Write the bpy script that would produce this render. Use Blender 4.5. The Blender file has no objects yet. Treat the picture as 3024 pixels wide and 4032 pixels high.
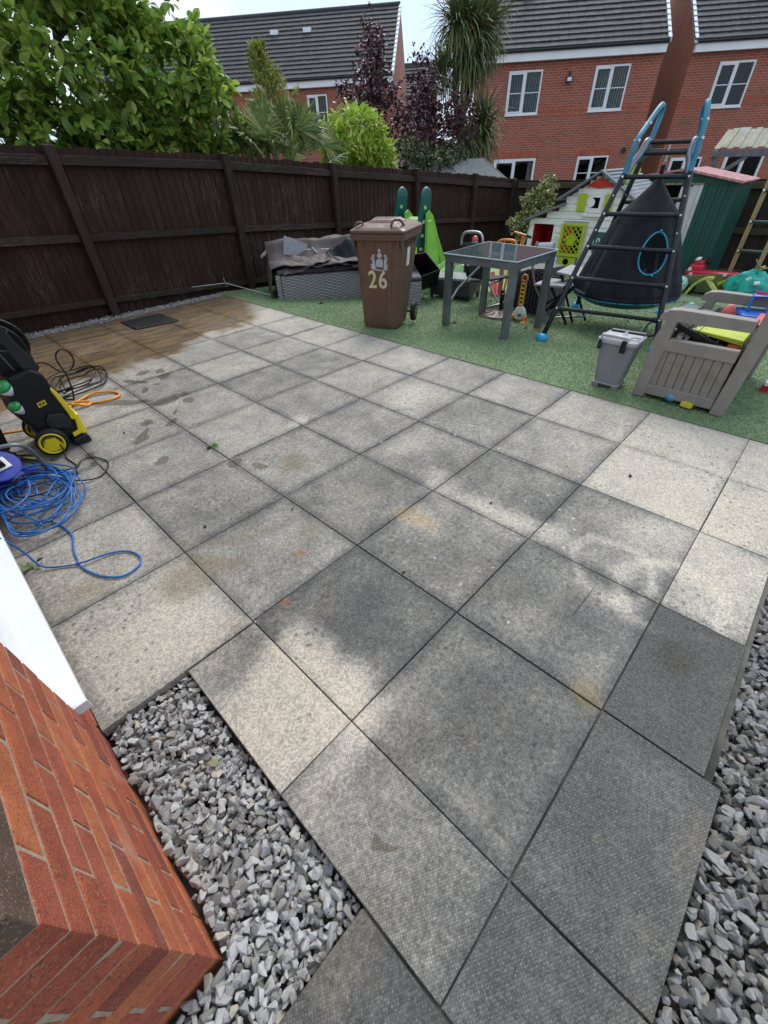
import bpy, math, random
import numpy as np
from mathutils import Vector, Matrix, Euler
random.seed(7); rs = np.random.RandomState(7)
C = bpy.context.scene.collection
sc = bpy.context.scene
R = math.radians
# ------------------------------------------------------------------ camera
cd = bpy.data.cameras.new('camera'); cam = bpy.data.objects.new('camera', cd); C.objects.link(cam)
cd.sensor_fit = 'HORIZONTAL'; cd.sensor_width = 36.0; cd.lens = 36.0 * 1648.88 / 3024
cd.clip_start = 0.02; cd.clip_end = 2000
CAM = Vector((0.24032612, 0.05025566, 1.44283554))
m3 = Matrix(((0.68686702, 0.47920993, -0.546417), (-0.72620231, 0.42247804, -0.54234907), (-0.02904988, 0.76933098, 0.63818959)))
cam.matrix_world = Matrix.Translation(CAM) @ m3.to_4x4()
sc.camera = cam
# ------------------------------------------------------------------ sky and light (overcast)
SUN_EL, SUN_AZ = R(50), R(30)          # azimuth of the bright part of the cloud, measured from +X towards +Y
w = bpy.data.worlds.new('World'); sc.world = w; w.use_nodes = True
nt = w.node_tree; nt.nodes.clear()
out = nt.nodes.new('ShaderNodeOutputWorld'); bg = nt.nodes.new('ShaderNodeBackground')
sky = nt.nodes.new('ShaderNodeTexSky'); sky.sky_type = 'NISHITA'; sky.sun_disc = False
sky.sun_elevation = SUN_EL; sky.sun_rotation = R(90) - SUN_AZ; sky.air_density = 1.0; sky.dust_density = 2.0
tc = nt.nodes.new('ShaderNodeTexCoord'); mp = nt.nodes.new('ShaderNodeMapping'); mp.inputs['Scale'].default_value = (1, 1, 2.2)
no = nt.nodes.new('ShaderNodeTexNoise'); no.inputs['Scale'].default_value = 2.1; no.inputs['Detail'].default_value = 6; no.inputs['Roughness'].default_value = 0.55
cr = nt.nodes.new('ShaderNodeValToRGB'); cr.color_ramp.elements[0].position = 0.4; cr.color_ramp.elements[1].position = 0.62
cr.color_ramp.elements[0].color = (0.0, 0.0, 0.0, 1); cr.color_ramp.elements[1].color = (0.97, 0.97, 0.97, 1)
mx = nt.nodes.new('ShaderNodeMix'); mx.data_type = 'RGBA'; cl = nt.nodes.new('ShaderNodeMix'); cl.data_type = 'RGBA'; cl.inputs[6].default_value = (3.5, 4.5, 5.9, 1); cl.inputs[7].default_value = (5.3, 5.5, 5.8, 1); nt.links.new(cl.outputs[2], mx.inputs[7]); nt.links.new(cr.outputs['Color'], cl.inputs[0])
nt.links.new(tc.outputs['Generated'], mp.inputs['Vector']); nt.links.new(mp.outputs[0], no.inputs['Vector'])
nt.links.new(no.outputs['Fac'], cr.inputs['Fac']); mx.inputs[0].default_value = .9
nt.links.new(sky.outputs[0], mx.inputs[6]); nt.links.new(mx.outputs[2], bg.inputs['Color'])
bg.inputs['Strength'].default_value = 0.095
nt.links.new(bg.outputs[0], out.inputs['Surface'])
sl = bpy.data.lights.new('sun', 'SUN'); sl.energy = 1.15; sl.angle = R(35); sl.color = (1, 0.95, 0.88)
so = bpy.data.objects.new('sun', sl); C.objects.link(so)
sd = Vector((math.cos(SUN_EL) * math.cos(SUN_AZ), math.cos(SUN_EL) * math.sin(SUN_AZ), math.sin(SUN_EL)))
so.rotation_euler = sd.to_track_quat('Z', 'Y').to_euler(); so.location = (0, 0, 30)
sc.view_settings.view_transform = 'Standard'; sc.view_settings.look = 'None'; sc.view_settings.gamma = 1
sc.view_settings.use_curve_mapping = False
sc.view_settings.exposure = 1.15

# ------------------------------------------------------------------ mesh helpers
def V(*a): return Vector(a)
class M:
    def __init__(s): s.v = []; s.f = []
    def add(s, vs, fs):
        b = len(s.v); s.v += [tuple(x) for x in vs]; s.f += [tuple(b + i for i in f) for f in fs]; return s
    def hexa(s, b, t):
        return s.add(list(b) + list(t), [(3, 2, 1, 0), (4, 5, 6, 7), (0, 1, 5, 4), (1, 2, 6, 5), (2, 3, 7, 6), (3, 0, 4, 7)])
    def box(s, x0, x1, y0, y1, z0, z1):
        return s.hexa([(x0, y0, z0), (x1, y0, z0), (x1, y1, z0), (x0, y1, z0)], [(x0, y0, z1), (x1, y0, z1), (x1, y1, z1), (x0, y1, z1)])
    def beam(s, p, q, wd, h, up=(0, 0, 1)):
        p = Vector(p); q = Vector(q); d = (q - p).normalized(); u = Vector(up); sd_ = d.cross(u)
        if sd_.length < 1e-4: sd_ = d.cross(Vector((1, 0, 0)))
        sd_.normalize(); u = sd_.cross(d).normalized(); a = sd_ * wd / 2; b = u * h / 2
        return s.hexa([p - a - b, p + a - b, p + a + b, p - a + b], [q - a - b, q + a - b, q + a + b, q - a + b])
    def tube(s, pts, r, n=8, closed=False, caps=True):
        pts = [Vector(p) for p in pts]; N = len(pts); b = len(s.v); prev = None
        for i, p in enumerate(pts):
            if closed: d = pts[(i + 1) % N] - pts[i - 1]
            else: d = pts[min(i + 1, N - 1)] - pts[max(i - 1, 0)]
            d = d.normalized() if d.length > 1e-9 else Vector((0, 0, 1))
            if prev is None: a = d.orthogonal().normalized()
            else:
                a = prev - d * prev.dot(d); a = a.normalized() if a.length > 1e-6 else d.orthogonal().normalized()
            prev = a; c = d.cross(a); rr = r[i] if isinstance(r, (list, tuple)) else r
            for k in range(n):
                t = 2 * math.pi * k / n; s.v.append(tuple(p + (a * math.cos(t) + c * math.sin(t)) * rr))
        for i in range(N if closed else N - 1):
            j = (i + 1) % N
            for k in range(n):
                l = (k + 1) % n; s.f.append((b + i * n + k, b + i * n + l, b + j * n + l, b + j * n + k))
        if caps and not closed:
            s.f.append(tuple(b + k for k in range(n - 1, -1, -1))); s.f.append(tuple(b + (N - 1) * n + k for k in range(n)))
        return s
    def cyl(s, p, q, r0, r1=None, n=16): return s.tube([p, q], [r0, r0 if r1 is None else r1], n)
    def loft(s, rings, caps=True, closed=True):
        n = len(rings[0]); b = len(s.v)
        for r_ in rings: s.v += [tuple(x) for x in r_]
        for i in range(len(rings) - 1):
            for k in range(n if closed else n - 1):
                l = (k + 1) % n; s.f.append((b + i * n + k, b + i * n + l, b + (i + 1) * n + l, b + (i + 1) * n + k))
        if caps:
            s.f.append(tuple(b + k for k in range(n - 1, -1, -1))); s.f.append(tuple(b + (len(rings) - 1) * n + k for k in range(n)))
        return s
    def prism(s, poly, d):
        d = Vector(d); return s.loft([[Vector(p) for p in poly], [Vector(p) + d for p in poly]])
    def lathe(s, prof, c=(0, 0, 0), n=20, axis=None):
        c = Vector(c); q = Vector(axis).to_track_quat('Z', 'Y') if axis else None; rings = []
        for r_, z in prof:
            ring = []
            for k in range(n):
                t = 2 * math.pi * k / n; p = Vector((r_ * math.cos(t), r_ * math.sin(t), z))
                if q: p = q @ p
                ring.append(c + p)
            rings.append(ring)
        return s.loft(rings)
    def grid(s, fn, nu, nv):
        b = len(s.v)
        for i in range(nu + 1):
            for j in range(nv + 1): s.v.append(tuple(fn(i / nu, j / nv)))
        for i in range(nu):
            for j in range(nv):
                a = b + i * (nv + 1) + j; s.f.append((a, a + nv + 1, a + nv + 2, a + 1))
        return s
    def mesh(s, name, org=(0, 0, 0), m=None, smooth=False):
        me = bpy.data.meshes.new(name); ox, oy, oz = org
        me.from_pydata([(x - ox, y - oy, z - oz) for x, y, z in s.v], [], s.f)
        if m: me.materials.append(m)
        if smooth: me.polygons.foreach_set('use_smooth', [True] * len(me.polygons))
        me.update(); return me
def loc_of(p):
    v = Vector((0, 0, 0))
    while p is not None: v += p.location; p = p.parent
    return v
def tag(o, label=None, cat=None, group=None, kind=None):
    if label: o['label'] = label
    if cat: o['category'] = cat
    if group: o['group'] = group
    if kind: o['kind'] = kind
    return o
def build(mb, name, m, parent=None, org=None, bevel=0, smooth=False, seg=2, sub=0, kind=None, label=None, local=False):
    if parent is not None: base = (0, 0, 0) if local else loc_of(parent)
    else: base = org or (0, 0, 0)
    me = mb.mesh(name, base, m, smooth); o = bpy.data.objects.new(name, me); C.objects.link(o)
    if parent is not None: o.parent = parent
    elif org: o.location = org
    if bevel:
        bm_ = o.modifiers.new('bevel', 'BEVEL'); bm_.width = bevel; bm_.segments = seg; bm_.limit_method = 'ANGLE'; bm_.angle_limit = R(35)
    if sub: sm = o.modifiers.new('sub', 'SUBSURF'); sm.levels = sub; sm.render_levels = sub
    if kind: o['kind'] = kind
    if label: o['label'] = label
    return o
def thing(name, label, cat, loc, group=None, rz=0):
    o = bpy.data.objects.new(name, None); C.objects.link(o); o.location = loc; o.rotation_euler = (0, 0, rz)
    o.empty_display_size = .1; return tag(o, label, cat, group)
def smooth_pts(pts, k=6, closed=False):
    P = [Vector(p) for p in pts]; N = len(P); o = []
    for i in range(N if closed else N - 1):
        if closed: a, b, c, d = P[i - 1], P[i], P[(i + 1) % N], P[(i + 2) % N]
        else: a, b, c, d = P[max(i - 1, 0)], P[i], P[i + 1], P[min(i + 2, N - 1)]
        for j in range(k):
            t = j / k; t2 = t * t; t3 = t2 * t
            o.append(0.5 * ((2 * b) + (c - a) * t + (2 * a - 5 * b + 4 * c - d) * t2 + (3 * b - a - 3 * c + d) * t3))
    if not closed: o.append(P[-1])
    return o
def np_mesh(name, v, f, m, smooth=False):
    me = bpy.data.meshes.new(name); nv = len(v); nf, k = f.shape
    me.vertices.add(nv); me.vertices.foreach_set('co', np.ascontiguousarray(v, np.float32).ravel())
    me.loops.add(nf * k); me.loops.foreach_set('vertex_index', f.astype(np.int32).ravel())
    me.polygons.add(nf); me.polygons.foreach_set('loop_start', np.arange(0, nf * k, k, dtype=np.int32))
    try: me.polygons.foreach_set('loop_total', np.full(nf, k, np.int32))
    except Exception: pass
    if smooth: me.polygons.foreach_set('use_smooth', np.ones(nf, bool))
    me.materials.append(m); me.update(calc_edges=True)
    if not smooth: me.shade_flat()
    return me
def stamp(tv, tf, mats):
    """template (n,3), (f,k) repeated by (N,3,4) matrices"""
    mats = np.asarray(mats); N = len(mats); v = np.einsum('nij,kj->nki', mats[:, :, :3], tv) + mats[:, None, :, 3]
    f = tf[None] + (np.arange(N) * len(tv))[:, None, None]
    return v.reshape(-1, 3), f.reshape(-1, tf.shape[1])
def pieces(parent, name, tmpls, m, mats, limit=300, stuffname=None, smooth=False):
    """pieces of a thing: the nearest `limit` as part objects sharing template meshes, the rest joined as one stuff part.
       tmpls: list of (tv, tf); mats: (N,3,4) world matrices; template chosen at random"""
    mats = np.asarray(mats, float); N = len(mats); base = np.array(loc_of(parent))
    mats = mats.copy(); d = np.linalg.norm(mats[:, :, 3] - np.array(CAM), axis=1); mats[:, :, 3] -= base
    ti = rs.randint(0, len(tmpls), N); order = np.argsort(d); near = order[:limit]; far = order[limit:]
    ms = [np_mesh(name, t[0], t[1], m, smooth) for t in tmpls]
    for i in near:
        o = bpy.data.objects.new(name, ms[ti[i]]); C.objects.link(o); o.parent = parent
        mm = Matrix.Identity(4)
        for a in range(3):
            for b in range(4): mm[a][b] = mats[i, a, b]
        o.matrix_basis = mm
    if len(far):
        vs, fs, n = [], [], 0
        for k, t in enumerate(tmpls):
            sel = far[ti[far] == k]
            if len(sel):
                v, f = stamp(t[0], t[1], mats[sel]); vs.append(v); fs.append(f + n); n += len(v)
        o = bpy.data.objects.new(stuffname or name, np_mesh(stuffname or name, np.vstack(vs), np.vstack(fs), m, smooth))
        C.objects.link(o); o.parent = parent; o['kind'] = 'stuff'
def rmat(loc, X, Y, Z): return np.array([[X[i], Y[i], Z[i], loc[i]] for i in range(3)], float)
def randrot(n):
    q = rs.normal(size=(n, 4)); q /= np.linalg.norm(q, axis=1)[:, None]; a, b, c, d = q.T
    return np.stack([np.stack([1 - 2 * (c * c + d * d), 2 * (b * c - a * d), 2 * (b * d + a * c)], 1), np.stack([2 * (b * c + a * d), 1 - 2 * (b * b + d * d), 2 * (c * d - a * b)], 1), np.stack([2 * (b * d - a * c), 2 * (c * d + a * b), 1 - 2 * (b * b + c * c)], 1)], 1)

# ------------------------------------------------------------------ materials
class NT:
    def __init__(s, name):
        s.m = bpy.data.materials.new(name); s.m.use_nodes = True; s.t = s.m.node_tree; s.t.nodes.clear()
        s.out = s.n('OutputMaterial'); s.b = s.n('BsdfPrincipled'); s.l(s.b.outputs[0], s.out.inputs[0])
    def n(s, t, **k):
        x = s.t.nodes.new('ShaderNode' + t)
        for a, b in k.items(): setattr(x, a, b)
        return x
    def l(s, a, b): s.t.links.new(a, b)
    def val(s, inp, v):
        if isinstance(v, (int, float)): inp.default_value = v
        elif isinstance(v, (tuple, list)): inp.default_value = tuple(v) + (1,) * (4 - len(v)) if len(inp.default_value) == 4 else v
        else: s.l(v, inp)
    def math(s, op, a, b=0.0, clamp=False):
        x = s.n('Math', operation=op); x.use_clamp = clamp; s.val(x.inputs[0], a); s.val(x.inputs[1], b); return x.outputs[0]
    def mix(s, f, a, b, mode='MIX'):
        x = s.n('Mix', data_type='RGBA', blend_type=mode); s.val(x.inputs[0], f); s.val(x.inputs[6], a); s.val(x.inputs[7], b); return x.outputs[2]
    def ramp(s, f, p0, p1, v0=0.0, v1=1.0):
        x = s.n('MapRange'); x.interpolation_type = 'SMOOTHSTEP'; s.val(x.inputs[0], f); x.inputs[1].default_value = p0; x.inputs[2].default_value = p1
        x.inputs[3].default_value = v0; x.inputs[4].default_value = v1; return x.outputs[0]
    def pos(s, scale=(1, 1, 1), loc=(0, 0, 0), rot=(0, 0, 0), obj=False):
        g = s.n('TexCoord').outputs['Object'] if obj else s.n('NewGeometry').outputs['Position']
        if scale == (1, 1, 1) and loc == (0, 0, 0) and rot == (0, 0, 0): return g
        x = s.n('Mapping'); s.l(g, x.inputs[0]); x.inputs['Scale'].default_value = scale; x.inputs['Location'].default_value = loc; x.inputs['Rotation'].default_value = rot
        return x.outputs[0]
    def noise(s, scale, detail=3, vec=None, rough=.55, dist=0):
        x = s.n('TexNoise'); x.inputs['Scale'].default_value = scale; x.inputs['Detail'].default_value = detail; x.inputs['Roughness'].default_value = rough
        x.inputs['Distortion'].default_value = dist
        if vec is None: vec = s.pos()
        s.l(vec, x.inputs['Vector']); return x.outputs['Fac']
    def bump(s, h, strength=.3, dist=.01, prev=None):
        x = s.n('Bump'); x.inputs['Strength'].default_value = strength; x.inputs['Distance'].default_value = dist; s.val(x.inputs['Height'], h)
        if prev is not None: s.l(prev, x.inputs['Normal'])
        s.l(x.outputs[0], s.b.inputs['Normal']); return x.outputs[0]
    def rnd(s):
        a = s.n('ObjectInfo').outputs['Random']; b = s.n('NewGeometry').outputs['Random Per Island']
        return s.math('FRACT', s.math('ADD', a, b))
MC = {}
def mat(name, c, c2=None, rough=.6, metal=0, scale=8, bump=0, bscale=80, rnd=0, pick=None, stretch=None, coat=0, spec=.5, dirt=0, trans=0, sss=0, rs2=.0):
    if name in MC: return MC[name]
    t = NT(name); c2 = c2 or tuple(x * .8 for x in c)
    vec = t.pos(stretch) if stretch else None
    col = t.mix(t.ramp(t.noise(scale, 4, vec), .35, .68), c, c2)
    if pick:
        x = t.n('ValToRGB'); x.color_ramp.interpolation = 'CONSTANT'; e = x.color_ramp.elements
        while len(e) < len(pick): e.new(0.5)
        for i, (p, q) in enumerate(pick): e[i].position = p; e[i].color = tuple(q) + (1,)
        t.l(t.rnd(), x.inputs[0]); col = t.mix(t.ramp(t.noise(scale, 4, vec), .35, .7, 0, .35), x.outputs[0], c2)
    if rnd:
        hv = t.n('HueSaturation'); t.l(col, hv.inputs['Color']); t.l(t.math('ADD', t.math('MULTIPLY', t.rnd(), rnd * 2), 1 - rnd), hv.inputs['Value']); col = hv.outputs[0]
    if dirt:
        col = t.mix(t.math('MULTIPLY', t.ramp(t.noise(3.1, 6), .5, .72), dirt), col, (.11, .1, .08))
    t.l(col, t.b.inputs['Base Color'])
    rr = t.ramp(t.noise(scale * 3, 3), .3, .7, max(0.02, rough - .08), min(1, rough + .08)); t.l(rr, t.b.inputs['Roughness'])
    t.b.inputs['Metallic'].default_value = metal; t.b.inputs['Coat Weight'].default_value = coat; t.b.inputs['Specular IOR Level'].default_value = spec
    if bump: t.bump(t.noise(bscale, 3, t.pos(stretch) if stretch else None), bump, .004)
    if trans:   # leaves: some light comes through
        tr = t.n('BsdfTranslucent'); t.l(col, tr.inputs[0]); ms = t.n('MixShader'); ms.inputs[0].default_value = trans
        t.l(t.b.outputs[0], ms.inputs[1]); t.l(tr.outputs[0], ms.inputs[2]); t.l(ms.outputs[0], t.out.inputs[0])
    MC[name] = t.m; return t.m
def gz(x): return -.078 * max(0.0, min(x, 12.1) - 3.7)

# ------------------------------------------------------------------ ground
gm = mat('soil', (.06, .055, .05), (.12, .11, .1), rough=.95, scale=5, bump=.6, bscale=30)
g = M()
xs = [-400, -60, -10, 0, 3.0, 3.7, 5, 7, 9, 12.1, 14, 30, 60, 600]; ys = [-600, -60, -10, 0, 6, 10, 30, 80, 600]
b0 = 0
for x in xs:
    for y in ys: g.v.append((x, y, gz(x) - .085))
for i in range(len(xs) - 1):
    for j in range(len(ys) - 1):
        a = i * len(ys) + j; g.f.append((a, a + len(ys), a + len(ys) + 1, a + 1))
tag(build(g, 'ground', gm), 'dark bare soil lying under and around the whole garden', 'ground', kind='structure')

# ------------------------------------------------------------------ patio
def slab_material():
    t = NT('paving_slab'); P = t.pos()
    n1 = t.noise(1.7, 5, P, .6, .4); n2 = t.noise(7, 5, P, .65); n3 = t.noise(45, 4, P, .7); n4 = t.noise(260, 2, P, .6)
    info = t.n('ObjectInfo'); sep = t.n('SeparateColor'); t.l(info.outputs['Color'], sep.inputs[0])
    dark = t.math('ADD', sep.outputs[0], t.math('MULTIPLY', t.math('SUBTRACT', n1, .5), .45))
    dark = t.math('ADD', dark, t.math('MULTIPLY', t.math('SUBTRACT', n2, .5), .4))
    dark = t.math('ADD', dark, t.math('MULTIPLY', t.math('SUBTRACT', n3, .5), .6))
    wob = t.n('VectorMath', operation='ADD'); wv = t.n('VectorMath', operation='SCALE'); wn = t.n('TexNoise'); wn.inputs['Scale'].default_value = 5; wn.inputs['Detail'].default_value = 4
    t.l(P, wn.inputs['Vector']); t.l(wn.outputs['Color'], wv.inputs[0]); wv.inputs['Scale'].default_value = .16
    t.l(P, wob.inputs[0]); t.l(wv.outputs[0], wob.inputs[1]); WP = wob.outputs[0]
    def ell(cx, cy, rx, ry, rot=0, soft=.45, ring=0):
        mp_ = t.n('Mapping', vector_type='TEXTURE'); t.l(WP, mp_.inputs[0]); mp_.inputs['Location'].default_value = (cx + .08, cy + .08, 0)
        mp_.inputs['Rotation'].default_value = (0, 0, R(rot)); mp_.inputs['Scale'].default_value = (rx, ry, 1e3)
        ln = t.n('VectorMath', operation='LENGTH'); t.l(mp_.outputs[0], ln.inputs[0]); L = ln.outputs['Value']
        if ring: return t.ramp(t.math('ABSOLUTE', t.math('SUBTRACT', L, 1)), 0, ring, 1, 0)
        return t.ramp(L, 1 - soft, 1 + soft, 1, 0)
    # clean sandy patches (negative) and grimy patches (positive): stains that stay put on the stone
    for (cx, cy, rx, ry, ro, am, ring) in [
        (.66, .86, .085, .26, 0, -.75, 0), (.62, .62, .16, .09, 20, -.6, 0), (.45, .72, .22, .25, 0, -.5, 0), (.5, .33, .16, .13, 0, -.15, 0), (.5, 1.1, .2, .08, 10, .5, 0),
        (1.87, .78, .07, .3, 4, -.7, 0), (1.9, 1.24, .12, .1, 0, -.4, 0), (1.55, 1.12, .07, .12, 0, -.35, 0), (1.6, -.15, .12, .09, 0, .5, 0),
        (1.88, .22, .2, .16, 30, -.36, .26), (1.86, -.02, .2, .2, 0, -.42, .34), (2.3, .1, .28, .16, -20, -.4, 0), (2.1, -.15, .3, .12, 0, -.35, 0), (2.75, 2.13, .2, .16, 0, -.4, 0),
        (2.12, 1.65, .2, .16, 0, -.3, 0), (1.85, 2.5, .1, .05, 30, -.5, 0), (3.3, 2.75, .2, .25, 0, -.25, 0), (.35, 1.45, .2, .22, 0, -.3, 0), (1.0, .3, .22, .18, 0, .25, 0),
        (1.5, .35, .1, .3, 0, .2, 0), (.9, .85, .12, .16, 0, .3, 0), (3.2, 3.6, .3, .9, 0, -.25, 0), (3.1, 5.3, .5, .5, 0, -.35, 0)]:
        dark = t.math('ADD', dark, t.math('MULTIPLY', ell(cx, cy, rx, ry, ro, .95, ring), am * .55))
    # grimy slab edges: per-slab local distance
    oc = t.n('TexCoord').outputs['Object']; sx = t.n('SeparateXYZ'); t.l(oc, sx.inputs[0])
    ed = t.math('MAXIMUM', t.math('DIVIDE', t.math('ABSOLUTE', sx.outputs[0]), .3), t.math('DIVIDE', t.math('ABSOLUTE', sx.outputs[1]), .3))
    dark = t.math('ADD', dark, t.math('MULTIPLY', t.ramp(ed, .8, 1.0), .16))
    dk = t.ramp(dark, .0, 1.0)
    rampc = t.n('ValToRGB'); e = rampc.color_ramp.elements; e[0].position = 0; e[0].color = (.57, .505, .41, 1); e[1].position = 1; e[1].color = (.085, .084, .08, 1)
    for p_, c_ in ((.3, (.435, .40, .34)), (.55, (.275, .259, .228)), (.8, (.15, .146, .134))): x = e.new(p_); x.color = c_ + (1,)
    t.l(dk, rampc.inputs[0]); col = rampc.outputs[0]
    # warm mottling
    warm = t.ramp(t.noise(2.6, 4, t.pos(loc=(3, 1, 0)), .6), .52, .72, 0, .5); col = t.mix(warm, col, (.30, .22, .12), 'MIX') if False else t.mix(t.math('MULTIPLY', warm, .45), col, (.33, .27, .18))
    # olive damp and rust spots
    for (cx, cy, rx, ry, ro, am, c_) in [(.52, 1.62, .12, .12, 0, .6, (.17, .13, .075)), (.68, 1.61, .05, .14, 40, .5, (.18, .14, .08)), (.86, 1.68, .04, .16, 60, .4, (.2, .16, .1)), (1.46, 2.03, .1, .1, 0, .6, (.16, .125, .07)),
        (1.14, 1.45, .09, .08, 0, .35, (.2, .16, .1)), (.972, 1.354, .024, .018, 0, .8, (.3, .15, .07)), (.744, 1.178, .026, .02, 0, .75, (.28, .14, .07)), (1.22, .065, .05, .05, 0, .5, (.27, .2, .09)), (1.58, -.13, .1, .07, 0, .5, (.04, .035, .02)),
        (1.55, 1.12, .06, .1, 0, .5, (.4, .27, .12)), (.18, 1.9, .1, .08, 0, .4, (.26, .2, .12))]:
        col = t.mix(t.math('MULTIPLY', ell(cx, cy, rx, ry, ro, .6), am), col, c_)
    # dark speckles of lichen and drops
    vo = t.n('TexVoronoi'); vo.inputs['Scale'].default_value = 26; t.l(P, vo.inputs['Vector'])
    spk = t.math('MULTIPLY', t.ramp(vo.outputs['Distance'], .12, .3, 1, 0), t.ramp(t.noise(1.9, 3, t.pos(loc=(5, 5, 0))), .42, .6))
    col = t.mix(t.math('MULTIPLY', spk, .6), col, (.06, .055, .045))
    vl = t.n('TexVoronoi'); vl.inputs['Scale'].default_value = 13; t.l(P, vl.inputs['Vector'])
    lic = t.math('MULTIPLY', t.ramp(vl.outputs['Distance'], .1, .2, 1, 0), t.ramp(t.noise(2.3, 2, t.pos(loc=(9, 2, 0))), .55, .64))
    col = t.mix(t.math('MULTIPLY', lic, .5), col, (.36, .32, .22))
    # woven dimple finish, 9 mm pitch; darker hollows, paler tops
    vd = t.n('TexVoronoi'); vd.inputs['Scale'].default_value = 150; vd.inputs['Randomness'].default_value = .22; t.l(t.pos(rot=(0, 0, R(31))), vd.inputs['Vector'])
    dim = t.ramp(vd.outputs['Distance'], .12, .62, 1, 0)
    dcs = t.n('SeparateColor'); t.l(vd.outputs['Color'], dcs.inputs[0]); dv = t.math('ADD', .74, t.math('MULTIPLY', dcs.outputs[0], .54))
    dcm = t.n('CombineXYZ'); t.l(dv, dcm.inputs[0]); t.l(dv, dcm.inputs[1]); t.l(dv, dcm.inputs[2]); col = t.mix(1.0, col, dcm.outputs[0], 'MULTIPLY')
    spark = t.ramp(t.noise(170, 2, P, .8), .45, .75)
    colb = t.mix(1.0, col, t.mix(t.math('MULTIPLY', dim, .6), (.8, .8, .8), (1.24, 1.235, 1.22)), 'MULTIPLY')
    colb = t.mix(t.math('MULTIPLY', spark, t.math('ADD', t.math('MULTIPLY', dim, .35), .05)), colb, (.5, .49, .46))
    fine = t.mix(1.0, colb, t.mix(n4, (.72, .72, .72), (1.3, 1.3, 1.3)), 'MULTIPLY')
    # wet brown stone by the fence, still being washed; drips and footprints
    px = t.n('SeparateXYZ'); t.l(WP, px.inputs[0])
    bnd = t.math('SUBTRACT', t.math('ADD', px.outputs[1], t.math('MULTIPLY', t.math('SUBTRACT', n1, .5), 1.1)), t.math('ADD', 4.62, t.math('MULTIPLY', t.math('SUBTRACT', px.outputs[0], 1.1), .22)))
    wetm = t.ramp(bnd, -.12, .16)
    wetm = t.math('MULTIPLY', wetm, t.ramp(t.math('SUBTRACT', t.math('ADD', px.outputs[0], t.math('MULTIPLY', px.outputs[1], -.45)), .85), -.05, .3, 1, 0))
    drip = t.math('ADD', 0.0, 0.0)
    for (cx, cy, rx, ry, ro) in [(1.57, 4.15, .07, .04, 60), (1.61, 4.31, .05, .035, 60), (1.46, 4.38, .06, .05, 0), (1.33, 4.21, .03, .12, 20), (1.32, 3.6, .05, .1, 60), (1.47, 3.45, .05, .045, 20), (1.18, 3.2, .055, .04, 50), (1.055, 3.35, .03, .055, -40),
        (.95, 3.17, .035, .09, -38), (.886, 2.73, .03, .055, -40), (1.27, 3.35, .02, .05, -40), (.43, 3.34, .03, .03, 0), (1.44, 4.01, .025, .02, 0), (1.29, 3.97, .025, .06, -40), (1.49, 3.62, .04, .05, 0), (1.39, 3.62, .06, .04, 60), (1.1, 3.83, .2, .045, -38),
        (.6, 3.16, .025, .04, 0), (.58, 3.05, .02, .03, 0), (.442, .3, .018, .014, 0), (.455, .275, .012, .02, 30), (1.02, 1.02, .02, .012, 40), (1.2, 2.35, .04, .03, 0), (1.27, 2.2, .02, .05, 30)]:
        drip = t.math('MAXIMUM', drip, ell(cx, cy, rx * 1.15, ry * 1.15, ro, .15))
    wc = t.mix(t.ramp(t.noise(3.2, 6, t.pos(scale=(1.0, 3.2, 1)), .65, .6), .38, .66), (.22, .125, .036), (.048, .028, .011))
    fine = t.mix(t.math('MULTIPLY', drip, .8), fine, t.mix(1, fine, (.36, .31, .25), 'MULTIPLY'))
    col = t.mix(wetm, fine, t.mix(.3, wc, fine, 'MIX')); wetm = t.math('MAXIMUM', wetm, t.math('MULTIPLY', drip, .6))
    # bird lime
    for (cx, cy, r_) in [(2.441, 1.16, .016), (2.464, .782, .014), (2.467, .75, .014), (2.476, .643, .015), (2.328, .694, .012), (2.189, .693, .014), (2.066, .762, .012), (2.112, .586, .012), (2.089, .504, .015), (1.955, .585, .017), (2.012, .461, .015),
        (1.853, .444, .015), (1.936, .325, .011), (1.388, .861, .011), (1.337, .676, .012), (1.3, .416, .012), (1.517, .625, .009), (2.636, 2.352, .02), (2.403, 1.481, .02), (2.006, 1.8, .02), (.6, 1.19, .014)]:
        mp_ = t.n('Mapping', vector_type='TEXTURE'); t.l(P, mp_.inputs[0]); mp_.inputs['Location'].default_value = (cx, cy, 0); mp_.inputs['Scale'].default_value = (r_ * .62, r_ * .5, 1e3)
        ln = t.n('VectorMath', operation='LENGTH'); t.l(mp_.outputs[0], ln.inputs[0]); col = t.mix(t.ramp(ln.outputs['Value'], .6, 1.2, .6, 0), col, (.6, .6, .58))
    # scraped dark scratch
    mp_ = t.n('Mapping', vector_type='TEXTURE'); t.l(P, mp_.inputs[0]); mp_.inputs['Location'].default_value = (1.6, .238, 0); mp_.inputs['Rotation'].default_value = (0, 0, R(-1)); mp_.inputs['Scale'].default_value = (.15, .004, 1e3)
    ln = t.n('VectorMath', operation='LENGTH'); t.l(mp_.outputs[0], ln.inputs[0]); col = t.mix(t.ramp(ln.outputs['Value'], .5, 1.1, .7, 0), col, (.03, .03, .03))
    t.l(col, t.b.inputs['Base Color'])
    t.l(t.math('SUBTRACT', t.ramp(n2, .3, .7, .78, .92), t.math('MULTIPLY', wetm, .66)), t.b.inputs['Roughness']); t.b.inputs['Specular IOR Level'].default_value = .35
    bp = t.bump(t.math('MULTIPLY', dim, t.ramp(wetm, 0, 1, 1, .4)), .4, .003)
    t.bump(t.math('ADD', t.math('MULTIPLY', n3, .5), n4), .35, .003, bp)
    return t.m
SLAB = slab_material()
sand = mat('joint_sand', (.03, .028, .024), (.15, .14, .115), rough=.95, scale=3, bump=.4)
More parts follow.
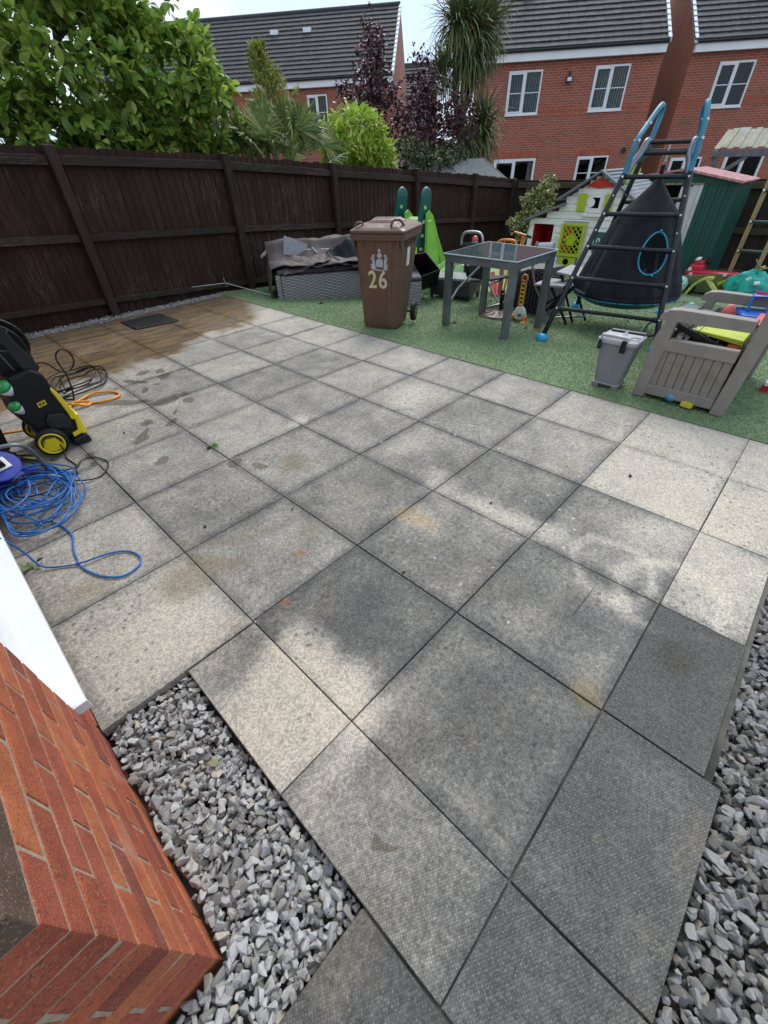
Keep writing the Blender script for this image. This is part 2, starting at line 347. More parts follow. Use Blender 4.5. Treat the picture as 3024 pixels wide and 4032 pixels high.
patio = M().prism([(-.3, -.345, -.05), (3.59, -.295, -.05), (3.59, 6.57, -.05), (.0, 6.57, -.05), (.0, 1.2, -.05), (.31, 1.2, -.05), (.31, .24, -.05), (-.3, .24, -.05)], (0, 0, .040))
patio = tag(build(patio, 'patio', sand), 'square concrete slab patio, grimy grey with sandy clean patches and wet brown end by the fence', 'patio', kind='structure')
SLABM = {}
def slab(x0, x1, y0, y1, dark, warm=0):
    gp = random.choice((.0035, .005, .0065)); w_, d_ = x1 - x0 - gp, y1 - y0 - gp; k = (round(w_, 4), round(d_, 4))
    if k not in SLABM: SLABM[k] = M().box(-w_ / 2, w_ / 2, -d_ / 2, d_ / 2, -.04, 0).mesh('slab', (0, 0, 0), SLAB)
    o = bpy.data.objects.new('slab', SLABM[k]); C.objects.link(o); o.parent = patio
    o.location = ((x0 + x1) / 2 + random.uniform(-.001, .001), (y0 + y1) / 2 + random.uniform(-.001, .001), random.uniform(-.002, .001))
    o.rotation_euler = (random.uniform(-.002, .002), random.uniform(-.002, .002), random.uniform(-.0015, .0015)); o.color = (dark, warm, 0, 1)
    b_ = o.modifiers.new('bevel', 'BEVEL'); b_.width = .0025; b_.segments = 2
DK = {(0, 0): .72, (1, 0): .68, (2, 0): .66, (3, 0): .58, (4, 0): .27, (5, 0): .24, (0, 1): .42, (1, 1): .72, (2, 1): .62, (3, 1): .62, (4, 1): .52, (5, 1): .4,
      (0, 2): .42, (1, 2): .54, (2, 2): .62, (3, 2): .6, (4, 2): .56, (5, 2): .5, (0, 3): .46, (1, 3): .58, (2, 3): .56, (3, 3): .56, (4, 3): .5}
xl = [0, .6, 1.2, 1.8, 2.4, 3.0, 3.588]
for i in range(6):
    for j in range(11):
        d_ = DK.get((i, j), random.uniform(.46, .6)); x0, x1, y0, y1 = xl[i], xl[i + 1], j * .6, (j + 1) * .6
        if i == 0 and j < 2: x0 = .306; y1 = min(y1, 1.19)
        if i == 0 and j == 2: y0 = 1.192
        if j == 10: y1 = 6.575
        slab(x0, x1, y0, y1, d_)
for x0, x1, d_, yb in ((.306, .6, .9, -.35), (.6, 1.205, .86, -.351), (1.205, 1.8, 1.02, -.303), (1.8, 2.4, .42, -.3), (2.4, 3.0, .27, -.3), (3.0, 3.588, .24, -.3)):
    slab(x0, x1, yb, 0, d_)
slab(-.3, .303, -.35, .246, .92)

# ------------------------------------------------------------------ gravel
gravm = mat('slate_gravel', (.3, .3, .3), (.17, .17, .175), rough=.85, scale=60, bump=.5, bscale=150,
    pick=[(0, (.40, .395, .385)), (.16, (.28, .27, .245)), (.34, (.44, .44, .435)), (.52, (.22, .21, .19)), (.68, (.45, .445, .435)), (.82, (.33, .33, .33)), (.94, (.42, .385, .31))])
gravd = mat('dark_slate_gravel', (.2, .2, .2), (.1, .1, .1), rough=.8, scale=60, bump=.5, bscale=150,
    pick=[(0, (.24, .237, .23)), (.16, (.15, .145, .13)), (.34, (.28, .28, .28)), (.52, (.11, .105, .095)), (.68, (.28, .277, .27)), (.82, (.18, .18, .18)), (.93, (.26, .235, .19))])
def stone_templates(n, sub):
    import bmesh
    out_ = []
    for k in range(n):
        bm_ = bmesh.new()
        for q in range(11 if sub == 2 else 9):
            d_ = rs.normal(size=3); d_ /= np.linalg.norm(d_); d_ = np.sign(d_) * np.abs(d_) ** .75; bm_.verts.new(Vector(d_ * rs.uniform(.8, 1.12)))
        r_ = bmesh.ops.convex_hull(bm_, input=bm_.verts[:]); bmesh.ops.delete(bm_, geom=[e for e in r_['geom_interior'] if isinstance(e, bmesh.types.BMVert)], context='VERTS')
        bmesh.ops.bevel(bm_, geom=bm_.edges[:], offset=.07, segments=1, affect='EDGES'); bmesh.ops.triangulate(bm_, faces=bm_.faces[:])
        bm_.verts.index_update(); bm_.normal_update(); tv = np.array([v.co[:] for v in bm_.verts]); tf = np.array([[l.index for l in f.verts] for f in bm_.faces]); bm_.free(); out_.append((tv, tf))
    return out_
ST2 = stone_templates(14, 2); ST1 = stone_templates(10, 1)
def gravel(pts, size, T):
    N = len(pts); Rm = randrot(N); s_ = np.stack([rs.uniform(.75, 1.25, N), rs.uniform(.65, 1.0, N), rs.uniform(.5, .85, N)], 1) * size * rs.uniform(.5, 1.3, N)[:, None]
    # lie mostly flat: rotate about z plus a tilt
    a = rs.uniform(0, 2 * np.pi, N); tx = rs.normal(0, .45, N); ty = rs.normal(0, .45, N)
    ca, sa = np.cos(a), np.sin(a); Z = np.zeros(N); O = np.ones(N)
    Rz = np.stack([np.stack([ca, -sa, Z], 1), np.stack([sa, ca, Z], 1), np.stack([Z, Z, O], 1)], 1)
    cx, sx = np.cos(tx), np.sin(tx); Rx = np.stack([np.stack([O, Z, Z], 1), np.stack([Z, cx, -sx], 1), np.stack([Z, sx, cx], 1)], 1)
    cy, sy = np.cos(ty), np.sin(ty); Ry = np.stack([np.stack([cy, Z, sy], 1), np.stack([Z, O, Z], 1), np.stack([-sy, Z, cy], 1)], 1)
    RR = Rz @ Rx @ Ry; RR = RR * s_[:, None, :]; mats = np.concatenate([RR, pts[:, :, None]], 2)
    ti = rs.randint(0, len(T), N); vs, fs, n = [], [], 0
    for k in range(len(T)):
        v, f = stamp(T[k][0], T[k][1], mats[ti == k]); vs.append(v); fs.append(f + n); n += len(v)
    return np.vstack(vs), np.vstack(fs)
def layer(x0, x1, y0, y1, pitch, z, jz, ok=None):
    gx, gy = np.meshgrid(np.arange(x0, x1, pitch), np.arange(y0, y1, pitch)); p = np.stack([gx.ravel(), gy.ravel()], 1) + rs.uniform(-.42, .42, (gx.size, 2)) * pitch
    if ok is not None: p = p[ok(p[:, 0], p[:, 1])]
    return np.concatenate([p, z + rs.uniform(-jz, jz, (len(p), 1))], 1)
def gravel_bed(name, label, regs, size, T, org, gm_=None):
    P_ = np.vstack([layer(*r_) for r_ in regs]); v, f = gravel(P_, size, T); v -= np.array(org)
    o = bpy.data.objects.new(name, np_mesh(name, v, f, gm_ or gravm)); C.objects.link(o); o.location = org; tag(o, label, 'gravel', kind='stuff')
okL = lambda x, y: ((x > .012) & (x < .301) & (y > .25) & (y < 1.188)) | ((y < .42) & (y > .255) & (x < .297)) | ((y <= .255) & (x < -.31))
gravel_bed('gravel_bed', 'pale grey slate chippings between the brick corner and the slabs', [(-.9, .3, -.5, 1.19, .021, -.052, .006, okL), (-.9, .3, -.5, 1.19, .021, -.036, .008, okL), (-.9, .3, -.5, 1.19, .024, -.024, .007, okL)], .0165, ST2, (.15, .7, -.05))
okR = lambda x, y: (y < np.where(x < 1.21, -.362, -.314)) & (y > -1.9 + .0 * x)
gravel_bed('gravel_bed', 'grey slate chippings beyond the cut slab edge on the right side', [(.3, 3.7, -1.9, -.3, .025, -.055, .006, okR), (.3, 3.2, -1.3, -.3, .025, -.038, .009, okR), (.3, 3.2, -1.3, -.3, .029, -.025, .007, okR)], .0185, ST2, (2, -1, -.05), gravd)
okF = lambda x, y: (y < 6.84)
gravel_bed('gravel_bed', 'narrow strip of pale gravel along the foot of the dark fence', [(-.4, 3.75, 6.59, 6.84, .022, -.02, .008, okF), (-.4, 3.75, 6.59, 6.84, .026, -.006, .008, okF)], .0135, ST1, (2, 6.7, 0))

# ------------------------------------------------------------------ artificial turf
turfm = NT('artificial_turf'); t = turfm
c_ = t.mix(t.ramp(t.noise(2.2, 4), .35, .65), (.085, .15, .07), (.14, .21, .105)); c_ = t.mix(t.ramp(t.noise(90, 3), .4, .7), c_, (.24, .3, .15))
sx_ = t.n('SeparateXYZ'); t.l(t.pos(), sx_.inputs[0]); t.l(c_, t.b.inputs['Base Color']); t.b.inputs['Roughness'].default_value = .8; t.bump(t.noise(180, 2), .8, .008)
turf = M(); tx = [3.592, 3.7, 4.5, 6, 8, 10, 12.08]
for x in tx:
    for y in (-3.0, 6.8): turf.v.append((x + (.06 if False else 0), y, gz(x) + .004))
for i in range(len(tx) - 1): a = i * 2; turf.f.append((a, a + 2, a + 3, a + 1))
turf.add([(3.592, -3, -.05), (3.592, 6.8, -.05), (3.592, 6.8, .004), (3.592, -3, .004)], [(0, 1, 2, 3)])
tag(build(turf, 'lawn', turfm.m), 'short green artificial grass lawn edging the patio', 'lawn', kind='structure')
bladem = mat('turf_blade', (.085, .2, .07), (.15, .27, .1), rough=.55, scale=3, pick=[(0, (.085, .18, .07)), (.25, (.13, .25, .1)), (.5, (.2, .31, .14)), (.72, (.1, .2, .08)), (.86, (.38, .43, .27))])
def blades(N, x0, x1, y0, y1, ln):
    x = rs.uniform(x0, x1, N); y = rs.uniform(y0, y1, N); z = np.array([gz(a) for a in x]) + .003; a = rs.uniform(0, 2 * np.pi, N); l = ln * rs.uniform(.6, 1.3, N)
    wv = np.stack([np.cos(a), np.sin(a), 0 * a], 1) * (.0016 * (ln / .016))[..., None] if False else np.stack([np.cos(a), np.sin(a), 0 * a], 1) * (ln * .12)
    b = np.stack([x, y, z], 1); le = rs.uniform(0, 2 * np.pi, N); k = rs.uniform(.5, 1.5, N)
    tip = b + np.stack([np.cos(le) * k, np.sin(le) * k, np.ones(N) * .85], 1) * (l / np.sqrt(k * k + .72))[:, None]
    v = np.stack([b - wv, b + wv, tip], 1).reshape(-1, 3); return v, np.arange(3 * N).reshape(-1, 3)
va, fa = blades(150000, 3.6, 5.4, -1.2, 6.7, .018); vb, fb = blades(110000, 5.4, 9, -.2, 6.6, .026)
o = bpy.data.objects.new('grass', np_mesh('grass', np.vstack([va, vb]), np.vstack([fa, fb + len(va)]), bladem)); C.objects.link(o)
tag(o, 'curly plastic grass pile covering the lawn', 'grass', kind='stuff')
# ------------------------------------------------------------------ near house: brick corner and patio door
brickm = NT('facing_brick'); t = brickm
x = t.n('ValToRGB'); x.color_ramp.interpolation = 'CONSTANT'; e = x.color_ramp.elements
pk = [(0, (.42, .10, .04)), (.2, (.34, .075, .034)), (.4, (.48, .135, .05)), (.6, (.39, .088, .045)), (.8, (.26, .06, .036)), (.895, (.105, .07, .05)), (.93, (.44, .125, .045)), (.975, (.13, .06, .05))]
while len(e) < len(pk): e.new(.5)
for i, (p, q) in enumerate(pk): e[i].position = p; e[i].color = q + (1,)
t.l(t.rnd(), x.inputs[0]); c_ = t.mix(t.ramp(t.noise(14, 5), .3, .7), x.outputs[0], t.mix(1, x.outputs[0], (.72, .68, .66), 'MULTIPLY'))
c_ = t.mix(t.ramp(t.noise(150, 3), .55, .7, 0, .8), c_, (.06, .03, .025)); c_ = t.mix(t.ramp(t.noise(260, 3), .55, .7, 0, .6), c_, (.5, .26, .14))
c_ = t.mix(t.ramp(t.noise(5, 5), .6, .74, 0, .35), c_, (.45, .36, .28))
t.l(c_, t.b.inputs['Base Color']); t.b.inputs['Roughness'].default_value = .92
t.bump(t.noise(260, 4), .7, .003, t.bump(t.noise(40, 4), .5, .006))
mortar = mat('mortar', (.42, .33, .23), (.3, .24, .17), rough=.95, scale=30, bump=.8, bscale=300)
def chamfer_box(lx, ly, lz, ch, jit=.0008, n=4):
    import bmesh
    out_ = []
    for k in range(n):
        bm_ = bmesh.new(); bmesh.ops.create_cube(bm_, size=1)
        for v in bm_.verts: v.co = Vector((v.co.x * lx, v.co.y * ly, v.co.z * lz))
        bmesh.ops.bevel(bm_, geom=list(bm_.edges), offset=ch, segments=1, affect='EDGES', profile=.5)
        bmesh.ops.triangulate(bm_, faces=bm_.faces[:])
        for v in bm_.verts: v.co += Vector(rs.uniform(-jit, jit, 3))
        tv = np.array([v.co[:] for v in bm_.verts]); tf = np.array([[l.index for l in f.verts] for f in bm_.faces]); bm_.free(); out_.append((tv, tf))
    return out_
house = thing('brick_house', 'red brick house corner with a white patio door, close at the lower left', 'house', (-.1, .6, 0))
BT = chamfer_box(1, 1, 1, .012, .004, 5)
CP = .0759; bm_l = []
Y0 = .425
for k in range(-2, 34):
    zc = .012 + CP * k + CP / 2; hz_ = CP - .0105
    hd = (k % 2 == 1); Y0 = .4335 - .037 * min(zc, 1.2)
    # corner brick: occupies x -L..0, y Y0..Y0+W
    def add(x0, x1, y0, y1):
        if x1 - x0 < .03 or y1 - y0 < .03: return
        j = rs.uniform(-.0012, .0012, 3)
        bm_l.append(np.array([[x1 - x0, 0, 0, (x0 + x1) / 2 + j[0]], [0, y1 - y0, 0, (y0 + y1) / 2 + j[1]], [0, 0, hz_, zc + j[2] * .5]]))
    if hd: add(-.215, 0, Y0, Y0 + .1025); ys_, xs_ = Y0 + .1125, -.225
    else: add(-.1025, 0, Y0, Y0 + .215); ys_, xs_ = Y0 + .225, -.1125
    while ys_ < (1.17 if zc > .12 else 4.0): add(-.1025, 0, ys_, min(ys_ + .215, 1.17 if zc > .12 else 4.0)); ys_ += .2265
    while xs_ > -1.3: add(xs_ - .215, xs_, Y0, Y0 + .1025); xs_ -= .225
pieces(house, 'brick', BT, brickm.m, bm_l, limit=290)
build(M().hexa([(-.3, .443, -.2), (-.002, .443, -.2), (-.002, 1.167, -.2), (-.3, 1.167, -.2)], [(-.3, .3915, 1.2), (-.002, .3915, 1.2), (-.002, 1.167, 1.2), (-.3, 1.167, 1.2)]).box(-.3, -.002, .3915, 1.167, 1.2, 2.65).hexa([(-1.5, .443, -.2), (-.3, .443, -.2), (-.3, .7, -.2), (-1.5, .7, -.2)], [(-1.5, .3915, 1.2), (-.3, .3915, 1.2), (-.3, .7, 1.2), (-1.5, .7, 1.2)]).box(-1.5, -.3, .3915, .7, 1.2, 2.65), 'mortar_joints', mortar, house)
white = mat('white_upvc', (.72, .74, .76), (.67, .69, .71), rough=.28, scale=3, coat=.15)
gask = mat('black_gasket', (.01, .01, .01), rough=.6)
ds = build(M().prism([(.034, 1.188, .162), (.034, 1.188, .182), (-.07, 1.188, .2), (-.2, 1.188, .2), (-.2, 1.188, .15), (.03, 1.188, .15)], (0, 3.0, 0)), 'door_sill', white, house, bevel=.003)
build(M().box(-.004, .0375, 1.182, 1.1885, .146, .186), 'sill_end_cap', white, ds, bevel=.0015)
fr = build(M().box(-.19, -.078, 1.17, 1.235, .2, 2.3).box(-.19, -.078, 1.235, 4.12, .2, .262).box(-.19, -.078, 4.12, 4.19, .2, 2.3).box(-.19, -.078, 1.235, 4.12, 2.23, 2.3), 'door_frame', white, house, bevel=.004)
build(M().prism([(-.078, 1.2, .2), (-.062, 1.2, .2), (-.078, 1.2, .235)], (0, 2.9, 0)), 'frame_bead', white, house)
for y0, y1 in ((1.245, 2.66), (2.69, 4.11)):
    dl = build(M().box(-.165, -.098, y0, y0 + .085, .27, 2.22).box(-.165, -.098, y1 - .085, y1, .27, 2.22).box(-.165, -.098, y0 + .085, y1 - .085, .27, .37).box(-.165, -.098, y0 + .085, y1 - .085, 2.13, 2.22), 'door_leaf', white, house, bevel=.004)
    build(M().box(-.14, -.101, y0 + .08, y1 - .08, .362, .372).box(-.14, -.101, y0 + .083, y0 + .089, .37, 2.13), 'gasket', gask, dl)
    gl = NT('door_glass'); gl.b.inputs['Base Color'].default_value = (.05, .06, .07, 1); gl.b.inputs['Roughness'].default_value = .03; gl.b.inputs['Specular IOR Level'].default_value = .9
    build(M().box(-.135, -.125, y0 + .085, y1 - .085, .37, 2.13), 'pane', gl.m, dl)
def farbrick(name, tx, ty, c1=(.33, .085, .05), c2=(.22, .06, .04), mort=(.42, .3, .24)):
    t = NT(name); P = t.pos(); dt = t.n('VectorMath', operation='DOT_PRODUCT'); t.l(P, dt.inputs[0]); dt.inputs[1].default_value = (tx, ty, 0)
    sx = t.n('SeparateXYZ'); t.l(P, sx.inputs[0]); cb = t.n('CombineXYZ'); t.l(dt.outputs['Value'], cb.inputs[0]); t.l(sx.outputs[2], cb.inputs[1])
    br = t.n('TexBrick'); t.l(cb.outputs[0], br.inputs['Vector']); br.inputs['Scale'].default_value = 1; br.inputs['Brick Width'].default_value = .235; br.inputs['Row Height'].default_value = .079
    br.inputs['Mortar Size'].default_value = .0065; br.inputs['Mortar Smooth'].default_value = .3; br.inputs['Bias'].default_value = -.25; br.inputs['Color1'].default_value = c1 + (1,); br.inputs['Color2'].default_value = c2 + (1,); br.inputs['Mortar'].default_value = mort + (1,)
    col = t.mix(t.ramp(t.noise(1.3, 5), .5, .75, 0, .55), br.outputs['Color'], (.17, .1, .06)); col = t.mix(t.ramp(t.noise(9, 3), .6, .7, 0, .5), col, (.3, .17, .1))
    t.l(col, t.b.inputs['Base Color']); t.b.inputs['Roughness'].default_value = .9; t.bump(br.outputs['Fac'], -.4, .006); return t.m
build(M().box(-.3, 0, 4.19, 6.6, -.2, 2.65).box(-.3, 0, 1.167, 4.19, 2.3, 2.65), 'wall', farbrick('facing_brick_wall', 0, 1), house)

# ------------------------------------------------------------------ dark fences
def woodmat(name, c, c2, c3, along='z'):
    t = NT(name); sc_ = {'z': (9, 9, .7), 'x': (.7, 9, 14), 'y': (9, .7, 14)}[along]
    n = t.noise(6, 6, t.pos(scale=sc_), .7, .3); col = t.mix(t.ramp(n, .3, .7), c, c2); col = t.mix(t.math('MULTIPLY', t.ramp(t.noise(9, 5, t.pos(scale=sc_), .75), .5, .68, 0, .8), t.ramp(t.noise(1.1, 4, t.pos(scale=(1, 1, 1.6)), .6), .42, .68, .05, 1)), col, c3)
    hv = t.n('HueSaturation'); t.l(col, hv.inputs['Color']); t.l(t.math('ADD', t.math('MULTIPLY', t.rnd(), .4), .8), hv.inputs['Value']); t.l(hv.outputs[0], t.b.inputs['Base Color'])
    t.b.inputs['Roughness'].default_value = .75; t.b.inputs['Specular IOR Level'].default_value = .22; t.bump(t.noise(22, 5, t.pos(scale=sc_), .7), .6, .006); return t.m
boardm = woodmat('dark_fence_board', (.023, .009, .0065), (.042, .021, .015), (.17, .135, .12)); railm = woodmat('dark_fence_rail', (.024, .012, .01), (.045, .03, .024), (.24, .2, .17), 'x'); raily = woodmat('dark_fence_rail_side', (.04, .032, .022), (.08, .068, .045), (.14, .13, .09), 'y')
postm = woodmat('dark_fence_post', (.022, .011, .009), (.042, .028, .022), (.12, .1, .085))
def itp(x, T):
    for (a, p), (b, q) in zip(T, T[1:]):
        if x <= b: return p + (q - p) * (x - a) / (b - a)
    return T[-1][1]
TOP = [(-2, 1.83), (1.68, 1.718), (4.13, 1.615), (8.33, 1.335), (10.3, 1.215), (12.1, 1.075)]
RT = [(-2, 1.76), (1.645, 1.652), (4.1, 1.548), (6.1, 1.4), (8.4, 1.245), (12.1, .98)]
RM = [(-2, 1.14), (1.28, .943), (4.03, .817), (6.1, .682), (8.7, .525), (12.1, .3)]
RL = [(-2, .39), (.92, .25), (2.03, .214), (4.1, .102), (9.05, -.2), (12.1, -.44)]
fence = thing('fence', 'long dark brown featheredge board fence with posts and three rails behind the patio', 'fence', (5, 6.85, -.1))
x = -1.0; k = 0
while x < 12.06:
    wd = random.uniform(.098, .108); zt = itp(x, TOP) + random.uniform(-.008, .008); zb = itp(x, RL) - .27
    # wedge-shaped board: thick edge overlaps the next board's thin edge
    y0 = 6.866; a, b = .016, .006; ln = random.uniform(-.004, .004)
    m_ = M().hexa([(x, y0 + .002 - a + .006, zb), (x + wd + .012, y0 - b + .006, zb), (x + wd + .012, y0 + .008, zb), (x, y0 + .008, zb)],
                  [(x + ln, y0 + .002 - a + .006, zt), (x + wd + .012 + ln, y0 - b + .006, zt), (x + wd + .012 + ln, y0 + .008, zt), (x + ln, y0 + .008, zt)])
    build(m_, 'board', boardm, fence); x += wd
def rail(T, h, y0, y1, name='rail'):
    for x0, x1 in ((-1, .08), (.08, 2.1), (2.1, 4.2), (4.2, 6.14), (6.14, 8.3), (8.3, 10.32), (10.32, 12.05)):
        a, b = x0 + .052, x1 - .052; za, zb = itp(a, T), itp(b, T) + random.uniform(-.004, .004)
        build(M().hexa([(a, y0, za - h), (b, y0, zb - h), (b, y1, zb - h), (a, y1, za - h)], [(a, y0 + .004, za), (b, y0 + .004, zb), (b, y1, zb), (a, y1, za)]), name, railm, fence, bevel=.004)
rail(RT, .088, 6.79, 6.853); rail(RM, .078, 6.79, 6.853); rail(RL, .066, 6.795, 6.853)
for x in (.03, 2.1, 4.2, 6.14, 8.3, 10.32, 12.05):
    zt = itp(x, TOP) + random.uniform(.0, .03); lx = random.uniform(0, .015)
    build(M().hexa([(x - .05, 6.745, -.9), (x + .05, 6.745, -.9), (x + .05, 6.845, -.9), (x - .05, 6.845, -.9)], [(x - .05 + lx, 6.748, zt), (x + .05 + lx, 6.748, zt), (x + .05 + lx, 6.845, zt + .01), (x - .05 + lx, 6.845, zt + .01)]), 'post', postm, fence, bevel=.005)
fence2 = thing('fence', 'dark board fence across the far end of the garden behind the playhouse', 'fence', (12.15, 3, -.66))
y = 6.78; boardy = woodmat('old_fence_board', (.016, .011, .009), (.032, .026, .02), (.07, .062, .048))
while y > -4:
    wd = random.uniform(.12, .135); zt = 1.05 + random.uniform(-.01, .01)
    build(M().hexa([(12.12, y, -.75), (12.128, y - wd - .01, -.75), (12.145, y - wd - .01, -.75), (12.145, y, -.75)], [(12.12, y, zt), (12.128, y - wd - .01, zt), (12.145, y - wd - .01, zt), (12.145, y, zt)]), 'board', boardy, fence2); y -= wd
for z0 in (.9, .2, -.5):
    yy = 6.7
    while yy > -4: build(M().box(12.05, 12.118, yy - 1.93, yy - .03, z0, z0 + .1), 'rail', raily, fence2, bevel=.004); yy -= 1.96
yy = 6.7 - 1.96
while yy > -4: build(M().box(12.03, 12.117, yy - .02, yy + .07, -.8, 1.07), 'post', postm, fence2, bevel=.004); yy -= 1.96

# ------------------------------------------------------------------ houses behind
d2 = Vector((-.58, .8146, 0)).normalized(); n2 = Vector((.8146, .58, 0)).normalized()
P0 = Vector((23.149, 11.848, 0)); Q0 = Vector((19.278, 23.4425, 0))
FB = farbrick('house_brick', -.58, .8146); FG = farbrick('gable_brick', .8146, .58, (.34, .12, .07), (.26, .085, .05)); FS = mat('brick_trim', (.42, .115, .065), (.33, .09, .05), rough=.9, scale=8, rnd=.12)
tilem = mat('roof_tile', (.038, .04, .045), (.058, .06, .064), rough=.75, scale=9, bump=.3, bscale=40, rnd=.13)
fasc = mat('white_fascia', (.82, .84, .84), (.76, .78, .78), rough=.4, scale=1.5); gutter = mat('black_gutter', (.015, .015, .017), rough=.35); vergem = mat('verge_cap', (.6, .68, .72), (.5, .58, .62), rough=.5)
paneM = NT('window_pane'); pt = paneM; tr_ = pt.n('BsdfTransparent'); tr_.inputs[0].default_value = (.75, .8, .8, 1); gs_ = pt.n('BsdfGlossy'); gs_.inputs['Roughness'].default_value = .02; gs_.inputs[0].default_value = (.9, .95, 1, 1)
ms_ = pt.n('MixShader'); ms_.inputs[0].default_value = .025; pt.l(tr_.outputs[0], ms_.inputs[1]); pt.l(gs_.outputs[0], ms_.inputs[2]); pt.l(ms_.outputs[0], pt.out.inputs[0]); paneM = paneM.m
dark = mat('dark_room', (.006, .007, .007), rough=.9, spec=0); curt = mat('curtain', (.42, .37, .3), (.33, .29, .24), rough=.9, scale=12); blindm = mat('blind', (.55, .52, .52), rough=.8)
def hexs(m, F, s0, s1, m0, m1, z0, z1):
    return m.hexa([F(s0, m0, z0), F(s1, m0, z0), F(s1, m1, z0), F(s0, m1, z0)], [F(s0, m0, z1), F(s1, m0, z1), F(s1, m1, z1), F(s0, m1, z1)])
def window(H, F, s0, s1, z0, z1, style='split', blinds=False, sill=True, W=.06):
    fr = M(); hexs(fr, F, s0, s1, -.02, .07, z1 - W, z1); hexs(fr, F, s0, s1, -.02, .07, z0, z0 + W); hexs(fr, F, s0, s0 + W, -.019, .07, z0 + W, z1 - W); hexs(fr, F, s1 - W, s1, -.019, .07, z0 + W, z1 - W)
    sm = (s0 + s1) / 2; fo = build(fr, 'window', white, H)
    if style == 'single': cells = [(s0 + W, s1 - W)]
    else:
        mu = M(); hexs(mu, F, sm - .045, sm + .045, -.022, .07, z0 + W, z1 - W)
        # an opening sash on one side stands a little proud
        for (a, b) in ((sm + .045, s1 - W),):
            hexs(mu, F, a, b, -.03, .05, z0 + W, z0 + W + .05); hexs(mu, F, a, b, -.03, .05, z1 - W - .05, z1 - W); hexs(mu, F, a, a + .045, -.029, .05, z0 + W + .05, z1 - W - .05); hexs(mu, F, b - .045, b, -.029, .05, z0 + W + .05, z1 - W - .05)
        build(mu, 'mullion', white, fo)
        if style != 'door':
            gb = M(); zm = (z0 + z1) / 2; hexs(gb, F, s0 + W, sm - .045, .0, .03, zm - .014, zm + .014); hexs(gb, F, sm + .045, s1 - W, .0, .03, zm - .014, zm + .014); build(gb, 'glazing_bar', white, fo)
        cells = [(s0 + W, sm - .045), (sm + .09, s1 - W - .045)]
    for a, b in cells:
        pm = M(); hexs(pm, F, a, b, .031, .036, z0 + W, z1 - W); build(pm, 'pane', paneM, fo)
    bk = M(); hexs(bk, F, s0 + .01, s1 - .01, .55, .57, z0, z1)
    bx_ = M(); hexs(bx_, F, s0, s0 + .01, .07, .55, z0, z1); hexs(bx_, F, s1 - .01, s1, .07, .55, z0, z1); hexs(bx_, F, s0, s1, .07, .55, z0, z0 + .01); hexs(bx_, F, s0, s1, .07, .55, z1 - .01, z1); bk.add(bx_.v, bx_.f)
    build(bk, 'room', dark, fo)
    if blinds:
        for q in range(int((s1 - s0 - .2) / .095)):
            a = s0 + .1 + q * .095; bl = M().hexa([F(a, .1, z0 + .06), F(a + .028, .16, z0 + .06), F(a + .03, .162, z0 + .06), F(a + .002, .102, z0 + .06)], [F(a, .1, z1 - .06), F(a + .028, .16, z1 - .06), F(a + .03, .162, z1 - .06), F(a + .002, .102, z1 - .06)])
            build(bl, 'blind_slat', blindm, fo)
    if sill: sl_ = M(); hexs(sl_, F, s0 - .02, s1 + .02, -.06, .03, z0 - .04, z0 - .001); build(sl_, 'sill', white, fo)
TT = chamfer_box(1, 1, 1, .04, .008, 4)
def roof(H, F, s0, s1, half, ze, pitch, over=.28, both=True, lim=300, tw=.34, tg=.3):
    cp, sp = math.cos(pitch), math.sin(pitch); L = (half + over) / cp; rows = int(L / tg) + 1; mats = []
    for r_ in range(rows):
        for c in range(int((s1 - s0) / tw) + 1):
            s_ = s0 + (c + .5) * tw
            if s_ > s1: continue
            a = (r_ + .5) * tg; m_ = -over + a * cp; z_ = ze - over * math.tan(pitch) + a * sp + .035
            if m_ > half: continue
            X = d2 * (tw * .985); Yd = (n2 * cp + V(0, 0, 1) * sp); tl = -.15; Yt = (Yd + (V(0, 0, 1) * cp - n2 * sp) * tl).normalized(); Z = X.normalized().cross(Yt).normalized()
            if Z.z < 0: Z = -Z
            mats.append(rmat(F(s_, m_, z_ + rs.uniform(-.003, .003)), X, Yt * (tg * 1.06), Z * .035))
    pieces(H, 'roof_tile', TT, tilem, mats, lim)
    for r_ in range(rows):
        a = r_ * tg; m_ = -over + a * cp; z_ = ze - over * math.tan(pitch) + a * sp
        if m_ < half: build(M().beam(F(s0, m_ + .035, z_ + .045), F(s1, m_ + .035, z_ + .045), .05, .03, n2 * -sp + V(0, 0, cp)), 'course_shade', dark, H)  # black strip standing in for the shade under each course's lower edge
    core = M(); th = .02
    for sg in (1, -1):
        b_ = [F(s0, -over if sg > 0 else 2 * half + over, ze - over * math.tan(pitch)), F(s1, -over if sg > 0 else 2 * half + over, ze - over * math.tan(pitch)), F(s1, half, ze + half * math.tan(pitch)), F(s0, half, ze + half * math.tan(pitch))]
        core.hexa(b_, [p + V(0, 0, th) for p in b_])
    build(core, 'roof_deck', tilem, H)
    rd = M().tube([F(s0, half, ze + half * math.tan(pitch) + .03), F(s1, half, ze + half * math.tan(pitch) + .03)], .10, 10); build(rd, 'ridge_tiles', tilem, H)
def verge(H, F, s, half, ze, pitch, over=.28, tg=.3, sg=1):
    cp, sp = math.cos(pitch), math.sin(pitch)
    for k in range(int((half + over) / cp / tg)):
        a = k * tg; m0 = -over + a * cp; z0 = ze - over * math.tan(pitch) + a * sp; m1 = m0 + tg * cp * .9; z1 = z0 + tg * sp * .9
        build(M().hexa([F(s - .05, m0, z0 - .05), F(s + .07, m0, z0 - .05), F(s + .07, m1, z1 - .05), F(s - .05, m1, z1 - .05)], [F(s - .05, m0, z0 + .1), F(s + .07, m0, z0 + .1), F(s + .07, m1, z1 + .08), F(s - .05, m1, z1 + .08)]), 'verge_cap', vergem, H)
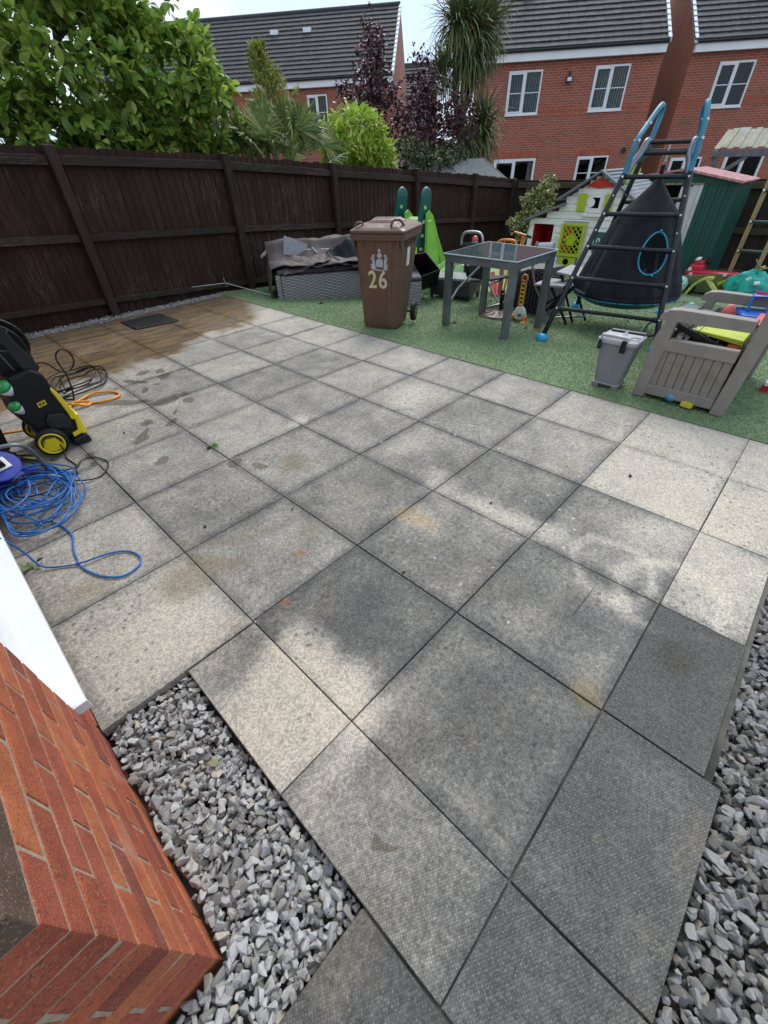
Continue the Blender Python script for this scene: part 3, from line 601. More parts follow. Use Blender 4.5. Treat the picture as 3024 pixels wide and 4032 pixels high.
def house_shell(label, O, s0, s1, half, ze, pitch, openings, zb=-1.2, group=None, moff=0, lim=300):
    O = O + n2 * moff; F = lambda s, m, z: O + d2 * s + n2 * m + V(0, 0, z)
    c = F((s0 + s1) / 2, half, 0); c.z = zb; H = thing('brick_house', label, 'house', c, group)
    zr = ze + half * math.tan(pitch)
    # front wall built round its openings (list of s0,s1,z0,z1), sorted
    op = sorted(openings); fw = M(); cols = sorted(set([s0, s1] + [q for o_ in op for q in o_[:2]]))
    for a, b in zip(cols, cols[1:]):
        blk = sorted([(o_[2], o_[3]) for o_ in op if o_[0] <= a + 1e-6 and o_[1] >= b - 1e-6]); z = zb
        for z0, z1 in blk: hexs(fw, F, a, b, 0, .1, z, z0); z = z1
        hexs(fw, F, a, b, 0, .1, z, ze)
    build(fw, 'wall', FB, H)
    for s in (s0, s1):
        poly = [F(s, .1, zb), F(s, 2 * half - .1, zb), F(s, 2 * half - .1, ze), F(s, half, zr - .02), F(s, .1, ze)]
        build(M().prism(poly, d2 * (.1 if s == s0 else -.1)), 'gable_wall', FG, H)
    bw = M(); hexs(bw, F, s0, s1, 2 * half - .1, 2 * half, zb, ze); build(bw, 'wall', FB, H)
    fa = M(); hexs(fa, F, s0 + .01, s1 - .01, -.22, -.003, ze - .52, ze - .26); build(fa, 'fascia', fasc, H)
    g_ = M().tube([F(s0, -.27, ze - .23), F(s1, -.27, ze - .23)], .055, 10); build(g_, 'gutter', gutter, H)
    return H, F
R42 = R(38)
wB = [(.55, 1.9, 2.93, 4.26), (-2.85, -1.52, 2.93, 4.27), (.3, 2.15, -.62, 1.47), (-2.82, -1.5, .3, 1.47)]
HB, FBf = house_shell('red brick house with blinds in its upper windows, behind the far garden fence', P0, -3.98, 3.16, 3.9, 5.02, R42, wB)
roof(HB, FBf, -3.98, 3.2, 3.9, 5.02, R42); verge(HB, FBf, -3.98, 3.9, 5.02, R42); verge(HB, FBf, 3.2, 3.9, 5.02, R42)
window(HB, FBf, .55, 1.9, 2.93, 4.26, blinds=True); window(HB, FBf, -2.85, -1.52, 2.93, 4.27, blinds=True); window(HB, FBf, -2.82, -1.5, .3, 1.47)
window(HB, FBf, .3, 2.15, -.62, 1.47, 'door', sill=False, W=.09)
def arch(H, F, s0, s1, z):
    n = int((s1 - s0) / .078)
    for k in range(n):
        a = s0 + k * (s1 - s0) / n; b_ = M(); hexs(b_, F, a + .004, a + (s1 - s0) / n - .004, -.012, -.001, z, z + .225); build(b_, 'arch_brick', FS, H)
arch(HB, FBf, .2, 2.25, 1.49); arch(HB, FBf, -2.92, -1.4, 1.49)
def band(H, F, s0, s1, z): b_ = M(); hexs(b_, F, s0, s1, -.014, -.001, z, z + .075); hexs(b_, F, s0, s1, -.014, -.001, z + .16, z + .235); build(b_, 'brick_band', FS, H)
for a, b in ((-3.97, -2.87), (-1.5, .53), (1.92, 3.15)): band(HB, FBf, a, b, 2.86)
cu = M(); hexs(cu, FBf, .38, .6, .2, .26, -.5, 1.42); build(cu, 'curtain', curt, HB)
dp = M().tube([FBf(2.98, -.07, 4.49), FBf(2.98, -.07, -1)], .04, 10); build(dp, 'drain_pipe', gutter, HB)
lamp = M(); hexs(lamp, FBf, -.62, -.42, -.2, -.03, 3.83, 3.99); lamp.tube([FBf(-.52, -.1, 3.98), FBf(-.52, -.1, 4.15)], .05, 8)
sl_ = build(lamp, 'security_lamp', gutter, HB); lm = M(); hexs(lm, FBf, -.6, -.44, -.215, -.201, 3.86, 3.97); build(lm, 'lamp_lens', white, sl_)
vt = M().tube([FBf(-3.38, -.06, 1.62), FBf(-3.38, 0, 1.62)], .1, 14); build(vt, 'flue_vent', gutter, HB)
for s_ in (1.1,):
    v_ = M(); z_ = 5.02 + 2.1 * math.tan(R42); hexs(v_, FBf, s_, s_ + .45, 1.9, 2.3, z_ - .05, z_ + .16); build(v_, 'roof_vent', fasc, HB)
# right-hand house
def FCs(s): return 3.677 + (s - 3.677) * 1.033
wC = [(FCs(-7.47), FCs(-6.17), 2.9, 4.25), (-7.05, -5.75, .2, 1.3), (-9.6, -8.0, -.62, 1.4)]
HC, FCf = house_shell('red brick house at the far right, partly behind the swing frame and a lean-to', P0, -14, -5.307, 3.9, 5.06, R42, wC, moff=.85)
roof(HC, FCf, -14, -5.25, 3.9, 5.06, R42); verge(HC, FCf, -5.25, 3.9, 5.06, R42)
window(HC, FCf, FCs(-7.47), FCs(-6.17), 2.9, 4.25); window(HC, FCf, -7.05, -5.75, .2, 1.3); window(HC, FCf, -9.6, -8.0, -.62, 1.4, 'door', sill=False, W=.09)
for a, b in ((-13.9, FCs(-7.5)), (FCs(-6.15), -5.32)): band(HC, FCf, a, b, 2.95)
fl = M(); fl.beam(FCf(-8.2, -.02, 2.1), FCf(-8.2, -.3, 2.12), .03, .03); fo_ = build(fl, 'lamp_bracket', gutter, HC); f2 = M(); f2.hexa([FCf(-8.42, -.42, 1.98), FCf(-8.02, -.42, 1.98), FCf(-8.02, -.3, 1.92), FCf(-8.42, -.3, 1.92)], [FCf(-8.42, -.38, 2.22), FCf(-8.02, -.38, 2.22), FCf(-8.02, -.26, 2.16), FCf(-8.42, -.26, 2.16)]); build(f2, 'floodlight', white, fo_)
# left-hand house
wA = [(4.26, 5.36, 2.95, 4.27), (2.2, 3.15, 2.95, 4.27), (-1.11, -.07, 2.95, 4.27), (-3.45, -2.5, 2.95, 4.27)]
HA, FA = house_shell('long red brick terrace with a dark tiled roof above the palm and purple tree', Q0, -4.5, 12.0, 3.3, 5.03, R42, wA)
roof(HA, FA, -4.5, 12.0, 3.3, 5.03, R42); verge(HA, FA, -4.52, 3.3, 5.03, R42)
for a, b, c, e_ in wA: window(HA, FA, a, b, c, e_, blinds=(a == -1.11))
for s_ in (1.9, .15):
    v_ = M(); z_ = 5.03 + 2.25 * math.tan(R42); hexs(v_, FA, s_ - .2, s_ + .2, 2.1, 2.4, z_ - .1, z_ + .13); build(v_, 'roof_vent', fasc, HA)
# small far house between them
O = Vector((CAM.x, CAM.y, 0)); 
HD, FD = house_shell('distant brick house glimpsed between the two bigger houses, with one narrow window', Vector((27.2, 24.6, 0)), -2.5, 6, 3.2, 3.85, R42, [(.95, 1.5, 1.4, 3.0)])
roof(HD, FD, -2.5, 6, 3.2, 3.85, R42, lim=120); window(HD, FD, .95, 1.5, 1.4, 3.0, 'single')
# wooden lean-to beside the right-hand house, standing beyond the fence
leanw = mat('weathered_timber', (.1, .1, .105), (.16, .155, .15), rough=.8, scale=6, bump=.3); leanr = mat('lean_to_roof', (.26, .25, .18), (.18, .18, .13), rough=.7, scale=4)
LT = thing('lean_to', 'weathered timber lean-to with a pale ribbed roof in front of the right-hand house', 'shelter', (19, 3.5, -.9))
a, b, c_, d_ = V(18.5, 4.6, 1.72), V(18.95, 3.95, 1.5), V(20.3, 2.05, 1.48), V(19.75, 2.6, 1.72)
q = V(18.3, 4.75, 1.78)
for k in range(16):
    u0, u1 = k / 16, (k + 1) / 16; A = V(20.6, 4.4, 1.95); B_ = V(21.9, 2.2, 1.93)
    p0, p1 = V(18.78, 4.2, 1.5).lerp(V(20.35, 2.0, 1.46), u0), V(18.78, 4.2, 1.5).lerp(V(20.35, 2.0, 1.46), u1); r0, r1 = A.lerp(B_, u0), A.lerp(B_, u1); dz = V(0, 0, .03 if k % 2 else .0)
    build(M().hexa([p0 + dz, p1 + dz, r1 + dz, r0 + dz], [p + dz + V(0, 0, .025) for p in (p0, p1, r1, r0)]), 'roof_sheet', leanr, LT)
build(M().beam((18.84, 4.2, 1.4), (20.4, 2.0, 1.36), .1, .14), 'beam', leanw, LT); build(M().beam((18.88, 4.17, 1.33), (20.7, 4.4, 1.75), .08, .12), 'beam', leanw, LT)
for p in ((18.92, 4.1), (20.35, 2.08)): build(M().beam((p[0], p[1], -.9), (p[0], p[1], 1.34), .12, .12, (1, 0, 0)), 'post', leanw, LT)
build(M().beam((18.94, 4.07, .8), (19.4, 3.42, 1.32), .07, .1), 'brace', leanw, LT)
# felt-roofed shed just beyond the long fence
felt = mat('roof_felt', (.17, .18, .18), (.11, .12, .12), rough=.9, scale=9, bump=.4, bscale=120); shw = mat('shed_cladding', (.06, .06, .055), (.1, .095, .085), rough=.85, scale=10, rnd=.15); bargem = mat('bargeboard', (.26, .26, .26), (.18, .18, .18), rough=.8, scale=12)
SH = thing('garden_shed', 'low shed with grey felt roof just showing over the long fence', 'shed', (11, 8.6, -.7))
rl, rr_ = 9.6, 13.0
build(M().hexa([(rl, 7.55, 1.0), (rr_, 7.55, 1.0), (rr_, 8.4, 1.47), (rl, 8.4, 1.47)], [(rl, 7.55, 1.03), (rr_, 7.55, 1.03), (rr_, 8.4, 1.5), (rl, 8.4, 1.5)]).hexa([(rl, 8.4, 1.47), (rr_, 8.4, 1.47), (rr_, 9.25, 1.0), (rl, 9.25, 1.0)], [(rl, 8.4, 1.5), (rr_, 8.4, 1.5), (rr_, 9.25, 1.03), (rl, 9.25, 1.03)]), 'roof', felt, SH)
for sg in (1, -1): build(M().beam((rr_ + .015, 8.4, 1.45), (rr_ + .015, 8.4 - sg * .88, .96), .03, .13, (1, 0, 0)) if False else M().hexa([(rr_ + .002, 8.4, 1.36), (rr_ + .032, 8.4, 1.36), (rr_ + .032, 8.4 - sg * .9, .86), (rr_ + .002, 8.4 - sg * .9, .86)], [(rr_ + .002, 8.4, 1.52), (rr_ + .032, 8.4, 1.52), (rr_ + .032, 8.4 - sg * .9, 1.02), (rr_ + .002, 8.4 - sg * .9, 1.02)]), 'bargeboard', bargem, SH)
for k in range(13):
    z = -.7 + k * .13
    hw = .8 if z + .13 < 1.0 else max(.05, (1.45 - z - .13) * 1.7)
    build(M().box(rr_ - .22, rr_ - .2 + .01 * (k % 2), 8.4 - hw, 8.4 + hw, z, z + .125), 'cladding_board', shw, SH)
build(M().box(rl + .2, rr_ - .23, 7.65, 9.15, -.7, .98), 'wall', shw, SH)
# ------------------------------------------------------------------ planting
def leaf_t(widths, fold=.2, curl=.25):
    n = len(widths); v = []; f = []
    for i, w_ in enumerate(widths):
        t_ = i / (n - 1); z = -curl * t_ * t_; v += [(-w_, t_, z + fold * w_), (0, t_, z), (w_, t_, z + fold * w_)]
    for i in range(n - 1):
        a = i * 3
        for s_ in (0, 1):
            f += [(a + s_, a + s_ + 1, a + s_ + 4), (a + s_, a + s_ + 4, a + s_ + 3)]
    return np.array(v), np.array(f)
def orient(P, D, S, roll=None, jz=.5):
    P = np.asarray(P, float); D = np.asarray(D, float); D = D / (np.linalg.norm(D, axis=1)[:, None] + 1e-9); N = len(P)
    up = np.array([0, 0, 1.]) + rs.normal(0, jz, (N, 3)); X = np.cross(D, up); X /= (np.linalg.norm(X, axis=1)[:, None] + 1e-9); Z = np.cross(X, D); S = np.asarray(S)[:, None]
    return np.stack([X * S, D * S, Z * S, P], 2)
def inblob(n, c, r, shell=.45):
    d = rs.normal(size=(n, 3)); d /= np.linalg.norm(d, axis=1)[:, None]; k = (shell + (1 - shell) * rs.uniform(0, 1, n) ** .6)[:, None]
    return np.array(c) + d * k * np.array(r), d
def rosettes(P, D, k, spread, size, up=.25):
    N = len(P); Pn = np.repeat(P, k, 0); Dn = np.repeat(D, k, 0); r_ = rs.normal(size=(N * k, 3)); r_ /= np.linalg.norm(r_, axis=1)[:, None]
    d = Dn * (1 - spread) + r_ * spread * 1.3 + np.array([0, 0, up]); return orient(Pn + r_ * size * .12, d, size * rs.uniform(.5, 1.25, N * k))
def limbs(trunk_pts, r0, tips, m, H, n=5):
    build(M().tube(smooth_pts(trunk_pts, 4), [r0 * (1 - .6 * i / (4 * (len(trunk_pts) - 1))) for i in range(4 * (len(trunk_pts) - 1) + 1)], 10), 'trunk', m, H, smooth=True)
    lm = M(); tp = smooth_pts(trunk_pts, 4)
    for tip in tips:
        tip = Vector(tip); s_ = min(tp, key=lambda q: abs(q.z - (tip.z - (tip - q).length * .35)) + (q - tip).length * .2); mid = s_.lerp(tip, .5) + Vector(rs.normal(0, .06, 3)) + V(0, 0, .08)
        pts = smooth_pts([s_, mid, tip], n); lm.tube(pts, [max(.004, r0 * .4 * (1 - i / len(pts))) for i in range(len(pts))], 6)
    build(lm, 'limbs', m, H, smooth=True)
bark = mat('bark', (.09, .07, .05), (.16, .14, .11), rough=.9, scale=20, bump=.6, bscale=60)
magl = mat('glossy_green_leaf', (.13, .23, .035), (.06, .13, .025), rough=.38, scale=2.5, pick=[(0, (.17, .3, .045)), (.25, (.27, .41, .06)), (.5, (.1, .2, .035)), (.62, (.34, .48, .08)), (.82, (.47, .58, .12))], trans=.42)
# broad-leaved tree on the left, filling the upper left corner
T1 = thing('broadleaf_tree', 'big glossy green broad-leaved tree behind the left end of the fence', 'tree', (3.3, 8.6, -.4))
blobs = [((3.0, 8.5, 2.5), (1.5, .9, .95), 520), ((4.45, 8.4, 2.4), (.8, .8, .72), 290), ((4.0, 8.6, 1.75), (1.25, .7, .5), 230), ((1.6, 8.5, 2.35), (1.3, .8, .9), 300), ((5.0, 8.25, 2.15), (.45, .5, .6), 90), ((3.4, 8.4, 3.3), (1.0, .8, .35), 180), ((2.6, 8.3, 1.85), (1.6, .6, .35), 220),
    ((4.95, 8.3, 2.9), (.22, .25, .42), 26)]
Ps, Ds = [], []
for c, r_, n_ in blobs: p, d = inblob(n_, c, r_); Ps.append(p); Ds.append(d)
# ragged shoots that break the outline
for k in range(26):
    a = rs.uniform(2, 5.3); p = np.array([a, 8.3 + rs.uniform(-.3, .3), 3.1 + rs.uniform(-.1, .35) - .12 * abs(a - 3.6)]); Ps.append(p[None] + rs.normal(0, .05, (3, 3))); Ds.append(np.tile([0, 0, 1.], (3, 1)))
P_ = np.vstack(Ps); D_ = np.vstack(Ds); keep = (np.sin(P_[:, 0] * 4.1) * np.cos(P_[:, 2] * 5.3 + P_[:, 0]) > -.72); P_ = P_[keep]; D_ = D_[keep]
LT1 = [leaf_t([.01, .16, .25, .27, .2, .01], .25, c_) for c_ in (.1, .3, -.1, .5)]
pieces(T1, 'leaf', LT1, magl, rosettes(P_, D_, 9, .66, .145, .15), 300, 'foliage')
limbs([(3.3, 8.7, -.5), (3.25, 8.65, .8), (3.3, 8.6, 1.8), (3.2, 8.6, 2.8)], .09, P_[rs.choice(len(P_), 26)], bark, T1)
palml = mat('palm_leaf', (.085, .14, .04), (.05, .1, .03), rough=.45, scale=2, pick=[(0, (.12, .18, .04)), (.35, (.2, .26, .07)), (.65, (.07, .11, .03)), (.85, (.34, .36, .13))], trans=.2)
def fan_palm(name, label, base, fans, L=.55, nb=22):
    H = thing(name, label, 'palm', base); B = Vector(base)
    build(M().tube([B, B + V(0, 0, .9), B + V(.02, 0, 1.65)], [.12, .11, .08], 12), 'trunk', bark, H)
    for (fx, fy, fz, az, el) in fans:
        c = Vector((fx, fy, fz)); st = B + V(.02, 0, 1.6); f_ = M().tube(smooth_pts([st, st.lerp(c, .5) + V(0, 0, .1), c], 4), .008, 5)
        ax = V(math.cos(R(az)) * math.cos(R(el)), math.sin(R(az)) * math.cos(R(el)), math.sin(R(el))); sd_ = ax.orthogonal().normalized(); sd_.rotate(Matrix.Rotation(random.uniform(0, 6), 3, ax)); nn_ = ax.cross(sd_)
        for k in range(nb):
            a = R(-125 + 250 * k / (nb - 1)); dr = (ax * math.cos(a) + sd_ * math.sin(a)); l_ = L * random.uniform(.85, 1.1) * (.75 + .25 * math.cos(a)); w_ = dr.cross(nn_).normalized() * .024
            p1 = c + dr * l_ * .55 + nn_ * .02; p2 = c + dr * l_ + V(0, 0, -.07 * random.uniform(.3, 2))
            f_.add([c, p1 - w_, p1 + w_, p1 + nn_ * .012, p2], [(0, 1, 3), (0, 3, 2), (1, 4, 3), (3, 4, 2)])
        build(f_, 'fan_leaf', palml, H)
fans = []
for k in range(17):
    a = random.uniform(-170, 170); e_ = random.uniform(15, 85); r_ = random.uniform(.3, .6)
    fans.append((6.0 + math.cos(R(a)) * r_ * 1.1, 8.05 + math.sin(R(a)) * r_ * .6, 1.62 + math.sin(R(e_)) * r_ * .7, a, e_))
fans += [(5.35, 7.9, 1.75, 175, 40), (5.6, 7.8, 1.9, 150, 60), (6.5, 7.8, 1.85, 20, 65), (6.85, 7.8, 1.75, 0, 45), (6.1, 7.7, 2.0, 90, 85), (5.9, 7.6, 1.5, -90, 30), (6.6, 7.5, 1.45, -30, 25)]
fan_palm('fan_palm', 'dark green fan palm with spiky leaves beside the broad-leaved tree', (6.0, 8.1, -.5), fans)
# bright yellow-green shrub
ara = mat('lime_leaf', (.36, .5, .06), (.22, .36, .04), rough=.4, scale=3, pick=[(0, (.34, .5, .06)), (.3, (.48, .6, .1)), (.6, (.26, .4, .045)), (.85, (.55, .62, .14))], trans=.35)
T2 = thing('shrub', 'bright lime green shrub with fingered leaves between palm and purple tree', 'shrub', (7.9, 8.0, -.5))
P_, D_ = [], []
for c, r_, n_ in [((7.75, 7.95, 1.85), (.75, .5, .42), 260), ((8.2, 7.9, 1.6), (.5, .45, .35), 120), ((7.3, 7.9, 1.75), (.35, .4, .35), 60)]: p, d = inblob(n_, c, r_, .6); P_.append(p); D_.append(d)
P_ = np.vstack(P_); D_ = np.vstack(D_)
LT2 = [leaf_t([.01, .1, .14, .12, .01], .15, c_) for c_ in (.1, .35)]
pieces(T2, 'leaf', LT2, ara, rosettes(P_, D_, 8, .6, .15, .1), 300, 'foliage')
limbs([(7.9, 8.1, -.5), (7.9, 8.05, .8), (7.9, 8, 1.5)], .05, P_[rs.choice(len(P_), 30)], bark, T2)
# golden conifer
con = mat('golden_needles', (.22, .25, .05), (.13, .17, .04), rough=.7, scale=4, pick=[(0, (.28, .32, .07)), (.4, (.42, .42, .09)), (.7, (.16, .22, .05)), (.9, (.55, .46, .1))], trans=.15)
T3 = thing('conifer', 'slender golden green conifer rising in front of the long tiled roof', 'tree', (8.75, 12, -.6))
P_, D_ = [], []
for k in range(150):
    z = 2.0 + 1.65 * (k / 150) ** 1.0; rad = .62 * (1 - (z - 1.9) / 1.85) ** .8 + .03; a = rs.uniform(0, 6.28); tip = np.array([8.78 + .1 * math.sin(z * 5) + math.cos(a) * rad, 12 + math.sin(a) * rad, z + rad * .45])
    st = np.array([8.78, 12, z]); q = rs.uniform(.15, 1, 26)[:, None]; pp = st + (tip - st) * q + rs.normal(0, .025, (26, 3)); P_.append(pp); D_.append(np.tile((tip - st) / np.linalg.norm(tip - st) * .6 + np.array([0, 0, .5]), (26, 1)))
q = rs.uniform(0, 1, 260)[:, None]; P_.append(np.array([8.9, 12, 2.3]) + q * np.array([.75, -.1, .68]) + rs.normal(0, .03, (260, 3))); D_.append(np.tile([.7, 0, .6], (260, 1)))
P_ = np.vstack(P_); D_ = np.vstack(D_); mats = orient(P_, D_ + rs.normal(0, .35, P_.shape), rs.uniform(.07, .14, len(P_)))
pieces(T3, 'spray', [leaf_t([.01, .1, .13, .01], .1, .2)], con, mats, 0, 'foliage')
build(M().tube([(8.78, 12, -.6), (8.78, 12, 3.6)], [.07, .01], 8), 'trunk', bark, T3)
# purple-leaved trees
pur = mat('purple_leaf', (.075, .022, .028), (.04, .018, .024), rough=.32, scale=3, pick=[(0, (.055, .018, .024)), (.3, (.1, .025, .035)), (.55, (.05, .02, .026)), (.75, (.16, .075, .09)), (.93, (.16, .03, .03))], trans=.12)
def purple(label, base, blobs, n_l, twigs):
    H = thing('purple_tree', label, 'tree', base); P_, D_ = [], []
    for c, r_, n_ in blobs: p, d = inblob(n_, c, r_, .1); P_.append(p); D_.append(d)
    tips = []
    for (a, b) in twigs:
        q = rs.uniform(0.1, 1, 40)[:, None]; P_.append(np.array(a) + q * (np.array(b) - np.array(a)) + rs.normal(0, .06, (40, 3))); D_.append(rs.normal(size=(40, 3))); tips.append(b)
    P_ = np.vstack(P_); D_ = np.vstack(D_)
    pieces(H, 'leaf', [leaf_t([.02, .3, .38, .25, .01], .2, c_) for c_ in (.1, .4)], pur, rosettes(P_, D_, n_l, .8, .075, 0), 200, 'foliage')
    B = Vector(base); limbs([B, B + V(.03, 0, 1.4), B + V(0, 0, 2.4), B + V(.05, 0, 3.0)], .05, list(P_[rs.choice(len(P_), 40)]) + tips, bark, H)
purple('tall thin purple-leaved tree standing against the long tiled roof', (9.45, 9, -.6), [((9.35, 9, 3.05), (.45, .35, .6), 170), ((9.3, 9, 2.4), (1.0, .5, .5), 360), ((9.7, 9, 1.85), (.7, .5, .4), 180), ((9.6, 9, 3.3), (.3, .3, .35), 40)], 4,
    [((9.4, 9, 2.6), (9.25, 9, 3.75)), ((9.4, 9, 2.6), (9.7, 9, 3.65)), ((9.4, 9, 2.4), (8.4, 9, 2.75)), ((9.6, 9, 2.4), (10.3, 9, 2.9)), ((9.5, 9, 2.2), (8.5, 9, 2.3))])
purple('loose purple-leaved tree in front of the cordyline and the garden shed', (11.4, 9, -.7), [((11.5, 8.9, 2.4), (.95, .5, .5), 260), ((11.2, 8.8, 1.8), (1.0, .5, .5), 300), ((12.3, 8.8, 2.2), (.75, .4, .6), 280), ((10.4, 8.9, 2.3), (.5, .4, .5), 150), ((11.0, 8.8, 2.8), (.5, .3, .4), 70)], 4,
    [((11.3, 9, 2.4), (10.75, 9, 3.4)), ((11.3, 9, 2.4), (11.1, 9, 3.5)), ((11.2, 9, 2.3), (10.6, 9, 3.0)), ((11.4, 9, 2.3), (11.4, 9, 3.25))])
# evergreen bush below the purple trees
evg = mat('dark_bush_leaf', (.035, .06, .02), (.06, .1, .03), rough=.5, scale=3, pick=[(0, (.03, .05, .02)), (.4, (.06, .1, .03)), (.75, (.12, .17, .05)), (.93, (.3, .26, .08))], trans=.15)
T4 = thing('shrub', 'dark mixed evergreen bush with a few pink flowers under the purple trees', 'shrub', (10.2, 8.3, -.6))
P_, D_ = [], []
for c, r_, n_ in [((9.7, 8.3, 1.5), (.75, .5, .42), 330), ((10.7, 8.3, 1.4), (.8, .4, .32), 300), ((11.6, 8.5, 1.5), (.7, .3, .35), 220)]: p, d = inblob(n_, c, r_, .4); P_.append(p); D_.append(d)
P_ = np.vstack(P_); D_ = np.vstack(D_); pieces(T4, 'leaf', [leaf_t([.02, .22, .25, .01], .2, .2)], evg, rosettes(P_, D_, 6, .8, .085, .1), 0, 'foliage')
build(M().tube([(10.2, 8.4, -.6), (10.2, 8.4, 1.2)], [.05, .03], 8), 'stem', bark, T4)
pink = mat('pink_petal', (.7, .45, .55), (.6, .35, .45), rough=.6); p_ = np.array([8.75, 7.7, 1.42]) + rs.normal(0, .09, (26, 3)) * [1.2, .5, .6]; pieces(T4, 'flower', [leaf_t([.1, .4, .4, .1], .4, .3)], pink, rosettes(p_, rs.normal(size=p_.shape), 3, .9, .035, .2), 40, 'flowers')
# cordyline: strap leaves in bursts
corm = mat('strap_leaf', (.13, .17, .06), (.07, .1, .04), rough=.5, scale=3, pick=[(0, (.12, .17, .065)), (.3, (.24, .3, .13)), (.55, (.06, .095, .04)), (.72, (.2, .22, .1)), (.86, (.3, .26, .1)), (.95, (.36, .25, .06))], trans=.15)
def strap(bend, n=7, w_=.026):
    v, f = [], []; x = y = 0; a = 0
    for i in range(n):
        t_ = i / (n - 1); ww = w_ * (1 - t_ ** 2.2) + .001; v += [(-ww, x, y), (0, x, y - ww * .3), (ww, x, y)]; a = bend * t_ ** 1.3; x += math.cos(a) / (n - 1); y -= math.sin(a) / (n - 1)
    for i in range(n - 1):
        q = i * 3
        for s_ in (0, 1): f += [(q + s_, q + s_ + 1, q + s_ + 4), (q + s_, q + s_ + 4, q + s_ + 3)]
    return np.array(v), np.array(f)
CH = thing('cordyline', 'tall shaggy cordyline with a big drooping head beside the right-hand brick house', 'palm', (13.45, 9.5, -.7))
hc, hd = [], []
for (cx, cy, cz, n_, rr_) in [(13.65, 9.5, 3.95, 950, 1.12), (13.1, 9.6, 4.2, 320, 1.0), (14.3, 9.5, 4.2, 380, 1.0), (13.5, 9.5, 3.5, 420, 1.0), (12.6, 9.6, 3.3, 240, .7), (14.3, 9.4, 2.15, 620, 1.05), (13.5, 9.3, 1.8, 340, .75)]:
    e_ = rs.uniform(-.75, 1.05, n_); a = rs.uniform(0, 6.28, n_); d = np.stack([np.cos(a) * np.cos(e_ * 1.35), np.sin(a) * np.cos(e_ * 1.35), np.sin(e_ * 1.35)], 1); c = np.array([cx, cy, cz]) + rs.normal(0, .07, (n_, 3)); c[:, 2] -= np.maximum(0, -e_) * .22
    hc.append(np.hstack([c, np.full((n_, 1), rr_)])); hd.append(d)
hc = np.vstack(hc); hd = np.vstack(hd)
mats = orient(hc[:, :3], hd, hc[:, 3] * rs.uniform(.6, 1.05, len(hc)), jz=.1)
flip = mats[:, 2, 2] < 0; mats[flip, :, 2] *= -1; mats[flip, :, 0] *= -1
pieces(CH, 'strap_leaf', [strap(b) for b in (.35, .7, 1.1, 1.6)], corm, mats, 300, 'foliage')
tr = M()
for pts in ([(13.6, 9.6, -.7), (13.5, 9.55, 1.5), (13.45, 9.5, 3.9)], [(13.5, 9.6, 2.0), (13.2, 9.6, 3.0), (13.15, 9.6, 4.1)], [(13.5, 9.6, 2.2), (13.8, 9.5, 3.2), (13.85, 9.5, 4.3)], [(13.6, 9.6, .5), (14.0, 9.5, 1.3), (14.1, 9.5, 2.0)]): tr.tube(smooth_pts(pts, 5), .085, 10)
build(tr, 'trunk', bark, CH)
sp = M()
for a in range(26):
    q = Vector((14.5, 9.3, 3.7)).lerp(Vector((14.95, 9.2, 4.7)), a / 26) + Vector(rs.normal(0, .09, 3)); sp.tube([V(14.0, 9.4, 4.0).lerp(q, .75), q + V(.03, 0, .1)], .006, 4)
build(sp, 'seed_spray', mat('dry_spray', (.3, .25, .17), (.22, .18, .12), rough=.9), CH)
# variegated bush in the garden corner
var = mat('variegated_leaf', (.38, .4, .13), (.15, .2, .06), rough=.45, scale=6, pick=[(0, (.2, .25, .07)), (.3, (.42, .42, .16)), (.6, (.1, .15, .045)), (.8, (.52, .5, .24))], trans=.2)
T5 = thing('shrub', 'variegated yellow and green shrub between the fence corner and the white playhouse', 'shrub', (10.9, 5.6, -.56))
P_, D_ = [], []
for c, r_, n_ in [((10.9, 5.45, .68), (.3, .36, .3), 230), ((10.9, 5.3, 1.0), (.2, .22, .18), 70), ((10.9, 5.75, .25), (.3, .3, .3), 90), ((10.85, 5.95, .32), (.18, .2, .12), 28), ((10.9, 5.35, .35), (.3, .4, .25), 70), ((10.9, 5.8, .75), (.12, .1, .14), 18)]: p, d = inblob(n_, c, r_, .5); P_.append(p); D_.append(d)
P_ = np.vstack(P_); D_ = np.vstack(D_); pieces(T5, 'leaf', [leaf_t([.02, .26, .3, .01], .2, .2)], var, rosettes(P_, D_, 6, .7, .062, .25), 300, 'foliage')
limbs([(10.9, 5.6, -.56), (10.9, 5.6, 0), (10.9, 5.5, .5)], .025, P_[rs.choice(len(P_), 45)], bark, T5)
# neighbours' garden backdrop: hedge line far left and pergola-level greenery
T6 = thing('shrub', 'mixed green and pale flowering shrubs low behind the fence at the far left', 'shrub', (1.2, 9.6, -.4))
P_, D_ = inblob(500, (1.4, 9.6, 1.5), (1.6, .4, .55), .3); pieces(T6, 'leaf', [leaf_t([.02, .22, .25, .01], .2, .2)], mat('pale_bush_leaf', (.2, .27, .1), (.1, .16, .05), rough=.5, scale=3, pick=[(0, (.1, .15, .05)), (.5, (.25, .32, .14)), (.85, (.5, .45, .3))], trans=.2), rosettes(P_, D_, 6, .8, .07, .1), 0, 'foliage')
build(M().tube([(1.4, 9.6, -.5), (1.4, 9.6, 1.3)], [.04, .02], 8), 'stem', bark, T6)
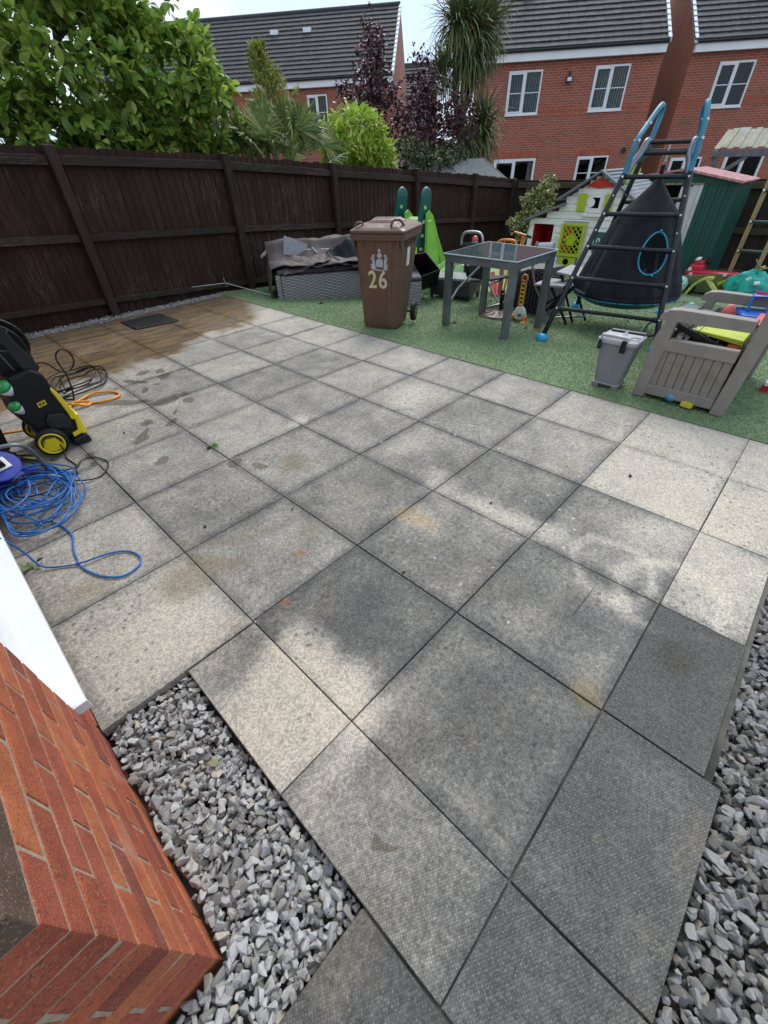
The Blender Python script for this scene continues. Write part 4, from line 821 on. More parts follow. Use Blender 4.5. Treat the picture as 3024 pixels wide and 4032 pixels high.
# ------------------------------------------------------------------ brown wheelie bin
binm = mat('brown_bin_plastic', (.125, .066, .039), (.105, .055, .033), rough=.48, scale=5, bump=.15, bscale=300, dirt=.25)
blk = mat('black_rubber', (.01, .01, .011), (.018, .018, .018), rough=.65, scale=20, spec=.25)
A_ = V(.41, -.912, 0); B_ = V(.912, .41, 0); O_ = V(3.765, 3.775, -.005)
F = lambda u, v, z: O_ + A_ * u + B_ * v + V(0, 0, z)
def inset_ring(F, u0, u1, v0, v1, z, ch):
    return [F(u0 + ch, v0, z), F(u1 - ch, v0, z), F(u1, v0 + ch, z), F(u1, v1 - ch, z), F(u1 - ch, v1, z), F(u0 + ch, v1, z), F(u0, v1 - ch, z), F(u0, v0 + ch, z)]
BN = thing('wheelie_bin', 'brown wheelie bin numbered 26 standing on the grass by the patio edge', 'bin', F(.2, .2, 0))
body = build(M().loft([inset_ring(F, 0, .40, .0, .43, .0, .05), inset_ring(F, -.003, .405, -.005, .45, .04, .055), inset_ring(F, -.035, .475, -.02, .6, .80, .035), inset_ring(F, -.04, .48, -.022, .61, .86, .03)]), 'body', binm, BN, bevel=.008)
ck = M().hexa([F(.3, -.012, .03), F(.345, -.008, .03), F(.345, .01, .03), F(.3, .01, .03)], [F(.33, -.034, .84), F(.375, -.03, .84), F(.375, .0, .84), F(.33, .0, .84)])
build(ck, 'body_rib', binm, BN, bevel=.006)
build(M().loft([inset_ring(F, -.07, .51, -.04, .62, .855, .02), inset_ring(F, -.075, .515, -.045, .64, .912, .02)]), 'rim', binm, BN, bevel=.006)
for u in (-.045, .06, .18, .39, .47): build(M().prism([F(u, -.04, .855), F(u, -.022, .79), F(u, .02, .79), F(u, .02, .855)], A_ * .012), 'rim_gusset', binm, BN)
for v in (.1, .17, .3, .42): build(M().prism([F(.515, v, .855), F(.472, v, .77), F(.44, v, .77), F(.44, v, .855)], B_ * .014), 'rim_gusset', binm, BN)
lid = build(M().loft([inset_ring(F, -.078, .52, -.05, .64, .916, .025), inset_ring(F, -.08, .522, -.052, .64, .94, .03), inset_ring(F, -.045, .485, -.02, .62, .962, .04), inset_ring(F, .0, .44, .03, .6, .985, .05)]), 'lid', binm, BN, bevel=.006)
build(M().loft([[F(.03, .16, .98), F(.36, .16, .98), F(.4, .42, .99), F(.0, .42, .99)], [F(.09, .2, 1.015), F(.3, .2, 1.015), F(.34, .4, 1.022), F(.06, .4, 1.022)]]), 'lid_dome', mat('bin_lid_sheen', (.2, .11, .09), (.17, .09, .07), rough=.3), BN, bevel=.01)
build(M().tube(smooth_pts([F(.36, .0, .975), F(.38, .02, 1.02), F(.44, .05, 1.02), F(.47, .08, .975)], 4), .012, 8), 'lid_handle', binm, BN); build(M().tube(smooth_pts([F(-.02, .0, .97), F(-.01, .01, 1.0), F(.04, .03, 1.0), F(.05, .04, .97)], 4), .01, 8), 'lid_handle', binm, BN)
build(M().tube([F(-.03, .67, .93), F(.47, .67, .93)], .016, 10), 'push_bar', binm, BN)
for u in (.49, -.075):
    wb = build(M().lathe([(.02, -.028), (.07, -.028), (.098, -.02), (.1, 0), (.098, .02), (.07, .028), (.02, .028)], F(u, .41, .1), 24, A_), 'wheel', blk, BN, smooth=False); build(M().lathe([(.03, -.032), (.062, -.03), (.062, .03), (.03, .032)], F(u, .41, .1), 16, A_), 'hub', mat('grey_hub', (.1, .1, .1)), wb)
build(M().tube([F(-.07, .41, .1), F(.49, .41, .1)], .012, 8), 'axle', blk, BN)
def text(name, s, m, parent, origin, ax, up, h, off=.003, wx=1.0, bold=.0):
    cu = bpy.data.curves.new(name, 'FONT'); cu.body = s; cu.size = 1; cu.extrude = .004; cu.offset = bold; o = bpy.data.objects.new(name, cu); C.objects.link(o)
    dg = bpy.context.evaluated_depsgraph_get(); me = bpy.data.meshes.new_from_object(o.evaluated_get(dg)); bpy.data.objects.remove(o); k = h / .70
    n_ = ax.cross(up).normalized()
    for v in me.vertices: v.co = origin + ax * (v.co.x * k * wx) + up * (v.co.y * k) + n_ * (off + v.co.z * .3) - loc_of(parent)
    me.materials.clear(); me.materials.append(m); o = bpy.data.objects.new(name, me); C.objects.link(o); o.parent = parent; return o
numm = mat('cream_numeral', (.62, .58, .22), (.5, .48, .28), rough=.5, scale=30); num2 = mat('pale_numeral', (.58, .56, .36), (.46, .45, .32), rough=.5, scale=30)
upb = (F(.2, -.0385, .8) - F(.2, -.0235, .1)).normalized()
def fp(u, z): return F(u, -.005 - .015 * (z - .04) / .76, z)
text('numeral', '2', numm, BN, fp(.098, .422), A_, upb, .163, .002, .84, .014); text('numeral', '6', num2, BN, fp(.212, .422), A_, upb, .163, .002, .88, .014)
crm = mat('silver_transfer', (.5, .49, .51), (.3, .27, .28), rough=.6, scale=120); cr_ = M()
def cp(u, z): return fp(u, z) - B_ * .003
def cpoly(pts): cr_.prism([cp(a, b) for a, b in pts], -B_ * .001)
cpoly([(.2, .62), (.265, .62), (.275, .66), (.265, .69), (.235, .7), (.205, .69), (.192, .66)])                                   # shield
for s_, c0 in ((-1, .192), (1, .275)):                                                                             # supporters
    cpoly([(c0, .605), (c0 + s_ * .05, .6), (c0 + s_ * .058, .64), (c0 + s_ * .035, .66), (c0 + s_ * .052, .7), (c0 + s_ * .03, .74), (c0 + s_ * .012, .715), (c0 + s_ * .01, .66)][::s_])
    for q in range(4): cpoly([(c0 + s_ * (.01 + .012 * q), .735 - .012 * q), (c0 + s_ * (.02 + .012 * q), .737 - .012 * q), (c0 + s_ * (.022 + .012 * q), .69), (c0 + s_ * (.012 + .012 * q), .69)][::s_])
cpoly([(.215, .705), (.255, .705), (.262, .73), (.25, .75), (.222, .75), (.208, .73)]); cpoly([(.222, .755), (.248, .755), (.25, .785), (.22, .785)])        # helm and crest
for q in range(9): cpoly([(.15 + q * .02, .586 + .004 * math.sin(q)), (.166 + q * .02, .586 + .004 * math.sin(q)), (.166 + q * .02, .6 + .004 * math.sin(q)), (.15 + q * .02, .6 + .004 * math.sin(q))])
build(cr_, 'crest', crm, BN)
F2 = lambda v, z: F(.4765 + .0 * v, v, z)
lab = M().hexa([F(.4585, .20, .60), F(.4585, .29, .60), F(.462, .29, .602), F(.462, .20, .602)], [F(.4725, .20, .77), F(.4725, .29, .77), F(.476, .29, .77), F(.476, .20, .77)])
build(lab, 'label', mat('white_sticker', (.72, .74, .75), (.62, .64, .65), rough=.5, scale=40), BN)
# ------------------------------------------------------------------ rattan sofa with a dragged-back cover
def weave(name, c, c2, pitch=.022, rough=.6):
    t = NT(name); P = t.pos(); sx = t.n('SeparateXYZ'); t.l(P, sx.inputs[0]); h = t.math('ADD', sx.outputs[0], sx.outputs[1])
    row = t.math('FLOOR', t.math('DIVIDE', sx.outputs[2], pitch)); a = t.math('SINE', t.math('ADD', t.math('MULTIPLY', h, 2 * math.pi / (pitch * 2.2)), t.math('MULTIPLY', row, math.pi)))
    b = t.math('ABSOLUTE', t.math('SINE', t.math('MULTIPLY', sx.outputs[2], math.pi / pitch))); hh = t.math('MULTIPLY', t.ramp(a, -.9, .6), b)
    t.l(t.mix(hh, c2, c), t.b.inputs['Base Color']); t.b.inputs['Roughness'].default_value = rough; t.bump(hh, .9, .008); return t.m
rat = weave('grey_rattan', (.36, .365, .375), (.17, .17, .175), .02); ratd = weave('black_rattan', (.045, .045, .047), (.016, .016, .017), .02, .4)
cush = mat('mauve_cushion', (.1, .085, .12), (.075, .065, .09), rough=.85, scale=8, bump=.3)
SF = thing('rattan_sofa', 'grey rattan garden sofa with dark mauve cushions against the fence', 'sofa', (4.9, 5.6, -.1))
a0 = V(4.0, 5.77, 0); sd1 = V(1.04, -.64, 0).normalized(); bk = V(.52, .85, 0).normalized()
G = lambda s, v, z: a0 + sd1 * s + bk * v + V(0, 0, z)
def hx(m, G, s0, s1, v0, v1, z0, z1): return m.hexa([G(s0, v0, z0), G(s1, v0, z0), G(s1, v1, z0), G(s0, v1, z0)], [G(s0, v0, z1), G(s1, v0, z1), G(s1, v1, z1), G(s0, v1, z1)])
build(hx(M(), G, .075, 1.42, 0, .72, -.13, .262), 'base', rat, SF, bevel=.012); build(hx(M(), G, 0, .07, -.012, .73, -.06, .275), 'side_panel', rat, SF, bevel=.015)
build(hx(M(), G, .03, 1.4, .04, .7, .268, .335), 'cushion', cush, SF, bevel=.025, seg=3, smooth=True); build(hx(M(), G, 0, 1.4, .66, .78, .2, .55), 'backrest', rat, SF, bevel=.02)
G2o = V(4.83, 4.62, 0); u2 = V(.44, -.48, 0).normalized(); v2 = V(.5, .5, 0).normalized(); G2 = lambda s, v, z: G2o + u2 * s + v2 * v + V(0, 0, z)
build(hx(M(), G2, 0, .65, 0, .75, -.14, .185), 'chaise_base', rat, SF, bevel=.012); build(hx(M(), G2, .0, .65, .0, .75, .19, .245), 'cushion', cush, SF, bevel=.025, seg=3, smooth=True)
covm = mat('brown_cover', (.105, .082, .08), (.075, .058, .058), rough=.75, scale=5, bump=.35, bscale=26); covd = mat('black_cover_lining', (.007, .01, .011), (.013, .017, .019), rough=.7, spec=.25, scale=6, bump=.6, bscale=22)
def sheet(fn, nu, nv, name, m, parent=None, org=None, label=None, th=.006):
    o = build(M().grid(fn, nu, nv), name, m, parent, org=org, smooth=True); s_ = o.modifiers.new('thick', 'SOLIDIFY'); s_.thickness = th; return o
def fold(s, t): return .010 * math.sin(6 * s + 4 * t) + .005 * math.sin(14 * s - 7 * t) + .003 * math.sin(27 * s + 9 * t + 2)
def cover(u, v):
    s = -.10 + 1.55 * u; prof = [(-.03, .38), (.12, .42), (.42, .40), (.56, .50), (.64, .62), (.8, .62), (.88, .45), (.9, .2)]
    k = v * (len(prof) - 1); i = min(int(k), len(prof) - 2); f_ = k - i; vv = prof[i][0] * (1 - f_) + prof[i + 1][0] * f_; zz = prof[i][1] * (1 - f_) + prof[i + 1][1] * f_
    if u < .12: q = (.12 - u) / .12; zz = zz * (1 - q) + (.02 + .15 * v) * q - .05 * q; s = -.10 + .06 * (1 - q)
    fr_ = .05 * math.sin(5 * s + 1) if v < .2 else 0
    return G(s, vv + fr_ + fold(s, v) * .8, zz + fold(s * 1.3, v * 2) * 1.3)
CV = thing('furniture_cover', 'brown waterproof cover pulled back in folds over the rattan sofa', 'cover', G(.7, .4, .35))
sheet(cover, 60, 28, 'sheet', covm, CV)
sheet(lambda u, v: G(.12 + .68 * u, -.04 + .36 * v + .03 * math.sin(7 * u), .45 - .17 * (1 - v) * (.55 + .45 * math.cos(3.1 * u)) + fold(u * 2, v) * 1.2), 26, 12, 'turned_flap', covm, CV)
sheet(lambda u, v: G(.80 + .55 * u, -.07 + .42 * v + .03 * math.sin(9 * u), .30 + .26 * v + .05 * math.sin(4 * u + 5 * v) + fold(u, v) * 2.4), 26, 16, 'turned_lining', covd, CV)
build(M().prism([G(-.14, .45, .47), G(-.06, .4, .52), G(-.05, .55, .53), G(-.12, .6, .47)], (0, 0, -.03)), 'corner_flap', mat('pale_flap', (.3, .3, .32)), CV)
silv = mat('brushed_aluminium', (.42, .44, .45), (.3, .32, .33), rough=.35, metal=.7, scale=8); gsl = mat('grey_sling', (.33, .345, .36), (.27, .28, .295), rough=.75, scale=30, bump=.2, bscale=400); frm = mat('grey_metal', (.19, .21, .225), (.14, .155, .165), rough=.45, metal=.5, scale=6)
FC = thing('folded_chair', 'folded silver garden chair with pale grey panel lying on top of the sofa cover', 'chair', (4.6, 6.0, .5))
build(M().hexa([(4.39, 6.03, .47), (4.73, 5.93, .415), (4.73, 5.95, .405), (4.39, 6.05, .46)], [(4.45, 6.04, .70), (4.77, 5.94, .565), (4.77, 5.96, .56), (4.45, 6.06, .695)]), 'seat_panel', gsl, FC, bevel=.004)
for z in (0, .035, .07): build(M().tube([(4.66, 6.0 + z * .4, .50 - z), (5.35, 5.62 + z * .4, .465 - z)], .012, 8), 'tube', silv, FC)
build(M().tube([(4.78, 5.86, .53), (4.9, 5.75, .36)], .012, 8), 'tube', silv, FC)
RD = thing('metal_rod', 'thin bent grey rod leaning between the fence and the sofa end', 'rod', (3.7, 6.4, .1)); build(M().tube([(3.2, 6.72, .16), (3.62, 6.5, .17), (4.02, 5.95, -.0)], .006, 6), 'rod', silv, RD); build(M().tube([(3.6, 6.5, .24), (3.63, 6.5, .12)], .006, 6), 'hook', silv, RD)
TB = thing('storage_tub', 'empty black plastic tub tipped on its side between the sofa and the slide', 'tub', (5.6, 4.5, .1))
p = [V(5.55, 4.60, .43), V(5.62, 4.36, .47), V(5.60, 4.09, .29), V(5.52, 4.40, .17)]; q = [v_ + V(.32, .22, -.28) for v_ in p]; q = [c.lerp(sum(q, V(0, 0, 0)) / 4, .22) for c in q]
tb = M()
for i in range(4):
    j = (i + 1) % 4; nn_ = (p[i].lerp(p[j], .5) - (sum(p, V(0, 0, 0)) / 4)).normalized() * .008; tb.hexa([p[i], p[j], p[j] + nn_, p[i] + nn_], [q[i], q[j], q[j] + nn_, q[i] + nn_])
build(tb, 'tub_walls', blk, TB); build(M().prism(q, (.012, .008, -.012)), 'tub_floor', blk, TB); build(M().tube(p, .014, 8, closed=True), 'tub_rim', mat('dark_rim', (.04, .045, .05), rough=.3), TB)
# ------------------------------------------------------------------ slides
dgr = mat('dark_green_plastic', (.008, .115, .095), (.006, .09, .075), rough=.35, scale=3, dirt=.1); lime = mat('lime_plastic', (.22, .52, .06), (.18, .44, .05), rough=.38, scale=3, dirt=.2); pale = mat('pale_green_plastic', (.45, .68, .3), (.36, .56, .24), rough=.42, scale=3, dirt=.2); yel = mat('yellow_plastic', (.75, .62, .06), (.6, .5, .05), rough=.4, dirt=.2)
SL = thing('slide', 'lime green toddler slide with tall dark green side rails behind the wheelie bin', 'slide', (6.7, 5.4, -.25))
for yb, yt in ((5.33, 5.2), (5.86, 5.70)):
    pr_ = []
    for k in range(13):
        a = math.pi * k / 12; pr_.append((6.6 - .1 * math.cos(a) * 1.0 + .06, yt, 1.04 + .1 * math.sin(a)))
    poly = [(6.47, yb + .03, -.24)] + [(x_, yt, z_) for x_, _, z_ in pr_] + [(6.86, yb + .03, -.24)]
    sp_ = build(M().prism(poly, (0, .055, 0)), 'side_rail', dgr, SL, bevel=.012); build(M().tube([(x_ , y_ + .0275, z_) for x_, y_, z_ in poly], .022, 8), 'rail_edge', dgr, sp_)
    for k in range(6): z = -.05 + k * .19; yy = yb + (yt - yb) * (z + .24) / 1.3; build(M().cyl((6.62, yy - .014, z), (6.62, yy + .07, z), .025, n=14), 'cap', pale if k % 2 else mat('white_plastic', (.7, .72, .7)), sp_)
ch = M(); prof = [(6.62, .70), (6.72, .74), (6.85, .66), (7.05, .36), (7.3, .05), (7.55, -.16), (7.8, -.2)]
L_ = [(V(x, 5.20 + (x - 6.6) * .18, z)) for x, z in prof]
for a, b in zip(L_, L_[1:]):
    o_ = V(0, .42, 0)
    ch.hexa([a, b, b + o_, a + o_], [a + V(0, 0, .03), b + V(0, 0, .03), b + o_ + V(0, 0, .03), a + o_ + V(0, 0, .03)])
    for off in (V(0, -.03, 0), V(0, .42, 0)): ch.hexa([a + off - V(0, 0, .12), b + off - V(0, 0, .12), b + off + V(0, .03, -.12), a + off + V(0, .03, -.12)], [a + off + V(0, 0, .12), b + off + V(0, 0, .12), b + off + V(0, .03, .12), a + off + V(0, .03, .12)])
build(ch, 'chute', lime, SL, bevel=.01)
build(M().hexa([(6.55, 5.1, -.28), (7.1, 5.1, -.3), (7.1, 5.15, -.3), (6.55, 5.15, -.28)], [(6.62, 5.14, .72), (6.72, 5.14, .74), (6.72, 5.2, .74), (6.62, 5.2, .72)]), 'side_skirt', lime, SL, bevel=.01)
for k in range(3): build(M().box(6.5, 6.66, 5.36, 5.72, .0 + k * .24, .035 + k * .24), 'step', lime, SL, bevel=.008)
build(M().box(6.42, 6.48, 5.24, 5.36, .26, .38), 'yellow_clip', yel, SL, bevel=.01)
S2 = thing('slide_ramp', 'pale green toddler slide ramp lying low beside the black rattan ottoman', 'slide', (6.7, 4.9, -.24))
rp = M(); pts = [(6.9, 4.55, .2), (6.8, 4.75, .1), (6.55, 4.95, -.1), (6.25, 4.95, -.17), (6.1, 4.8, -.17)]
for a, b in zip(pts, pts[1:]):
    a, b = V(*a), V(*b); n_ = (b - a).cross(V(0, 0, 1)).normalized() * .2
    rp.hexa([a - n_, b - n_, b + n_, a + n_], [v_ + V(0, 0, .03) for v_ in (a - n_, b - n_, b + n_, a + n_)])
    for s_ in (1, -1): rp.hexa([a + n_ * s_, b + n_ * s_, b + n_ * s_ * 1.12, a + n_ * s_ * 1.12], [v_ + V(0, 0, .11) for v_ in (a + n_ * s_, b + n_ * s_, b + n_ * s_ * 1.12, a + n_ * s_ * 1.12)])
build(rp, 'ramp', pale, S2, bevel=.008); build(M().box(6.1, 6.22, 4.66, 4.86, -.19, -.02), 'foot', pale, S2, bevel=.02)
SP = thing('sand_pit', 'round pale green plastic sand pit shell tipped up behind the table', 'sand pit', (7.2, 4.35, -.27))
build(M().lathe([(.0, -.04), (.40, -.03), (.52, .0), (.54, .05), (.50, .05), (.46, .01), (.36, -.005), (0, -.01)], (7.25, 4.38, -.06), 36, (-.62, -.28, .72)), 'shell', pale, SP, smooth=True)
build(M().tube([(7.25 + .0, 4.38, -.05)] * 2, .01, 4), 'drain_plug', pale, SP)
# ------------------------------------------------------------------ black rattan ottoman
OT = thing('ottoman', 'square black rattan ottoman with a pebbled glass top in front of the slide', 'footstool', (6.15, 4.15, -.17))
Go = lambda s, v, z: V(6.02, 3.86, 0) + V(-.14, .61, 0) * s / .626 + V(.6, .14, 0).normalized() * v + V(0, 0, z)
build(hx(M(), Go, 0, .626, 0, .5, -.12, .1), 'base', ratd, OT, bevel=.01)
for s_ in (.01, .586):
    for v_ in (.01, .45): build(hx(M(), Go, s_, s_ + .03, v_, v_ + .03, -.2, -.12), 'foot', blk, OT)
pb = NT('pebbled_glass'); c_ = pb.mix(pb.ramp(pb.noise(60, 3), .4, .62), (.08, .085, .09), (.6, .62, .65)); pb.l(c_, pb.b.inputs['Base Color']); pb.b.inputs['Roughness'].default_value = .2; pb.bump(pb.noise(60, 2), .6, .01)
build(hx(M(), Go, .02, .606, .02, .48, .101, .118), 'glass_top', pb.m, OT)
# ------------------------------------------------------------------ folding chair with silver frame
CHR = thing('folding_chair', 'black sling folding chair with rounded silver frame beside the ottoman', 'chair', (5.95, 3.6, -.16))
darks = mat('black_sling', (.022, .025, .03), (.03, .033, .038), rough=.8, scale=20)
build(M().tube(smooth_pts([(5.85, 3.93, .56), (5.85, 3.93, .66), (5.85, 3.87, .715), (5.85, 3.68, .722), (5.85, 3.61, .67), (5.85, 3.60, .56)], 4), .017, 8), 'back_tube', silv, CHR, smooth=True)
build(M().tube([(5.85, 3.93, .57), (5.85, 3.79, .2)], .016, 8).tube([(5.85, 3.60, .57), (5.85, 3.55, .2)], .016, 8), 'back_post', blk, CHR)
sheet(lambda u, v: V(5.86 + .02 * math.sin(3.1 * u), 3.92 - .31 * u - v * (.12 - .06 * u), .60 - .42 * v), 4, 4, 'back_sling', darks, CHR, th=.004)
sheet(lambda u, v: V(5.86 + .42 * v, 3.76 - .6 * u, .15 + .12 * u - .02 * math.sin(3 * u)), 6, 3, 'seat_sling', darks, CHR, th=.02)
build(M().tube([(5.85, 3.59, .35), (5.72, 3.85, .06), (5.6, 3.92, -.15)], .016, 8), 'leg', silv, CHR); build(M().tube([(5.85, 3.54, .16), (6.12, 3.92, -.19)], .014, 8), 'leg', silv, CHR)
build(M().tube([(6.3, 3.5, .34), (6.2, 3.42, -.19)], .013, 8), 'leg', silv, CHR); build(M().tube([(6.27, 3.9, .3), (6.3, 3.5, -.2)], .013, 8), 'leg', silv, CHR)
build(M().tube([(5.85, 3.42, .14), (5.95, 3.28, .2)], .012, 8), 'brace', silv, CHR); build(M().tube([(5.9, 3.47, -.17), (6.2, 3.35, -.15)], .014, 8), 'stretcher', silv, CHR); build(M().tube([(5.85, 3.89, .32), (5.9, 3.7, .35)], .013, 8), 'armrest', silv, CHR)
# ------------------------------------------------------------------ glass table
TBL = thing('garden_table', 'square grey metal garden table with a glass top on the grass', 'table', (4.99, 2.8, -.1))
glt = NT('tinted_glass'); tr_ = glt.n('BsdfTransparent'); tr_.inputs[0].default_value = (.42, .49, .52, 1); gs_ = glt.n('BsdfGlossy'); gs_.inputs['Roughness'].default_value = .04; fr_ = glt.n('Fresnel'); fr_.inputs[0].default_value = 1.6
df_ = glt.n('BsdfDiffuse'); df_.inputs[0].default_value = (.2, .25, .27, 1); m1 = glt.n('MixShader'); m1.inputs[0].default_value = .3; glt.l(tr_.outputs[0], m1.inputs[1]); glt.l(df_.outputs[0], m1.inputs[2])
m2 = glt.n('MixShader'); glt.l(glt.math('MULTIPLY', fr_.outputs[0], .5, True), m2.inputs[0]); glt.l(m1.outputs[0], m2.inputs[1]); glt.l(gs_.outputs[0], m2.inputs[2]); glt.l(m2.outputs[0], glt.out.inputs[0])
TC = [V(4.555, 3.235, 0), V(4.51, 2.345, 0), V(5.375, 2.355, 0), V(5.50, 3.29, 0)]; TZ = .672
cen = sum(TC, V(0, 0, 0)) / 4
for c in TC:
    i_ = (cen - c); sx_ = math.copysign(.07, i_.x); sy_ = math.copysign(.07, i_.y); x0, x1 = sorted((c.x, c.x + sx_)); y0, y1 = sorted((c.y, c.y + sy_))
    build(M().box(x0, x1, y0, y1, gz(c.x) - .003, TZ - .075), 'leg', frm, TBL, bevel=.004)
for a, b in zip(TC, TC[1:] + TC[:1]):
    d_ = (b - a).normalized(); n_ = (cen - a.lerp(b, .5)).normalized() * .035; build(M().beam(a + n_ - d_ * .0 + V(0, 0, TZ - .0375), b + n_ + V(0, 0, TZ - .0375), .068, .073), 'apron', frm, TBL, bevel=.003)
build(M().prism([c + (c - cen).normalized() * .02 + V(0, 0, TZ + .003) for c in TC][::-1], (0, 0, .007)), 'glass_top', glt.m, TBL)
build(M().tube([c + (c - cen).normalized() * .02 + V(0, 0, TZ + .006) for c in TC], .006, 6, closed=True), 'glass_edge', mat('glass_edge', (.45, .55, .58), rough=.2), TBL)
PB = thing('parasol_base', 'round brown resin parasol base with a black stub pole under the glass table', 'parasol base', (5.55, 3.05, -.14))
res = mat('brown_resin', (.06, .035, .028), (.09, .055, .045), rough=.45, scale=14, bump=.9, bscale=28)
build(M().lathe([(0, -.01), (.25, -.01), (.26, .02), (.23, .05), (.12, .065), (.04, .08), (0, .08)], (5.52, 3.03, -.145), 28), 'base', res, PB)
for k in range(9): a = k * .7; build(M().tube(smooth_pts([(5.52 + math.cos(a) * .08, 3.03 + math.sin(a) * .08, -.08), (5.52 + math.cos(a + .3) * .14, 3.03 + math.sin(a + .3) * .14, -.085), (5.52 + math.cos(a) * .2, 3.03 + math.sin(a) * .2, -.1)], 3), .012, 6), 'embossed_scroll', res, PB)
build(M().cyl((5.6, 3.06, -.1), (5.6, 3.06, .16), .026, n=14), 'pole_stub', blk, PB); build(M().cyl((5.64, 3.04, .12), (5.56, 3.04, .12), .01, n=8), 'knob', mat('pink_knob', (.6, .25, .25)), PB)
ARM = thing('rattan_armchair', 'dark grey rattan armchair tipped forward behind the glass table', 'chair', (6.2, 2.95, -.18))
ratg = weave('charcoal_rattan', (.12, .12, .125), (.03, .03, .033), .024, .5)
build(M().hexa([(5.93, 3.12, -.18), (5.93, 3.22, -.18), (6.05, 3.22, -.18), (6.05, 3.12, -.18)], [(5.93, 3.09, .34), (5.93, 3.19, .34), (6.05, 3.19, .34), (6.05, 3.09, .34)]), 'arm', ratg, ARM, bevel=.01)
build(M().hexa([(5.95, 2.94, -.17), (6.0, 2.62, -.17), (6.6, 2.6, -.22), (6.6, 3.0, -.22)], [(5.95, 2.96, .36), (6.0, 2.68, .38), (6.45, 2.68, .36), (6.45, 3.0, .34)]), 'seat_shell', ratg, ARM, bevel=.012)
build(M().hexa([(6.05, 3.2, -.15), (6.6, 3.1, -.2), (6.6, 3.04, -.2), (6.05, 3.1, -.15)], [(6.05, 3.2, .3), (6.5, 3.1, .3), (6.5, 3.04, .3), (6.05, 3.1, .3)]), 'side_panel', ratg, ARM, bevel=.01)
for k in range(7): build(M().beam((5.945, 2.93 - k * .045, -.15), (5.945, 2.95 - k * .045, .34), .012, .012), 'cane_rib', blk, ARM)
# push toy
orp = mat('orange_plastic', (.75, .24, .02), (.6, .19, .02), rough=.35); amb = mat('amber_plastic', (.7, .38, .03), (.6, .32, .02), rough=.35); whp = mat('white_plastic_toy', (.72, .73, .72), (.62, .63, .63), rough=.4, dirt=.1)
PT = thing('push_toy', 'white push-along toy with orange wheels and a tall amber handle by the table leg', 'toy', (5.5, 2.69, -.14))
hd_ = build(M().box(5.49, 5.52, 2.71, 2.72, .03, .3).box(5.49, 5.52, 2.76, 2.77, .03, .3), 'handle', amb, PT)
for k in range(6): build(M().box(5.492, 5.518, 2.72, 2.76, .05 + k * .045, .056 + k * .045), 'handle_rung', amb, hd_)
build(M().tube([(5.505, 2.74 + .035 * math.cos(a), .34 + .035 * math.sin(a)) for a in np.linspace(0, 6.0, 16)], .014, 8, closed=True), 'grip', orp, PT, smooth=True)
build(M().loft([[(5.44 + .05 * math.cos(a) * r_ + .05, 2.72 + .085 * math.sin(a) * r_, z) for a in np.linspace(0, 2 * math.pi, 9)[:-1]] for r_, z in ((.55, -.13), (1.0, -.1), (1.05, -.04), (.75, .01), (.3, .04))]), 'body', whp, PT)
build(M().box(5.43, 5.45, 2.68, 2.72, -.07, -.04), 'badge', frm, PT)
for y_ in (2.63, 2.80): build(M().lathe([(0, -.015), (.04, -.015), (.045, 0), (.04, .015), (0, .015)], (5.46, y_, -.1), 16, (0, 1, 0)), 'wheel', orp, PT)
build(M().hexa([(5.36, 2.58, -.135), (5.44, 2.58, -.135), (5.44, 2.66, -.135), (5.36, 2.66, -.135)], [(5.42, 2.6, -.1), (5.44, 2.6, -.1), (5.44, 2.64, -.1), (5.42, 2.64, -.1)]), 'beak', orp, PT)
# grey sling folding chairs
GC = thing('folding_chair', 'pale grey sling folding chair standing just behind the glass table', 'chair', (5.8, 2.6, -.16))
sheet(lambda u, v: V(5.75 + .12 * v, 2.83 - .21 * u - .05 * (1 - v) * u, .46 + .2 * v + .02 * u), 4, 5, 'back_sling', gsl, GC, th=.006)
build(M().tube(smooth_pts([(5.87, 2.84, .67), (5.78, 2.82, .5), (5.75, 2.72, .24), (5.74, 2.57, .05), (5.68, 2.42, -.17)], 4), .014, 8), 'leg', frm, GC); build(M().tube([(5.87, 2.62, .67), (5.76, 2.57, .47)], .012, 8), 'back_post', frm, GC)
build(M().hexa([(5.72, 2.72, .225), (5.72, 2.34, .245), (6.05, 2.36, .27), (6.05, 2.7, .25)], [(5.72, 2.72, .25), (5.72, 2.34, .27), (6.05, 2.36, .295), (6.05, 2.7, .275)]), 'seat', gsl, GC, bevel=.006)
for a, b in (((5.76, 2.5, .23), (5.72, 2.2, -.14)), ((5.95, 2.28, .24), (5.9, 2.62, -.02)), ((5.8, 2.32, .23), (5.9, 2.6, -.12))): build(M().beam(a, b, .022, .022), 'leg', blk, GC)
build(M().beam((5.8, 2.58, .33), (5.95, 2.45, .3), .03, .015), 'armrest', blk, GC)
G3 = thing('folding_stool', 'grey topped folding stool with crossed black legs beside the swing frame', 'stool', (6.1, 2.25, -.17))
build(M().hexa([(5.85, 2.52, .36), (5.85, 2.18, .33), (6.2, 2.12, .36), (6.2, 2.5, .39)], [(5.85, 2.52, .385), (5.85, 2.18, .355), (6.2, 2.12, .385), (6.2, 2.5, .415)]), 'seat', gsl, G3, bevel=.006)
for a, b in (((5.9, 2.48, .36), (5.78, 2.15, -.13)), ((5.9, 2.2, .34), (5.95, 2.6, -.1)), ((6.1, 2.45, .37), (6.05, 2.1, -.15)), ((6.1, 2.2, .36), (6.1, 2.6, -.1))): build(M().beam(a, b, .02, .02), 'leg', blk, G3)
build(M().tube([(5.75, 2.4, -.1), (6.0, 2.1, -.09)], .011, 8), 'stretcher', silv, G3)
